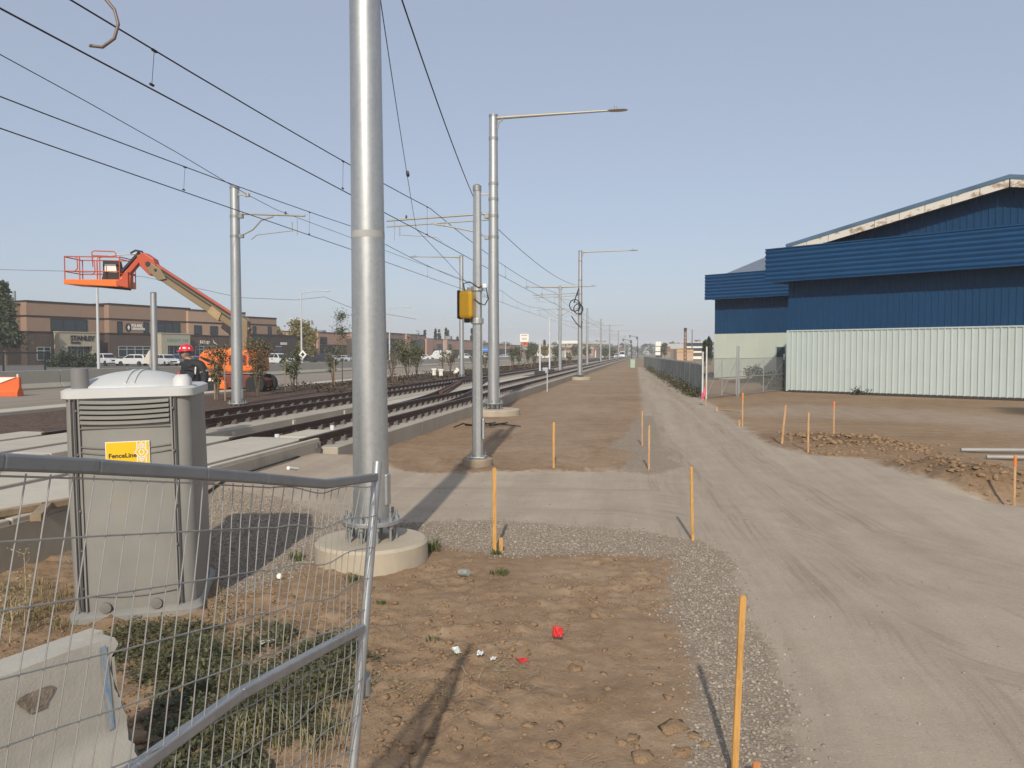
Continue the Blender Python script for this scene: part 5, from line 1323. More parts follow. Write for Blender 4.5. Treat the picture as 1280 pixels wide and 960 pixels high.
# low dark block in front of its right end
LP = Plane(at(312, 441, 160), at(371, 441, 176))
low = thing('shop_building', 'low dark brick block to the right of the orange lift', 'building', (LP.p0.x, LP.p0.y, ZL), LP.rz)
zl = LP.uv(330, 419.5)[1] - ZL
MB().span((0, 0, 0), (LP.L, 9, zl)).build('wall', BRICK, low); MB().span((-.1, -.1, zl), (LP.L + .1, 9.1, zl + .3)).build('cornice_band', BAND, low)
for a_, b_ in ((345, 352), (328, 333)):
    x0_, x1_ = LP.U(a_), LP.U(b_); w_ = MB().span((x0_, -.08, 1.0), (x1_, -.02, 3.2)).build('window', GLASS, low); MB().span((x0_ - .1, -.12, 3.2), (x1_ + .1, -.03, 3.35)).build('lintel', PALEGL, w_)
m = MB(); x0_ = LP.U(351); [m.box((x0_ + .5 * k, -.1, zl - 1.6), (.34, .06, .55)) for k in range(5)]; m.build('wall_sign', SGW, low)
# further blocks down the road
PINK = simple('pinkish_brick', (.36, .22, .165), .85, 0, .08, .4); PINK2 = simple('salmon_brick', (.46, .27, .19), .85, 0, .06)
def block(name, label, pa, pb, za, zb_, ytop, ymid, wins=(), depth=12, pil=(), up=PINK, lowm=BRICK, roofbits=()):
    P_ = Plane(at(pa, 441, za), at(pb, 441, zb_)); b = thing(name, label, 'building', (P_.p0.x, P_.p0.y, ZL), P_.rz)
    zt = P_.uv((pa + pb) / 2, ytop)[1] - ZL; zm = P_.uv((pa + pb) / 2, ymid)[1] - ZL
    MB().span((0, 0, 0), (P_.L, depth, zm)).build('lower_wall', lowm, b); MB().span((0, -.05, zm), (P_.L, depth + .05, zt)).build('upper_wall', up, b)
    MB().span((-.1, -.15, zt), (P_.L + .1, depth + .1, zt + .25)).build('parapet', BAND, b)
    for (a_, b_, y1, y0) in wins:
        x0_, x1_ = P_.U(a_), P_.U(b_); z1_, z0_ = P_.uv((a_ + b_) / 2, y1)[1] - ZL, P_.uv((a_ + b_) / 2, y0)[1] - ZL
        w_ = MB().span((x0_, -.16, z0_), (x1_, -.07, z1_)).build('window', GLASS, b)
        m = MB(); n = max(2, int((x1_ - x0_) / 1.6)); [m.span((x0_ + (x1_ - x0_) * k / n - .06, -.2, z0_), (x0_ + (x1_ - x0_) * k / n + .06, -.165, z1_)) for k in range(n + 1)]; m.build('mullion', MULL, w_)
    for (a_, b_) in pil: x0_, x1_ = P_.U(a_), P_.U(b_); MB().span((x0_, -.7, 0), (x1_, -.052, zt + .1)).build('pilaster', PINK2, b)
    for (a_, b_, h_) in roofbits: x0_, x1_ = P_.U(a_), P_.U(b_); MB().span((x0_, 2, zt), (x1_, 4, zt + h_)).build('roof_unit', GALV_D, b)
    return b
block('shop_building', 'pinkish brick block with a pale window behind the yellowing tree', 372, 474, 195, 235, 417, 431, ((398, 408, 421, 430), (410, 416, 433, 438)), 14, ((395, 397),), PINK2, BRICK, ((403, 405, 1.2), (412, 416, .8)))
block('shop_building', 'two storey brick block left of the white van', 478, 531, 215, 250, 418, 424, ((484, 488, 424, 430), (498, 502, 424, 430), (521, 530, 424, 438)), 14, ((506, 510),), PINK, BRICK, ((488, 491, 1.8),))
block('shop_building', 'long brick block behind the white van', 531, 592, 250, 300, 425, 437, ((546, 552, 430, 438), (558, 564, 430, 437)), 14, ((531, 539), (556, 558)), PINK2, BRICK, ((570, 572, 1.5),))
block('shop_building', 'low sandy building behind the blue sign', 594, 650, 300, 380, 431, 436, ((600, 620, 437, 441),), 14, (), simple('sandy_stucco', (.46, .31, .20), .8), BRICK)
block('shop_building', 'pale long building beyond the pylon sign', 652, 712, 400, 520, 433, 437.5, ((660, 668, 436, 439),), 16, (), simple('pale_panel', (.50, .52, .48), .7), PINK2)
block('shop_building', 'orange brown building past the fuel station', 742, 780, 420, 560, 434, 437, (), 16, (), PINK2, PINK)
# fuel station canopy
P_ = Plane(at(709, 441, 300), at(748, 441, 330)); fc = thing('fuel_canopy', 'white fuel station canopy on columns beside the tracks', 'canopy', (P_.p0.x, P_.p0.y, ZL), P_.rz)
z_ = P_.uv(728, 430)[1] - ZL; MB().span((0, -5, z_), (P_.L, 4, z_ + 1.1)).build('canopy_roof', SGW, fc)
for k in range(4):
    for y in (-3.5, 2.5): MB().span((P_.L * (k + .5) / 4 - .2, y - .2, 0), (P_.L * (k + .5) / 4 + .2, y + .2, z_)).build('column', SGW, fc)
MB().span((2, 8, 0), (P_.L - 3, 15, z_ - .5)).build('shop_wall', SGW, fc); MB().span((2, 7.8, z_ - 2.2), (P_.L - 3, 7.95, z_ - 1.3)).build('shop_sign', simple('orange_sign', (.55, .16, .03), .6), fc)
# pylon sign, blue sign, other distant signs
p = at(655.5, 441, 260); py_ = thing('pylon_sign', 'tall white and red pylon sign rising beyond the saplings', 'sign', (p.x, p.y, ZL), YAW)
s_ = 260 / F; z0_ = CAMH - ZL
MB().span((-4.5 * s_, -.3, 0), (-3.6 * s_, .3, z0_ + 20 * s_)).build('pylon_leg', MULL, py_); MB().span((3.6 * s_, -.3, 0), (4.5 * s_, .3, z0_ + 20 * s_)).build('pylon_leg', MULL, py_)
SGR = simple('sign_red', (.52, .07, .03), .5); SGO = simple('sign_orange', (.62, .25, .12), .5)
MB().span((-5.5 * s_, -.4, z0_ + 13.5 * s_), (5.3 * s_, .4, z0_ + 23.5 * s_)).build('upper_panel', SGW, py_); MB().span((-4.5 * s_, -.45, z0_ + 10.5 * s_), (4.5 * s_, .45, z0_ + 13.4 * s_)).build('red_panel', SGR, py_); MB().span((-2 * s_, -.42, z0_ + 8.5 * s_), (4 * s_, .42, z0_ + 10.4 * s_)).build('orange_panel', SGO, py_); MB().span((.5 * s_, -.42, z0_ + 4 * s_), (4.4 * s_, .42, z0_ + 8 * s_)).build('price_panel', SGW, py_)
m = MB(); [m.span((-3.8 * s_, -.46, z0_ + a_ * s_), (3.6 * s_, -.401, z0_ + (a_ + 1.1) * s_)) for a_ in (21.3,)]; [m.span(((-3 + 1.6 * k) * s_, -.46, z0_ + 16.2 * s_), ((-2 + 1.6 * k) * s_, -.401, z0_ + 18.6 * s_)) for k in range(4)]; m.build('lettering', simple('tan_letters', (.42, .33, .22), .6), py_)
p = at(606, 441, 230); bs = thing('blue_sign', 'blue shop sign between the slim mast and the lamp pole', 'sign', (p.x, p.y, ZL), YAW); s_ = 230 / F
MB().span((-5 * s_, -.2, z0_ + 1.5 * s_), (5 * s_, .2, z0_ + 7 * s_)).build('sign_panel', simple('blue_panel', (.03, .16, .50), .5), bs); m = MB(); [m.span(((-4 + 1.3 * k) * s_, -.24, z0_ + 3.6 * s_), ((-3.2 + 1.3 * k) * s_, -.21, z0_ + 4.8 * s_)) for k in range(6)]; m.build('lettering', simple('sky_letters', (.30, .50, .75), .5), bs)
for k in (-1, 1): MB().cyl((k * 4 * s_, 0, 0), (k * 4 * s_, 0, z0_ + 2 * s_), .12, n=8).build('sign_leg', MULL, bs)
p = at(822.5, 441, 330); ts = thing('tower_sign', 'white stacked sign tower at the far end of the slatted fence', 'sign', (p.x, p.y, 0), YAW); s_ = 330 / F
for nm, a_, b_ in (('sign_panel', 8.5, 14), ('sign_panel', 2, 7.7), ('sign_panel', -3, 1)): MB().span((-3.4 * s_, -.5, CAMH + a_ * s_), (3.4 * s_, .5, CAMH + b_ * s_)).build(nm, SGW, ts)
MB().span((-2.9 * s_, -.3, 0), (2.9 * s_, .3, CAMH + 13 * s_)).build('sign_core', MULL, ts)
def simple_block(name, label, pa, pb, Z, yt, ym, up, lowm, bands=(), depth=4, h0=0):
    a_, b_ = at(pa, 441, Z), at(pb, 441, Z); P_ = Plane(a_, b_); b = thing(name, label, 'building', (P_.p0.x, P_.p0.y, h0), P_.rz); zt = P_.uv((pa + pb) / 2, yt)[1]; zm = P_.uv((pa + pb) / 2, ym)[1]
    MB().span((0, 0, 0), (P_.L, depth, zm)).build('lower_wall', lowm, b); MB().span((0, -.05, zm), (P_.L, depth, zt)).build('upper_wall', up, b)
    for y1, y0, m_ in bands: MB().span((-.1, -.15, P_.uv(pa, y0)[1]), (P_.L + .1, -.06, P_.uv(pa, y1)[1])).build('window_band', m_, b)
    return b
ORB = simple('peach_cladding', (.50, .34, .22), .7); GREYM = simple('grey_shed', (.42, .41, .39), .6); 
simple_block('shed_building', 'peach coloured low building behind the slatted fence', 846, 866.5, 190, 437, 443.5, ORB, ORB, ((438.2, 440.2, simple('ochre_band', (.50, .30, .12), .7)),))
simple_block('shed_building', 'long grey shed beyond the peach building', 828, 858, 330, 429.5, 436, GREYM, simple('shed_base', (.16, .14, .11), .8))
simple_block('warehouse_building', 'pale building with dark window bands left of the warehouse wing', 858, 880, 240, 427, 433, simple('pale_upper', (.48, .48, .47), .6), SGW, ((428.5, 432.5, GLASS), (435, 438.5, GLASS), (441, 445, simple('brown_band', (.10, .07, .05), .8))))
simple_block('shed_building', 'small red roofed shed behind the sign tower', 828, 838, 300, 433, 440, simple('red_roof', (.24, .12, .09), .8), simple('shed_wall', (.25, .2, .16), .8))
p = at(856.5, 441, 150); chm = thing('steel_tower', 'rusty lattice tower standing behind the slatted fence', 'tower', (p.x, p.y, 0), YAW); s_ = 150 / F; zt = CAMH + 29 * s_
m = MB()
for sx in (-1, 1):
    for sy in (-1, 1): m.bar((sx * .22, sy * .22, 0), (sx * .16, sy * .16, zt), .10, .10)
for k in range(9):
    z = zt * k / 9; m.bar((-.2, -.22, z), (.2, -.22, z + zt / 9), .07, .07); m.bar((.2, .22, z), (-.2, .22, z + zt / 9), .07, .07); m.bar((-.2, -.2, z), (-.2, .2, z + zt / 9), .07, .07)
m.build('lattice', simple('rust_brown', (.25, .14, .08), .8), chm); MB().box((0, 0, zt), (.5, .5, .6)).build('tower_head', MULL, chm)
p = at(865, 441, 210); MB().cyl((0, 0, 0), (0, 0, CAMH + 29 * 210 / F), .18, .1, 10).build('utility_pole', simple('dark_pole', (.12, .11, .11), .7), smooth=50).location = (p.x, p.y, 0)
tag(bpy.data.objects['utility_pole'], 'dark slim pole right of the rusty tower', 'pole')

# ------------------------------------------------------------------ street furniture on the left
LAMPM = simple('pale_lamp_paint', (.55, .56, .56), .45, .2, .06)
def road_lamp(px, label, two):
    q = gx(px, -36.4, .25); t_ = thing('street_lamp', label, 'street lamp', (q.x, q.y, .22), 0, 'street lamps in the road median')
    MB().tube([(0, 0, 0), (0, 0, 8.6)], [.11, .07], 10).build('lamp_post', LAMPM, t_, smooth=50)
    MB().tube([(0, 0, 8.4), (1.2, 0, 8.55), (2.6, 0, 8.6)], [.05, .045, .04], 8).build('lamp_arm', LAMPM, t_, smooth=50)
    MB().box((2.85, 0, 8.6), (.7, .28, .12)).build('luminaire', LAMPM, t_, bevel=.04)
    if two: MB().tube([(0, 0, 5.6), (-.9, 0, 5.7)], .04, 6).build('lamp_arm', LAMPM, t_); MB().box((-1.1, 0, 5.7), (.5, .2, .1)).build('luminaire', LAMPM, t_)
road_lamp(123, 'pale street lamp rising behind the orange basket', 0); road_lamp(377, 'pale street lamp with a diamond sign in front of the yellowing tree', 1); road_lamp(487, 'pale faint street lamp just right of the big front pole', 0); road_lamp(555, 'pale faint street lamp behind the white van', 1); road_lamp(603, 'pale distant street lamp hidden by the tall lamp pole', 0); road_lamp(632, 'pale distant street lamp left of the pylon sign', 0)
q = gx(378, -36.2, .25); ds = thing('road_sign', 'white diamond road sign on the median lamp', 'sign', (q.x + .1, q.y - .15, .22), YAW + R(20)); MB().cyl((0, .06, 0), (0, .06, 2.2), .04, n=8).build('sign_post', LAMPM, ds)
m = MB(); m.prism([(0, 0, 1.35), (.42, 0, 1.85), (0, 0, 2.35), (-.42, 0, 1.85)], (0, .03, 0)); m.build('sign_face', SGW, ds); MB().prism([(0, -.012, 1.62), (.2, -.012, 1.85), (0, -.012, 2.08), (-.2, -.012, 1.85)], (0, .01, 0)).build('sign_symbol', MULL, ds)
p = g(193, 470, .3); q = at(193, 441, 40); gpole = thing('bare_post', 'bare galvanised post standing behind the toilet roof', 'post', (q.x, q.y, .2)); MB().tube([(0, 0, 0), (0, 0, 5.05)], [.165, .15], 20).build('post', GALV, gpole, smooth=50); MB().lathe([(.27, 0), (.27, .05)], n=20).build('base_plate', GALV, gpole)
MB().lathe([(.152, 5.05), (.155, 5.09), (.1, 5.12)], n=20).build('post_cap', GALV_D, gpole)
q = at(187.5, 441, 75); tsn = thing('road_sign', 'pale triangular sign plate on a post behind the toilet roof', 'sign', (q.x, q.y, .2), YAW); s_ = 75 / F; MB().cyl((0, 0, 0), (0, 0, 2.3), .05, n=8).build('sign_post', LAMPM, tsn); MB().prism([(-.02, -.06, 2.35), (-.06, -.06, .95), (-.75, -.06, 1.15)], (0, .03, 0)).build('sign_face', simple('dusty_white', (.55, .50, .42), .6), tsn)
# black railing at the far left
p0_, p1_ = at(-60, 441, 62), at(57, 441, 66); P_ = Plane(p0_, p1_); ra = thing('metal_railing', 'black metal railing at the left edge by the lot', 'railing', (p0_.x, p0_.y, .3), P_.rz)
z_ = P_.uv(30, 440)[1] - .3; MB().span((0, -.06, z_ - .14), (P_.L, .06, z_)).build('top_rail', MULL, ra)
for px in (-40, 4, 56): x_ = P_.U(px); MB().span((x_ - .07, -.07, -.1), (x_ + .07, .07, z_ - .14)).build('post', MULL, ra)
# orange and white plastic barricade
q = at(-4, 441, 37); bar = thing('plastic_barricade', 'orange and white plastic road barricade at the left edge', 'barricade', (q.x, q.y, .2), YAW + R(5)); s_ = 37 / F
OR = simple('orange_plastic', (.72, .13, .025), .5, 0, .08)
prf = [(-.28, 0), (.28, 0), (.28, .22), (.12, .42), (.10, .92), (-.10, .92), (-.12, .42), (-.28, .22)]
mm = MB(); mm.rings([[Vector((xx_, a_ * k, b_ if b_ < .9 else b_ * zt_)) for a_, b_ in prf] for xx_, k, zt_ in ((-.9, 1, 1), (.9, 1, 1), (1.02, 1, 1))]); mm.build('barricade_body', OR, bar, bevel=.02)
m = MB(); m.prism([(-.9, -.165, .60), (.1, -.165, .60), (.88, -.165, .90), (-.9, -.165, .90)], (0, .05, 0)); m.build('white_panel', SGW, bar)
MB().cyl((.9, 0, .9), (.9, 0, 1.05), .04, n=8).build('lug', SGW, bar)
# small white boxes by the far mulch
for k, (px, py) in enumerate(((543, 469), (551, 470), (568, 467))):
    p = g(px, py, .4); o = thing('valve_box', ['left of three small white boxes in the distant mulch', 'middle of three small white boxes in the distant mulch', 'right leaning one of three small white boxes in the distant mulch'][k], 'box', (p.x, p.y, .36), .4 * k); MB().box((0, 0, .25), (.3, .3, .5)).build('box_body', SGW, o, bevel=.05); MB().box((0, 0, .52), (.42, .36, .14)).build('box_lid', SGW, o, bevel=.04)
    if k == 2: o.rotation_euler = (0, R(40), 0)
# ------------------------------------------------------------------ vehicles
TYRE = simple('tyre', (.02, .02, .02), .8); RIMM = simple('alloy_rim', (.45, .45, .46), .35, .6); LENS = simple('headlamp', (.6, .62, .62), .15); TAILL = simple('tail_lamp', (.35, .02, .02), .25)
def carpaint(nm, c, r=.25):
    t = NT(nm); return t.out(t.ramp(t.noise(.8, 4), [(.3, mul(c, .94)), (.7, mul(c, 1.04))]), r, 0, None, Coat_Weight=.5, Coat_Roughness=.08)
CARGLASS = NT('car_glass').out((.012, .015, .018), .06, 0)
def loft_y(prof_lo, w, tumble):              # prof: side outline (x,z); tumble(z)->half width
    rg = []
    for s in (-1, -.96, .96, 1):
        rg.append([Vector((x * (1 if abs(s) < 1 else .995), (tumble(z) * s), z if abs(s) < 1 else z * .995 + .005)) for x, z in prof_lo])
    return MB().rings(rg)
KINDS = dict(
    suv=dict(L=4.6, W=1.85, body=[(-2.28, .38), (-2.3, .75), (-2.22, 1.05), (-1.3, 1.08), (1.25, 1.06), (1.75, 1.02), (2.15, .92), (2.3, .72), (2.28, .36), (1.9, .28), (-1.95, .28)], cab=[(-2.15, 1.06), (-1.85, 1.62), (-1.2, 1.70), (.1, 1.68), (.45, 1.60), (1.2, 1.05)], wh=(1.42, -1.38), r=.36),
    sedan=dict(L=4.6, W=1.8, body=[(-2.3, .4), (-2.3, .8), (-2.15, .95), (-1.3, .98), (1.1, .95), (1.8, .86), (2.25, .72), (2.3, .5), (2.2, .28), (-2.2, .28)], cab=[(-1.75, .96), (-1.1, 1.38), (-.5, 1.45), (.2, 1.43), (.55, 1.35), (1.25, .94)], wh=(1.4, -1.4), r=.33),
    pickup=dict(L=5.8, W=2.0, body=[(-2.9, .55), (-2.9, 1.08), (-.75, 1.10), (-.7, 1.12), (1.0, 1.12), (2.3, 1.10), (2.75, 1.0), (2.88, .8), (2.88, .45), (2.4, .38), (-2.4, .42)], cab=[(-.72, 1.10), (-.62, 1.78), (-.2, 1.84), (.6, 1.82), (.85, 1.74), (1.45, 1.10)], wh=(1.85, -1.75), r=.41),
    van=dict(L=6.0, W=2.05, body=[(-2.95, .45), (-2.98, 1.2), (-2.9, 2.45), (-2.7, 2.55), (1.2, 2.52), (1.6, 2.35), (2.25, 1.35), (2.75, 1.15), (2.95, .85), (2.95, .42), (2.4, .33), (-2.4, .33)], cab=None, wh=(1.95, -1.7), r=.36))
_car_mesh = {}
def car(kind, label, loc, rz, paint, group='cars parked in front of the brown buildings', cat='car', nm=None):
    K = KINDS[kind]; t_ = thing(nm or {'pickup': 'pickup_truck', 'van': 'delivery_van'}.get(kind, 'parked_car'), label, cat, loc, rz, group)
    W = K['W'] / 2
    def tb(z): return W * (1 - .10 * max(0, (z - .95)) / .75 - .04 * max(0, .5 - z))
    m = loft_y(K['body'], W, lambda z: W * (1 - .03 * max(0, z - .9) - .05 * max(0, .5 - z))); m.build('body', paint, t_, bevel=.05, smooth=40)
    if K['cab']:
        cb_ = loft_y(K['cab'], W, lambda z: W * (.94 - .17 * (z - 1.0) / .75)).build('cabin', paint, t_, bevel=.05, smooth=40)
        xs_ = [p[0] for p in K['cab']]; zt = max(p[1] for p in K['cab']); z0 = min(p[1] for p in K['cab'])
        for s in (-1, 1):
            zl, zh = z0 + .08, zt - .13; wl = (W * (.94 - .17 * (zl - 1.0) / .75) + .006) * s; wh_ = (W * (.94 - .17 * (zh - 1.0) / .75) + .008) * s
            xa0, xa1 = K['cab'][0][0] + .22, K['cab'][1][0] + .18; xb0, xb1 = K['cab'][-1][0] - .25, K['cab'][-2][0] - .10
            xm0 = (xa0 + xb0) / 2 - .1
            for (p0_, p1_, p2_, p3_) in ((xa0, xm0 - .05, xm0 - .05, xa1), (xm0 + .05, xb0, xb1, xm0 + .05)):
                m = MB(); m.prism([(p0_, wl, zl), (p1_, wl, zl), (p2_, wh_, zh), (p3_, wh_, zh)], (0, -.03 * s, 0)); m.build('window', CARGLASS, t_)
        (xf0, zf0), (xf1, zf1) = K['cab'][-1], K['cab'][-2]; d = Vector((xf1 - xf0, 0, zf1 - zf0)); nrm = Vector((-d.z, 0, d.x)).normalized() * (-.012)
        if nrm.x < 0: nrm = -nrm
        a_ = Vector((xf0, 0, zf0)) + d * .1 + nrm; b_ = Vector((xf0, 0, zf0)) + d * .92 + nrm
        MB().prism([(a_.x, -W * .84, a_.z), (a_.x, W * .84, a_.z), (b_.x, W * .74, b_.z), (b_.x, -W * .74, b_.z)], nrm * -2).build('windscreen', CARGLASS, t_)
        (xr0, zr0), (xr1, zr1) = K['cab'][0], K['cab'][1]; d = Vector((xr1 - xr0, 0, zr1 - zr0)); nrm = Vector((-d.z, 0, d.x)).normalized() * .012
        a_ = Vector((xr0, 0, zr0)) + d * .15 + nrm; b_ = Vector((xr0, 0, zr0)) + d * .9 + nrm
        MB().prism([(a_.x, -W * .8, a_.z), (a_.x, W * .8, a_.z), (b_.x, W * .72, b_.z), (b_.x, -W * .72, b_.z)], nrm * -2).build('rear_window', CARGLASS, t_)
    else:
        for s in (-1, 1):
            MB().prism([(.95, W * .97 * s, 1.45), (1.95, W * .98 * s, 1.42), (1.5, W * .955 * s, 2.05), (.95, W * .95 * s, 2.1)], (0, -.08 * s, 0)).build('window', CARGLASS, t_)
            MB().prism([(-2.7, W * .98 * s, 1.1), (-.9, W * .98 * s, 1.1), (-.9, W * .97 * s, 1.75), (-2.7, W * .97 * s, 1.75)], (0, -.06 * s, 0)).build('side_graphic', MULL, t_)
        MB().prism([(2.23, -W * .85, 1.42), (2.23, W * .85, 1.42), (1.68, W * .8, 2.28), (1.68, -W * .8, 2.28)], (-.05, 0, -.03)).build('windscreen', CARGLASS, t_)
    for wx_ in K['wh']:
        for s in (-1, 1):
            r_ = K['r']; y = s * (W - .1)
            w_ = bpy.data.objects.new('wheel', None); link(w_, t_); w_.location = (wx_, y, r_)
            key = (kind, s)
            if key not in _car_mesh:
                a_ = MB().lathe([(r_ * .62, -.11), (r_ * .95, -.11), (r_, -.07), (r_, .07), (r_ * .95, .11), (r_ * .62, .11)], n=20); a_.v = [(p[0], p[2], p[1]) for p in a_.v]
                b_ = MB().lathe([(.02, .02), (r_ * .3, .05), (r_ * .63, .09), (r_ * .63, -.09)], n=16); b_.v = [(p[0], p[2] * s, p[1]) for p in b_.v]
                ta = a_.build('tyre', TYRE, w_, smooth=40); tb_ = b_.build('rim', RIMM, w_, smooth=40); _car_mesh[key] = (ta.data, tb_.data)
            else:
                for me, n_2 in zip(_car_mesh[key], ('tyre', 'rim')): link(bpy.data.objects.new(n_2, me), w_)
    fx_ = max(p[0] for p in K['body']); rx_ = min(p[0] for p in K['body'])
    for s in (-1, 1):
        MB().box((fx_ - .08, s * W * .72, .80 if kind != 'pickup' else .92), (.16, .34, .15)).build('headlight', LENS, t_, bevel=.03)
        MB().box((rx_ + .04, s * W * .84, .92), (.12, .22, .26)).build('tail_light', TAILL, t_, bevel=.02)
    MB().box((fx_ - .03, 0, .62 if kind != 'pickup' else .78), (.08, W * 1.05, .22)).build('grille', MULL, t_, bevel=.02)
    return t_
WP_ = carpaint('white_car_paint', (.60, .61, .61)); BKP = carpaint('black_car_paint', (.02, .022, .028)); SIL = carpaint('silver_car_paint', (.38, .40, .42)); BLU = carpaint('blue_car_paint', (.05, .10, .22)); DGR = carpaint('grey_car_paint', (.13, .15, .17))
def cat_(px, Z): p = at(px, 441, Z); return (p.x, p.y, .335)
F0 = YAW
car('pickup', 'white pickup with grey grille parked behind the street lamp under the basket', cat_(131, 117), F0 + R(-35), WP_, cat='pickup truck')
car('suv', 'white estate car seen side on left of the bare post', cat_(166.5, 116), F0 + R(176), WP_)
car('sedan', 'dark car mostly hidden by the bare post', cat_(197, 121), F0 + R(-60), BKP)
car('suv', 'white car with a black bonnet right of the bare post', cat_(208, 116), F0 + R(-42), WP_)
car('suv', 'blue car between the white car and the red hard hat', cat_(218, 124), F0 + R(-70), BLU)
car('sedan', 'grey car behind the red hard hat', cat_(242, 116), F0 + R(-30), DGR)
car('pickup', 'white pickup to the right of the orange lift', cat_(346, 122), F0 + R(-28), WP_, cat='pickup truck')
car('suv', 'black car parked in front of the yellowing tree', cat_(401, 150), F0 + R(172), BKP)
car('sedan', 'silver car just right of the black car', cat_(415, 158), F0 + R(-20), SIL)
car('sedan', 'grey silver car half hidden by the tall thin sapling', cat_(428, 160), F0 + R(160), SIL)
car('sedan', 'white car behind the front of the white van', cat_(530, 206), F0 + R(165), WP_)
v_ = car('van', 'white delivery van parked beyond the saplings', cat_(551, 206), F0 + R(178), WP_, cat='van')
car('suv', 'white car half hidden by the slim mast', cat_(583, 215), F0 + R(10), WP_)
for k, (px, Z, P_, kd, lb) in enumerate(((632, 250, SIL, 'sedan', 'silver car in the far lot left of the pylon sign'), (640, 255, DGR, 'suv', 'dark car in the far lot beside the silver one'), (612, 240, WP_, 'suv', 'white car in the far lot under the blue sign'))): car(kd, lb, cat_(px, Z), F0 + R(10 * k - 20), P_)

# ------------------------------------------------------------------ orange boom lift
ZB = 40.0; SB = ZB / F; q = at(290, 441, ZB); LZ = .205
lift = thing('boom_lift', 'orange articulated boom lift with a raised basket standing on the road', 'boom lift', (q.x, q.y, LZ), YAW)
gyb = 441 + (CAMH - LZ) * F / ZB
def l3(px, py, y=0.0): return Vector(((px - 290) * SB, y, (gyb - py) * SB))
ORL = simple('lift_orange', (.80, .17, .025), .4, 0, .08, 2, 0); REDL = simple('lift_red_orange', (.48, .075, .028), .45, 0, .1, 2); BOOMT = simple('boom_tan', (.22, .16, .085), .5, 0, .10, 1.2, 0, 8, .2, (.22, .15, .08)); DK = simple('lift_black', (.025, .022, .022), .6); DKR = simple('lift_dark_red', (.16, .035, .02), .6)
m = MB(); m.prism([l3(258, 484, -.9), l3(334, 484, -.9), l3(334, 474, -.9), l3(318, 468, -.9), l3(264, 468, -.9)], (0, 1.8, 0)); m.build('chassis', DKR, lift, bevel=.06)
m = MB(); m.prism([l3(250, 486, -1.15), l3(277, 486, -1.15), l3(276, 478, -1.15), l3(265, 466, -1.15), l3(250, 466, -1.15)], (0, .5, 0)); m.build('chassis_cover', ORL, lift, bevel=.08)
MB().prism([l3(252, 472, -1.19), l3(264, 472, -1.19), l3(264, 476, -1.19), l3(252, 476, -1.19)], (0, .03, 0)).build('warning_label', SGW, lift)
def rounded(pts): return pts
m = MB(); m.prism([l3(246, 452, -1.0), l3(248, 442, -1.0), l3(256, 437, -1.0), l3(268, 436, -1.0), l3(290, 434, -1.0), l3(290, 466, -1.0), l3(266, 463, -1.0), l3(250, 459, -1.0)], (0, 2.0, 0)); m.build('counterweight', ORL, lift, bevel=.16, bseg=4)
m = MB(); m.prism([l3(292, 438, -1.05), l3(328, 437, -1.05), l3(330, 464, -1.05), l3(292, 466, -1.05)], (0, 2.1, 0)); hood = m.build('engine_hood', ORL, lift, bevel=.14, bseg=4)
m = MB()
for k in range(6): m.bar(l3(250 + 3.5 * k, 446 + 1.4 * k, -1.012), l3(257 + 3.5 * k, 450 + 1.2 * k, -1.012), .03, .10)
m.build('hazard_stripe', DK, lift)
for k in range(4): MB().box(l3(298 + 8 * k, 450, -1.06), (.2, .03, .5)).build('hood_vent', DKR, hood)
for px in (270, 327):
    for y in (-1.0, 1.0):
        w_ = bpy.data.objects.new('wheel', None); link(w_, lift); c_ = l3(px, 479, y); w_.location = (c_.x, y, .48)
        a_ = MB().lathe([(.28, -.16), (.45, -.16), (.48, -.1), (.48, .1), (.45, .16), (.28, .16)], n=24); a_.v = [(p[0], p[2], p[1]) for p in a_.v]; a_.build('tyre', TYRE, w_, smooth=40)
        b_ = MB().lathe([(.02, .08), (.29, .14), (.29, -.14)], n=16); b_.v = [(p[0], p[2] * (1 if y > 0 else -1), p[1]) for p in b_.v]; b_.build('rim', SGW, w_, smooth=40)
# riser tower and booms
m = MB(); m.prism([l3(300, 440, -.28), l3(311, 440, -.28), l3(312, 402, -.28), l3(306, 397, -.28), l3(301, 400, -.28)], (0, .56, 0)); m.build('riser', BOOMT, lift, bevel=.03)
m = MB(); m.prism([l3(278, 410, -.2), l3(284, 396, -.2), l3(303, 406, -.2), l3(304, 436, -.2), l3(298, 436, -.2), l3(296, 424, -.2)], (0, .4, 0)); m.build('boom_bracket', DK, lift, bevel=.03)
def boom(a_, b_, w_, dep, mat, nm):
    A_, B_ = l3(*a_), l3(*b_); return MB().bar(A_, B_, dep, w_).build(nm, mat, lift, bevel=.04)
bm_ = boom((195, 338), (311, 416), .50, .46, BOOMT, 'main_boom')
off = Vector((.56, 0, .83)) 
m = MB(); m.bar(l3(190, 326.5), l3(306, 402), .34, .10); m.build('boom_cover', REDL, lift, bevel=.02)
m = MB(); m.bar(l3(205, 338, -.26), l3(306, 404, -.26), .03, .09); m.bar(l3(205, 342, -.26), l3(300, 405, -.26), .03, .06); m.build('hose_run', DK, lift)
m = MB(); m.prism([l3(262, 391, -.3), l3(276, 402, -.3), l3(280, 392, -.3), l3(268, 383, -.3)], (0, .6, 0)); m.build('boom_collar', simple('boom_tan_light', (.36, .26, .13), .5), lift, bevel=.03)
m = MB(); m.prism([l3(176, 321, -.3), l3(185, 317, -.3), l3(197, 325, -.3), l3(202, 340, -.3), l3(192, 346, -.3), l3(180, 334, -.3)], (0, .6, 0)); m.build('boom_knuckle', REDL, lift, bevel=.05)
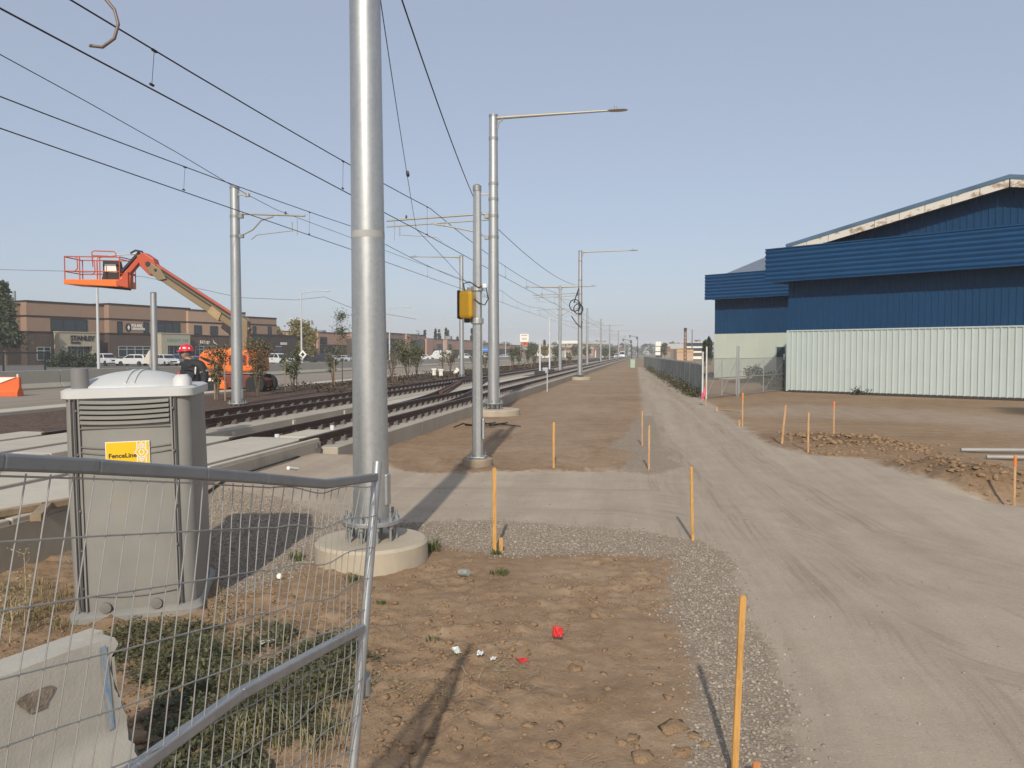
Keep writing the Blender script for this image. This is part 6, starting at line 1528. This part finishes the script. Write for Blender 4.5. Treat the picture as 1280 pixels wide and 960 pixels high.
m = MB(); m.prism([l3(188, 338, -.33), l3(194, 330, -.33), l3(206, 338, -.33), l3(213, 350, -.33), l3(203, 352, -.33)], (0, .66, 0)); m.build('boom_head', BOOMT, lift, bevel=.03); 
m = MB(); m.cyl(l3(190.5, 331.5, -.36), l3(190.5, 331.5, .36), .12, n=16); m.cyl(l3(200, 339, -.36), l3(200, 339, .36), .07, n=12); m.build('pivot_pin', DK, lift, smooth=40)
m = MB(); m.bar(l3(181, 321), l3(156, 350), .34, .26); m.build('jib', REDL, lift, bevel=.04)
m = MB(); m.bar(l3(177, 316.5, .0), l3(150, 345, .0), .2, .14); m.build('jib_cylinder', DK, lift, bevel=.03)
m = MB(); m.tube([l3(168, 318, -.2), l3(174, 314.5, -.2), l3(182, 316, -.2), l3(187, 322, -.2)], .05, 8); m.build('hydraulic_hose', DK, lift, smooth=60)
m = MB(); m.prism([l3(151, 358, -.35), l3(166, 361, -.35), l3(166, 341, -.35), l3(161, 341, -.35), l3(158, 350, -.35), l3(151, 352, -.35)], (0, .6, 0)); m.build('basket_support', REDL, lift, bevel=.03)
BD = .92
m = MB(); m.prism([l3(83, 357, -BD), l3(153, 360.5, -BD), l3(153, 351.5, -BD), l3(83, 351, -BD)], (0, 2 * BD - .1, 0)); bf = m.build('basket_floor', ORL, lift, bevel=.03)
MB().prism([l3(108, 358.5, -.5), l3(150, 362.5, -.5), l3(150, 358, -.5)], (0, 1.0, 0)).build('floor_bracket', DK, bf)
m = MB(); tr_ = .028
for y in (-BD + .03, BD - .15):
    for pts in (((84, 323), (153, 324)), ((84, 341), (153, 342))): m.tube([l3(*pts[0], y), l3(*pts[1], y)], tr_, 8)
    for px in (84.5, 103, 128, 152.5): m.tube([l3(px, 323.5, y), l3(px, 352, y)], tr_, 8)
    m.tube([l3(96, 323, y), l3(100, 325, y), l3(100.5, 338, y), l3(97, 341, y)], tr_, 8)
for px in (84.5, 152.5):
    for py in (323.5, 341.5): m.tube([l3(px, py, -BD + .03), l3(px, py, BD - .15)], tr_, 8)
for y in (-BD + .03,): m.tube([l3(119.5, 336, y), l3(118.5, 318, y), l3(121, 316.2, y), l3(146, 317, y), l3(148, 319, y), l3(148.5, 324, y)], tr_, 8); m.tube([l3(119, 322, y), l3(148, 323, y)], tr_, 8)
m.tube([l3(153, 326, -BD + .03), l3(166, 330, -.3), l3(161, 342, -.3)], tr_, 8); m.tube([l3(153, 344, -BD + .03), l3(165, 345, -.3)], tr_, 8)
m.build('guard_rail', REDL, lift, smooth=50)
m = MB(); m.prism([l3(121, 352, -.3), l3(148, 353, -.3), l3(148, 346, -.3), l3(144, 327, -.3), l3(124, 326, -.3), l3(124, 344, -.3)], (0, .35, 0)); cb_ = m.build('control_box', DK, lift, bevel=.03)
MB().prism([l3(127, 341, -.34), l3(142, 341.5, -.34), l3(141, 331, -.34), l3(127, 331, -.34)], (0, .03, 0)).build('control_label', SGW, cb_)
m = MB(); m.prism([l3(152, 358, -BD), l3(165, 361, -BD), l3(166, 346, -BD), l3(153, 349, -BD)], (0, .05, 0)); m.build('side_plate', ORL, lift)

for c_ in list(lift.children):
    k_ = c_.name.split('.')[0]
    if k_ in ('basket_floor', 'guard_rail', 'control_box', 'side_plate', 'floor_bracket'): c_.location = c_.location + Vector((.05, .72, .05))
    if k_ in ('counterweight', 'hazard_stripe'): c_.location = c_.location + Vector((.42, 0, 0))
    if k_ in ('chassis_cover', 'warning_label'): c_.location = c_.location + Vector((.62, 0, .02))

# ------------------------------------------------------------------ worker in a red hard hat
zg_ = .57; q = at(241, 441, 17.0); wk = thing('person', 'worker in a red hard hat and black jacket standing behind the toilet', 'person', (q.x, q.y, zg_), YAW)
HS = 1.80
SKIN = simple('skin', (.36, .20, .13), .55, 0, .08, 10, obj=True); JACK = simple('black_jacket', (.022, .022, .025), .8, 0, .3, 8, .3, 30, obj=True); TROU = simple('dark_trousers', (.03, .035, .05), .85, 0, .25, 8, obj=True); BOOTM = simple('work_boot', (.08, .05, .03), .7); REFL = simple('reflective_tape', (.62, .64, .60), .35); HATR = simple('red_hat', (.60, .025, .04), .3, 0, .04)
def ell(c, a, b, n=20, tilt=0.0): return [Vector((c[0] + a * math.cos(2 * PI * j / n), c[1] + b * math.sin(2 * PI * j / n), c[2] + tilt * math.cos(2 * PI * j / n))) for j in range(n)]
# body faces -X (left in the picture), trunk turned a quarter to the viewer; head up front-left
def skinned(name, joints, edges, mat, parent, sub=2):
    me = bpy.data.meshes.new(name); me.from_pydata([j[0] for j in joints], edges, []); me.materials.append(mat); o = bpy.data.objects.new(name, me); link(o, parent)
    md = o.modifiers.new('skin', 'SKIN'); md.use_smooth_shade = True
    for v, j in zip(me.skin_vertices[0].data, joints): v.radius = j[1] if hasattr(j[1], '__len__') else (j[1], j[1])
    me.skin_vertices[0].data[0].use_root = True
    s_ = o.modifiers.new('sub', 'SUBSURF'); s_.levels = sub; s_.render_levels = sub
    dg = bpy.context.evaluated_depsgraph_get(); me2 = bpy.data.meshes.new_from_object(o.evaluated_get(dg)); o.modifiers.clear(); o.data = me2; me2.materials.clear(); me2.materials.append(mat); me2.polygons.foreach_set('use_smooth', [True] * len(me2.polygons))
    return o
HX = -.135                                    # head is carried forward (to the left)
J = [((0, 0, .95), (.15, .12)), ((-.01, 0, 1.12), (.15, .11)), ((-.03, 0, 1.32), (.17, .12)), ((-.07, 0, 1.46), (.10, .08)), ((-.11, 0, 1.54), (.058, .058)), ((HX, 0, 1.62), (.075, .075)), ((HX - .005, 0, 1.73), (.085, .08)),
     ((.20, -.06, 1.42), (.07, .07)), ((.30, -.10, 1.16), (.055, .055)), ((.28, -.20, .92), (.04, .04)), ((.27, -.23, .84), (.04, .025)),
     ((-.20, .14, 1.40), (.06, .06)), ((-.27, .10, 1.15), (.045, .045)), ((-.33, -.05, 1.02), (.034, .034)), ((-.36, -.11, .98), (.04, .025)),
     ((.09, -.02, .88), (.09, .09)), ((.11, -.03, .50), (.06, .06)), ((.12, .02, .10), (.042, .042)), ((.06, -.06, .035), (.045, .03)),
     ((-.09, .02, .88), (.09, .09)), ((-.12, .0, .50), (.06, .06)), ((-.11, .05, .10), (.042, .042)), ((-.19, -.0, .035), (.045, .03))]
E = [(0, 1), (1, 2), (2, 3), (3, 4), (4, 5), (5, 6), (3, 7), (7, 8), (8, 9), (9, 10), (3, 11), (11, 12), (12, 13), (13, 14), (0, 15), (15, 16), (16, 17), (17, 18), (0, 19), (19, 20), (20, 21), (21, 22)]
skinned('body', J, E, SKIN, wk)
def grow(k, d): 
    r_ = J[k][1]; return (J[k][0], (r_[0] + d, r_[1] + d))
ids = [0, 1, 2, 3, 7, 8, 9, 11, 12, 13]; mp = {a: k for k, a in enumerate(ids)}
jj = [grow(k, .04) for k in ids]; jj.append(((-.095, 0, 1.515), (.085, .08))); jj[mp[9]] = (J[9][0], (.05, .05)); jj[mp[13]] = (J[13][0], (.05, .05))
jk = skinned('jacket', jj, [(mp[a], mp[b]) for a, b in E if a in mp and b in mp] + [(mp[3], 10)], JACK, wk)
ids = [0, 15, 16, 17, 19, 20, 21]; mp = {a: k for k, a in enumerate(ids)}; skinned('trousers', [grow(k, .026) for k in ids], [(mp[a], mp[b]) for a, b in E if a in mp and b in mp], TROU, wk)
for a_, b_ in ((17, 18), (21, 22)):
    A_, B_ = Vector(J[a_][0]), Vector(J[b_][0]); m = MB(); m.tube([A_ + Vector((0, 0, .12)), A_ + Vector((0, 0, -.02)), (A_ + B_) / 2 + Vector((0, 0, -.03)), B_ + Vector((-.05, -.03, -.01)), B_ + Vector((-.1, -.06, -.005))], [.07, .075, .07, .05, .025], 12); m.build('boot', BOOTM, wk, smooth=60)
# hands with fingers
for h_, dirn in ((10, Vector((-.02, -.06, -1))), (14, Vector((-.5, -.5, -.5)))):
    H_ = Vector(J[h_][0]); d = dirn.normalized(); sd_ = d.cross(Vector((1, .2, 0))).normalized(); m = MB()
    for k in range(4): b_ = H_ + sd_ * (.03 - .02 * k) + d * .03; L_ = (.07, .08, .075, .06)[k]; m.tube([b_ - d * .03, b_ + d * L_ * .5, b_ + d * L_ * .8 + Vector((-.02, -.01, 0)), b_ + d * L_ + Vector((-.045, -.015, .01))], [.011, .010, .009, .006], 8)
    b_ = H_ + sd_ * .03; m.tube([b_, b_ + sd_ * .03 + d * .02, b_ + sd_ * .035 + d * .055], [.013, .011, .007], 8); m.build('glove', simple('work_glove', (.05, .05, .05), .8), wk, smooth=60)
tr_ = MB().rings([ell((0, 0, .86), .19, .155), ell((-.005, 0, 1.0), .195, .155), ell((-.02, 0, 1.2), .205, .158), ell((-.03, 0, 1.36), .225, .155), ell((-.05, 0, 1.45), .19, .135), ell((-.085, 0, 1.505), .11, .10), ell((-.10, 0, 1.545), .075, .078)])
tr_.build('vest', JACK, wk, smooth=80)
# reflective bands
m = MB(); 
for pts in (((.10, -.14, 1.22), (.11, -.13, 1.36), (.10, -.09, 1.46), (.09, .0, 1.50)),): m.tube([Vector(p) for p in pts], .018, 6)
m.build('shoulder_stripe', REFL, jk, smooth=60)
m = MB(); c_ = Vector(J[7][0]).lerp(Vector(J[8][0]), .55); d = (Vector(J[8][0]) - Vector(J[7][0])).normalized(); m.tube([c_ - d * .025, c_ + d * .025], .092, 14); m.build('sleeve_stripe', REFL, jk, smooth=50)
# face, facing -X with the chin slightly down
hc = Vector((HX - .012, -.005, 1.665))
m = MB(); rg = []
for k in range(9):
    z = -.115 + .25 * k / 8; u = (z - .01) / .13; r_ = math.sqrt(max(.02, 1 - u * u)); rg.append([Vector((hc.x + (.098 * math.cos(a) * r_ if math.cos(a) > 0 else .102 * math.cos(a) * r_ * (1.0 if z > -.05 else .96)) - (.012 if z < -.03 else 0), hc.y + .074 * math.sin(a) * r_, hc.z + z)) for a in [2 * PI * j / 18 for j in range(18)]])
m.rings(rg); hd_ = m.build('head', SKIN, wk, smooth=80)
m = MB(); m.rings([[hc + Vector((-.098, -.012, .03)), hc + Vector((-.098, .012, .03)), hc + Vector((-.092, .0, .03))], [hc + Vector((-.135, -.017, -.018)), hc + Vector((-.135, .017, -.018)), hc + Vector((-.10, 0, -.03))]]); m.build('nose', SKIN, hd_, smooth=60)
m = MB(); m.tube([hc + Vector((-.098, -.028, -.062)), hc + Vector((-.112, 0, -.06)), hc + Vector((-.098, .028, -.062))], .007, 6); m.build('mouth', simple('lip', (.30, .13, .10), .6), hd_, smooth=60)
for s in (-1, 1):
    m = MB(); m.lathe([(.004, -.012), (.022, -.006), (.024, .004), (.01, .012)], n=12); o = m.build('ear', SKIN, hd_, smooth=60); o.location = hc + Vector((.012, s * .076, .005)); o.rotation_euler = (R(90), 0, 0); o.scale = (.8, 1.4, 1)
    m = MB(); m.lathe([(.002, -.01), (.011, 0), (.002, .01)], n=10); o = m.build('eye', simple('eye_white', (.7, .7, .68), .3), hd_, smooth=60); o.location = hc + Vector((-.085, s * .034, .03))
m = MB(); m.tube([hc + Vector((.02, -.078, .032)), hc + Vector((-.085, -.062, .032)), hc + Vector((-.108, 0, .034)), hc + Vector((-.085, .062, .032)), hc + Vector((.02, .078, .032))], .014, 8); m.build('safety_glasses', simple('dark_lens', (.015, .015, .017), .15), hd_, smooth=60)
m = MB(); m.rings([ell(hc + Vector((.028, 0, -.06)), .07, .066), ell(hc + Vector((.022, 0, .0)), .088, .083), ell(hc + Vector((.018, 0, .06)), .09, .084)]); m.build('hair', simple('grey_hair', (.12, .11, .105), .8, 0, .4, 40), hd_, smooth=60)
hp_ = hc + Vector((.008, 0, .075)); m = MB(); rg = []
for k in range(8): u = k / 7 * PI / 2 * .97; rg.append(ell(hp_ + Vector((.0, 0, .125 * math.sin(u))), .148 * math.cos(u) ** .8 + .002, .122 * math.cos(u) ** .8 + .002, 24))
m.rings(rg); hat = m.build('hard_hat', HATR, wk, smooth=60)
m = MB(); m.rings([ell(hp_, .146, .12, 24), ell(hp_ + Vector((-.022, 0, -.022)), .185, .142, 24, .012), ell(hp_ + Vector((-.022, 0, -.028)), .185, .142, 24, .012), ell(hp_ + Vector((0, 0, -.01)), .14, .115, 24)], False); m.build('hat_brim', HATR, hat, smooth=60)
m = MB(); m.tube([hp_ + Vector((.12, 0, .06)), hp_ + Vector((.0, 0, .128)), hp_ + Vector((-.12, 0, .06))], .014, 8); m.build('hat_ridge', HATR, hat, smooth=60)
m = MB(); m.prism([hp_ + Vector((x, -.124 + .004, z)) for x, z in ((-.03, .03), (.03, .03), (.035, .06), (-.02, .065))], (0, .02, 0)); m.prism([hp_ + Vector((x, -.095, z)) for x, z in ((-.112, .02), (-.08, .02), (-.08, .055), (-.106, .055))], (0, .015, 0)); m.prism([hp_ + Vector((x, -.095, z)) for x, z in ((.085, .02), (.115, .02), (.105, .055), (.085, .055))], (0, .015, 0)); m.build('hat_sticker', SGW, hat)

# ------------------------------------------------------------------ small things down the line
for px, pyb, pyt, lab in ((684, 490, 466, 'thin white marker post by the edge of the near track slab'), (673, 490, 482, 'short white stub beside the thin marker post')):
    p = on(g(px, pyb)); dep = -SY * p.x + CY * p.y; h = (pyb - pyt) / F * dep; o = MB().tube([(0, 0, -.1), (0, 0, h)], .035, 8).build('marker_post', LAMPM, smooth=50); o.location = p; tag(o, lab, 'marker post')
p = at(791, 441, 118); gc = thing('utility_cabinet', 'small pale green cabinet at the far end of the bare soil', 'cabinet', (p.x, p.y, .0)); PG = simple('pale_green_paint', (.36, .46, .36), .5)
MB().span((-.35, -.3, 0), (.35, .3, 1.25)).build('cabinet_body', PG, gc, bevel=.04); MB().span((-.4, -.35, 1.25), (.4, .35, 1.33)).build('cabinet_lid', PG, gc, bevel=.02)
p = at(217, 441, 58); rb = thing('plastic_barricade', 'small red plastic barricade left of the red hard hat', 'barricade', (p.x, p.y, .22), YAW); RB = simple('red_plastic', (.55, .06, .04), .5)
for k in range(3): MB().prism([(-.75 + .5 * k, -.18, 0), (-.32 + .5 * k, -.18, 0), (-.36 + .5 * k, -.18, .62), (-.71 + .5 * k, -.18, .62)], (0, .36, 0)).build('barricade_cell', RB, rb, bevel=.03)
MB().span((-.6, -.2, .2), (-.1, -.185, .36)).build('white_band', SGW, rb)
for k, (px, Z, kd, lab) in enumerate(((778, 300, 'van', 'white van far down the road beside the tracks'), (771, 280, 'suv', 'white car far down the road beside the tracks'))):
    p = at(px, 441, Z); car(kd, lab, (p.x, p.y, .25), R(-90), WP_, 'vehicles far down the road', 'van' if kd == 'van' else 'car')
for px, Z, h, lab in ((797, 330, 9, 'dark traffic signal mast at the far end of the tracks'), (789.5, 300, 7, 'shorter dark traffic signal mast at the far end of the tracks')):
    p = at(px, 441, Z); ts_ = thing('traffic_signal', lab, 'traffic signal', (p.x, p.y, 0)); MB().tube([(0, 0, 0), (0, 0, h)], [.16, .12], 8).build('signal_mast', MULL, ts_); MB().tube([(0, 0, h - .3), (-3.6, 0, h + .5)], .09, 6).build('mast_arm', MULL, ts_)
    for q_ in ((-.4, 0, h - .5), (-3.2, 0, h + .1)): MB().box(q_, (.45, .35, 1.1)).build('signal_head', MULL, ts_, bevel=.03)

# ------------------------------------------------------------------ trees
BARK = simple('grey_bark', (.14, .105, .075), .9, 0, .3, 8, .4, 30)
def leafcloud(m, pts, n, leaf, rs, spread, long=.45, up=0.0):
    for _ in range(n):
        c_ = pts[rs.randint(len(pts))]; p = Vector(c_[0]) + Vector((rs.randn(), rs.randn(), rs.randn())) * c_[1] * spread
        d = Vector((rs.randn(), rs.randn(), rs.randn() * .8 + up)).normalized() * leaf * (.6 + .8 * rs.rand()); s_ = d.cross(Vector((rs.randn(), rs.randn(), rs.randn()))).normalized() * leaf * long
        m.add([p, p + d * .5 + s_, p + d, p + d * .5 - s_], [(0, 1, 2, 3)])
def sapling(label, px, pyb, pyt, wid, mat, seed, n=520, bush=True, stakes=True, X=None, group='young trees in the mulch strip'):
    rs = np.random.RandomState(seed); p = g(px, pyb, .36); dep = -SY * p.x + CY * p.y; h = (pyb - pyt) / F * dep; w = wid / F * dep / 2
    t_ = thing('young_tree', label, 'young tree', (p.x, p.y, .34), rs.rand() * 6, group); tr = MB(); m = MB(); tips = []
    nb = 5 if bush else 1
    for k in range(nb):
        a = 2 * PI * k / nb + rs.rand(); sp_ = w * (.55 + .4 * rs.rand()) if bush else 0.02
        top_ = Vector((sp_ * math.cos(a), sp_ * math.sin(a), h * (.72 + .26 * rs.rand()))); md_ = Vector((sp_ * .35 * math.cos(a), sp_ * .35 * math.sin(a), h * .45)); tr.tube([(0, 0, -.05), tuple(md_), tuple(top_)], [.032, .022, .006], 6)
        for i in range(12 if bush else 26):
            u = .28 + .72 * rs.rand(); b = (md_.lerp(top_, (u - .45) / .55) if u > .45 else Vector((0, 0, 0)).lerp(md_, u / .45)); a2 = rs.rand() * 6.28; L_ = (w * .45 if bush else w * (1.15 - .55 * u)) * (.5 + .6 * rs.rand()); e = b + Vector((math.cos(a2) * L_, math.sin(a2) * L_, L_ * .9)); tr.tube([b, e], [.008, .003], 4, False)
            for v_2 in (.4, .7, 1.0): tips.append((b.lerp(e, v_2), L_))
    tr.build('trunk', BARK, t_); leafcloud(m, tips, int(n * 1.7), .085 if dep < 60 else .13, rs, .36, .4); m.build('foliage', mat, t_)
    if stakes:
        for s in (-1, 1): MB().cyl((s * .45, .1, -.1), (s * .45, .1, 1.5), .03, n=6).build('support_stake', WOOD_OLD, t_)
    return t_
OLIVE = leafmat('olive_leaf', (.045, .055, .022), (.145, .15, .065), 1.2); RUSSET = leafmat('russet_leaf', (.07, .06, .025), (.20, .165, .075), 1.2); GREENL = leafmat('green_leaf', (.035, .055, .018), (.12, .14, .05), 1.2)
for k, (px, pyb, pyt, wid, mt, n, bu_, lab) in enumerate((
    (272, 499, 428, 30, RUSSET, 700, 1, 'bushy young tree in front of the left part of the orange lift'),
    (322, 494, 420, 40, RUSSET, 900, 1, 'bushy young tree in front of the right part of the orange lift'),
    (366, 488, 438, 28, GREENL, 620, 1, 'rounded green young tree right of the orange lift'),
    (416, 480, 434, 20, OLIVE, 420, 1, 'small young tree just left of the tall thin one'),
    (428, 479, 386, 26, GREENL, 620, 0, 'tall thin young tree touching the left edge of the big front pole'),
    (490, 474, 436, 24, RUSSET, 260, 1, 'sparse bare young tree just right of the big front pole'),
    (509, 472, 424, 38, OLIVE, 900, 1, 'wide dense young tree right of the big front pole'),
    (521, 470, 428, 22, OLIVE, 420, 1, 'young tree on the right flank of the wide dense one'),
    (563, 466, 434, 18, RUSSET, 240, 1, 'thin young tree in front of the white van rear'),
    (553, 465, 438, 14, RUSSET, 160, 0, 'bare thin young tree in front of the white van'),
    (593, 464, 434, 16, OLIVE, 240, 1, 'young tree between the slim mast and its yellow box lamp'),
    (606, 463, 440, 14, OLIVE, 200, 1, 'young tree below the blue sign'),
    (641, 462, 430, 16, OLIVE, 320, 1, 'young tree right of the tall lamp pole'),
    (649, 461, 433, 14, OLIVE, 260, 1, 'young tree in front of the pylon sign'),
    (660, 460.5, 428, 14, GREENL, 300, 1, 'young tree just right of the pylon sign'),
    (668, 459.5, 434, 12, OLIVE, 220, 1, 'young tree left of the short white signal post'),
    (694, 458, 436, 12, GREENL, 220, 1, 'young tree right of the taller signal post'),
    (712, 457, 438, 12, RUSSET, 220, 1, 'reddish young tree left of the coil pole'))):
    sapling(lab, px, pyb, pyt, wid, mt, 200 + k, n, bool(bu_), k % 3 != 1)
def tree(name, label, px, Z, yt, wid, mat, seed, n, leaf, conic=False, yb=None, group='trees beyond the road'):
    rs = np.random.RandomState(seed); p = at(px, 441, Z); h = CAMH + (441 - yt) / F * Z - ZL; w = wid / F * Z / 2
    t_ = thing(name, label, 'tree', (p.x, p.y, ZL), 0, group); tr = MB(); m = MB(); tips = []
    tr.tube([(0, 0, -.1), (.1, 0, h * .5), (0, .1, h * .93)], [.03 * h * .6 + .06, .016 * h + .04, .02], 8)
    for i in range(46 if not conic else 70):
        u = .22 + .76 * rs.rand(); a = rs.rand() * 6.28
        L_ = w * ((1.05 - u) ** .8 * 1.25 if conic else math.sin(PI * min(1, (u - .12) / .95)) ** .6) * (.55 + .5 * rs.rand()); b = Vector((0, 0, h * u * .9)); e = b + Vector((math.cos(a) * L_, math.sin(a) * L_, (L_ * .55 if not conic else h * .06)))
        tr.tube([b, b.lerp(e, .5) + Vector((0, 0, .1)), e], [.05, .03, .01], 4, False)
        for v_2 in (.45, .75, 1.0): tips.append((b.lerp(e, v_2), max(L_ * .5, w * .16)))
    tr.build('trunk', BARK, t_); leafcloud(m, tips, n, leaf, rs, .42, .5); m.build('crown', mat, t_); return t_
YELG = leafmat('yellowing_leaf', (.10, .095, .02), (.32, .24, .045), .5); DARKG = leafmat('spruce_needle', (.018, .03, .016), (.055, .075, .035), .5); MIDG = leafmat('mid_leaf', (.035, .055, .02), (.11, .13, .05), .5)
tree('tall_tree', 'tall dark columnar tree at the left edge beside the brown building', 7, 118, 346, 36, leafmat('dark_green_leaf', (.028, .045, .022), (.085, .105, .045), .5), 1, 5200, .42, True)
tree('tall_tree', 'yellowing round tree behind the diamond sign', 376, 190, 398, 33, YELG, 2, 3400, .5)
tree('tall_tree', 'smaller yellowing tree beside the brown building corner', 349, 195, 405, 10, YELG, 3, 900, .5)
tree('tall_tree', 'yellowing bush right of the round tree', 389, 188, 412, 14, YELG, 4, 900, .5)
for k, (px, Z, yt, wid, lab) in enumerate(((531, 310, 411, 5, 'slender dark spruce at the left of the row behind the van'), (544.5, 310, 409, 6, 'dark spruce left of the forked pair'), (549, 320, 410, 7, 'broad dark spruce behind the white van'), (557.5, 320, 408, 5, 'tallest slender spruce right of the van'), (560, 330, 411, 4, 'thin spruce beside the tallest one'), (572, 330, 419, 4, 'short spruce on the right of the row'), (590, 300, 408, 6, 'spruce hidden by the slim mast'), (657.5 + 1, 300, 418, 5, 'tall green poplar right of the pylon sign'), (680.5, 330, 424, 4, 'dark spruce between the signal posts'), (221 + 18, 190, 385, 9, 'spruce tip rising above the brown office roof'))):
    tree('spruce_tree', lab, px, Z, yt, wid, DARKG if k != 7 else MIDG, 20 + k, 900, .5, True, group='spruces beyond the buildings')
for k, (px, Z, yt, wid, mt, lab) in enumerate(((666, 270, 429, 16, OLIVE, 'olive round tree behind the signal posts'), (681, 270, 432, 14, YELG, 'yellowing round tree behind the signal posts'), (697, 280, 433, 12, MIDG, 'green round tree left of the coil pole'), (720, 285, 433, 13, RUSSET, 'russet round tree in front of the fuel canopy'), (733, 290, 434, 12, MIDG, 'green tree at the right end of the fuel canopy'), (756, 300, 436, 14, MIDG, 'round green tree beside the farthest bare pole'), (766, 320, 436, 10, OLIVE, 'olive tree beyond the first distant double lamp'), (831, 300, 428, 8, MIDG, 'green tree right of the sign tower'))):
    tree('round_tree', lab, px, Z, yt, wid, mt, 50 + k, 900, .5)
for k, (px, yt, wid, lab) in enumerate(((881, 425, 4, 'slim dark columnar tree nearest the peach building'), (885.5, 420, 5, 'tall dark columnar tree left of the warehouse wing'), (888, 423, 3.5, 'dark columnar tree touching the warehouse wing'))): tree('columnar_tree', lab, px, 110 + 6 * k, yt, wid, DARKG, 70 + k, 900, .3, True, group='columnar trees by the warehouse wing')
# hedge in front of the office portal and its flower bed
for k, (px, wid, yt, lab) in enumerate(((78, 12, 438, 'dark rounded shrub left of the cream entrance portal'), (88, 16, 437, 'largest dark shrub in front of the cream entrance portal'), (102, 18, 440, 'dark shrub under the portal lettering'), (113, 12, 442, 'dark shrub beside the white pickup'), (66, 12, 444, 'low dark shrub at the left end of the shrub row'))):
    Z = 105; p = at(px, 441, Z); w = wid / F * Z / 2; h = CAMH + (441 - yt) / F * Z - ZL; shrub('dark_shrub', lab, (p.x, p.y, ZL - .3), w, w * .8, h * .8 + .2, 900, .26, DARKG, 90 + k, 'shrub', 'shrubs in front of the office portal')
# ground cover over the far mulch and a hazy tree belt on the horizon
m = MB(); rs = np.random.RandomState(77)
for _ in range(9000):
    y = 36 + 150 * rs.rand() ** 1.4; x = -19.3 + 6 * rs.rand(); hh = max(0, .14 + .5 * (.4 * math.sin(y * .31) * math.sin(x * 1.1 + y * .13))) * rs.rand() * 1.3; c_ = Vector((x, y, .36 + hh)); L_ = .05 + .07 * rs.rand() + y * .0007; d = Vector((rs.randn(), rs.randn(), .7 * rs.randn())).normalized() * L_; s_ = d.cross(Vector((.2, .3, 1))).normalized() * L_ * .45
    m.add([c_, c_ + d * .5 + s_, c_ + d, c_ + d * .5 - s_], [(0, 1, 2, 3)])
tag(m.build('ground_cover', leafmat('bed_plant', (.05, .036, .018), (.14, .10, .048), .6)), 'low brownish bedding plants on the far mulch strip', 'plants', kind='stuff')
VV = []; rs = np.random.RandomState(9); m = MB()
for _ in range(15000):
    px = -150 + 1600 * rs.rand(); Z = 620 + 500 * rs.rand(); hmax = 11.5 + 2 * math.sin(px * .045) + 1.5 * math.sin(px * .21 + 1); p = at(px, 441, Z); z = hmax * rs.rand() ** .8 * (Z / 800); L_ = 2.4 + 2.2 * rs.rand(); d = Vector((rs.randn(), rs.randn(), rs.randn())).normalized() * L_; s_ = d.cross(Vector((.2, .1, 1))).normalized() * L_ * .5; c_ = Vector((p.x, p.y, z))
    m.add([c_ - d * .5, c_ + s_, c_ + d * .5, c_ - s_], [(0, 1, 2, 3)])
tag(m.build('far_wood', DARKG), 'hazy belt of trees on the horizon', 'wood', kind='stuff')

# ------------------------------------------------------------------ air, sky, sun, camera
mh = bpy.data.materials.new('smoky_air'); mh.use_nodes = True; nt = mh.node_tree; nt.nodes.remove(nt.nodes['Principled BSDF'])
pv = nt.nodes.new('ShaderNodeVolumePrincipled'); pv.inputs['Color'].default_value = (.86, .87, .90, 1); pv.inputs['Density'].default_value = .00045; pv.inputs['Anisotropy'].default_value = -.2
nt.links.new(pv.outputs[0], nt.nodes['Material Output'].inputs['Volume'])
m = MB(); m.span((-1600, -200, -3), (1600, 1600, 24)); tag(m.build('haze', mh), 'thin smoky haze over the whole site', 'haze', kind='stuff')

EL, AZ = R(33), R(4.6)
w = bpy.data.worlds.new('World'); S.world = w; w.use_nodes = True; wn = w.node_tree
sky = wn.nodes.new('ShaderNodeTexSky'); sky.sky_type = 'NISHITA'; sky.sun_disc = False; sky.sun_elevation = EL; sky.sun_rotation = PI - AZ; sky.altitude = 650
sky.air_density = 1.0; sky.dust_density = 3.0; sky.ozone_density = 1.5
bgn = wn.nodes['Background']
hs = wn.nodes.new('ShaderNodeHueSaturation'); hs.inputs['Saturation'].default_value = SKY_SAT; wn.links.new(sky.outputs[0], hs.inputs['Color'])
mx = wn.nodes.new('ShaderNodeMix'); mx.data_type = 'RGBA'; mx.inputs[0].default_value = .76; wn.links.new(hs.outputs[0], mx.inputs[6]); mx.inputs[7].default_value = SMOKE
wn.links.new(mx.outputs[2], bgn.inputs[0]); bgn.inputs[1].default_value = SKY_STR
sl = bpy.data.lights.new('Sun', 'SUN'); sl.energy = SUN_E; sl.angle = R(.9); sl.color = (1.0, .925, .81); so = bpy.data.objects.new('Sun', sl); COL.objects.link(so)
so.rotation_euler = Vector((-math.sin(AZ) * math.cos(EL), math.cos(AZ) * math.cos(EL), -math.sin(EL))).to_track_quat('-Z', 'Y').to_euler(); so.location = (0, -20, 40)
cd = bpy.data.cameras.new('Camera'); cd.sensor_width = 36; cd.lens = F / 1280 * 36; cd.clip_start = .05; cd.clip_end = 6000
co = bpy.data.objects.new('Camera', cd); COL.objects.link(co); co.location = (0, 0, CAMH); co.rotation_euler = (R(90) - PITCH, 0, YAW); S.camera = co
S.view_settings.view_transform = 'Standard'; S.view_settings.look = 'None'; S.view_settings.exposure = EXPO; S.view_settings.gamma = 1; S.view_settings.use_curve_mapping = False
S.cycles.max_bounces = 6; S.cycles.volume_bounces = 1; S.cycles.caustics_reflective = False; S.cycles.caustics_refractive = False
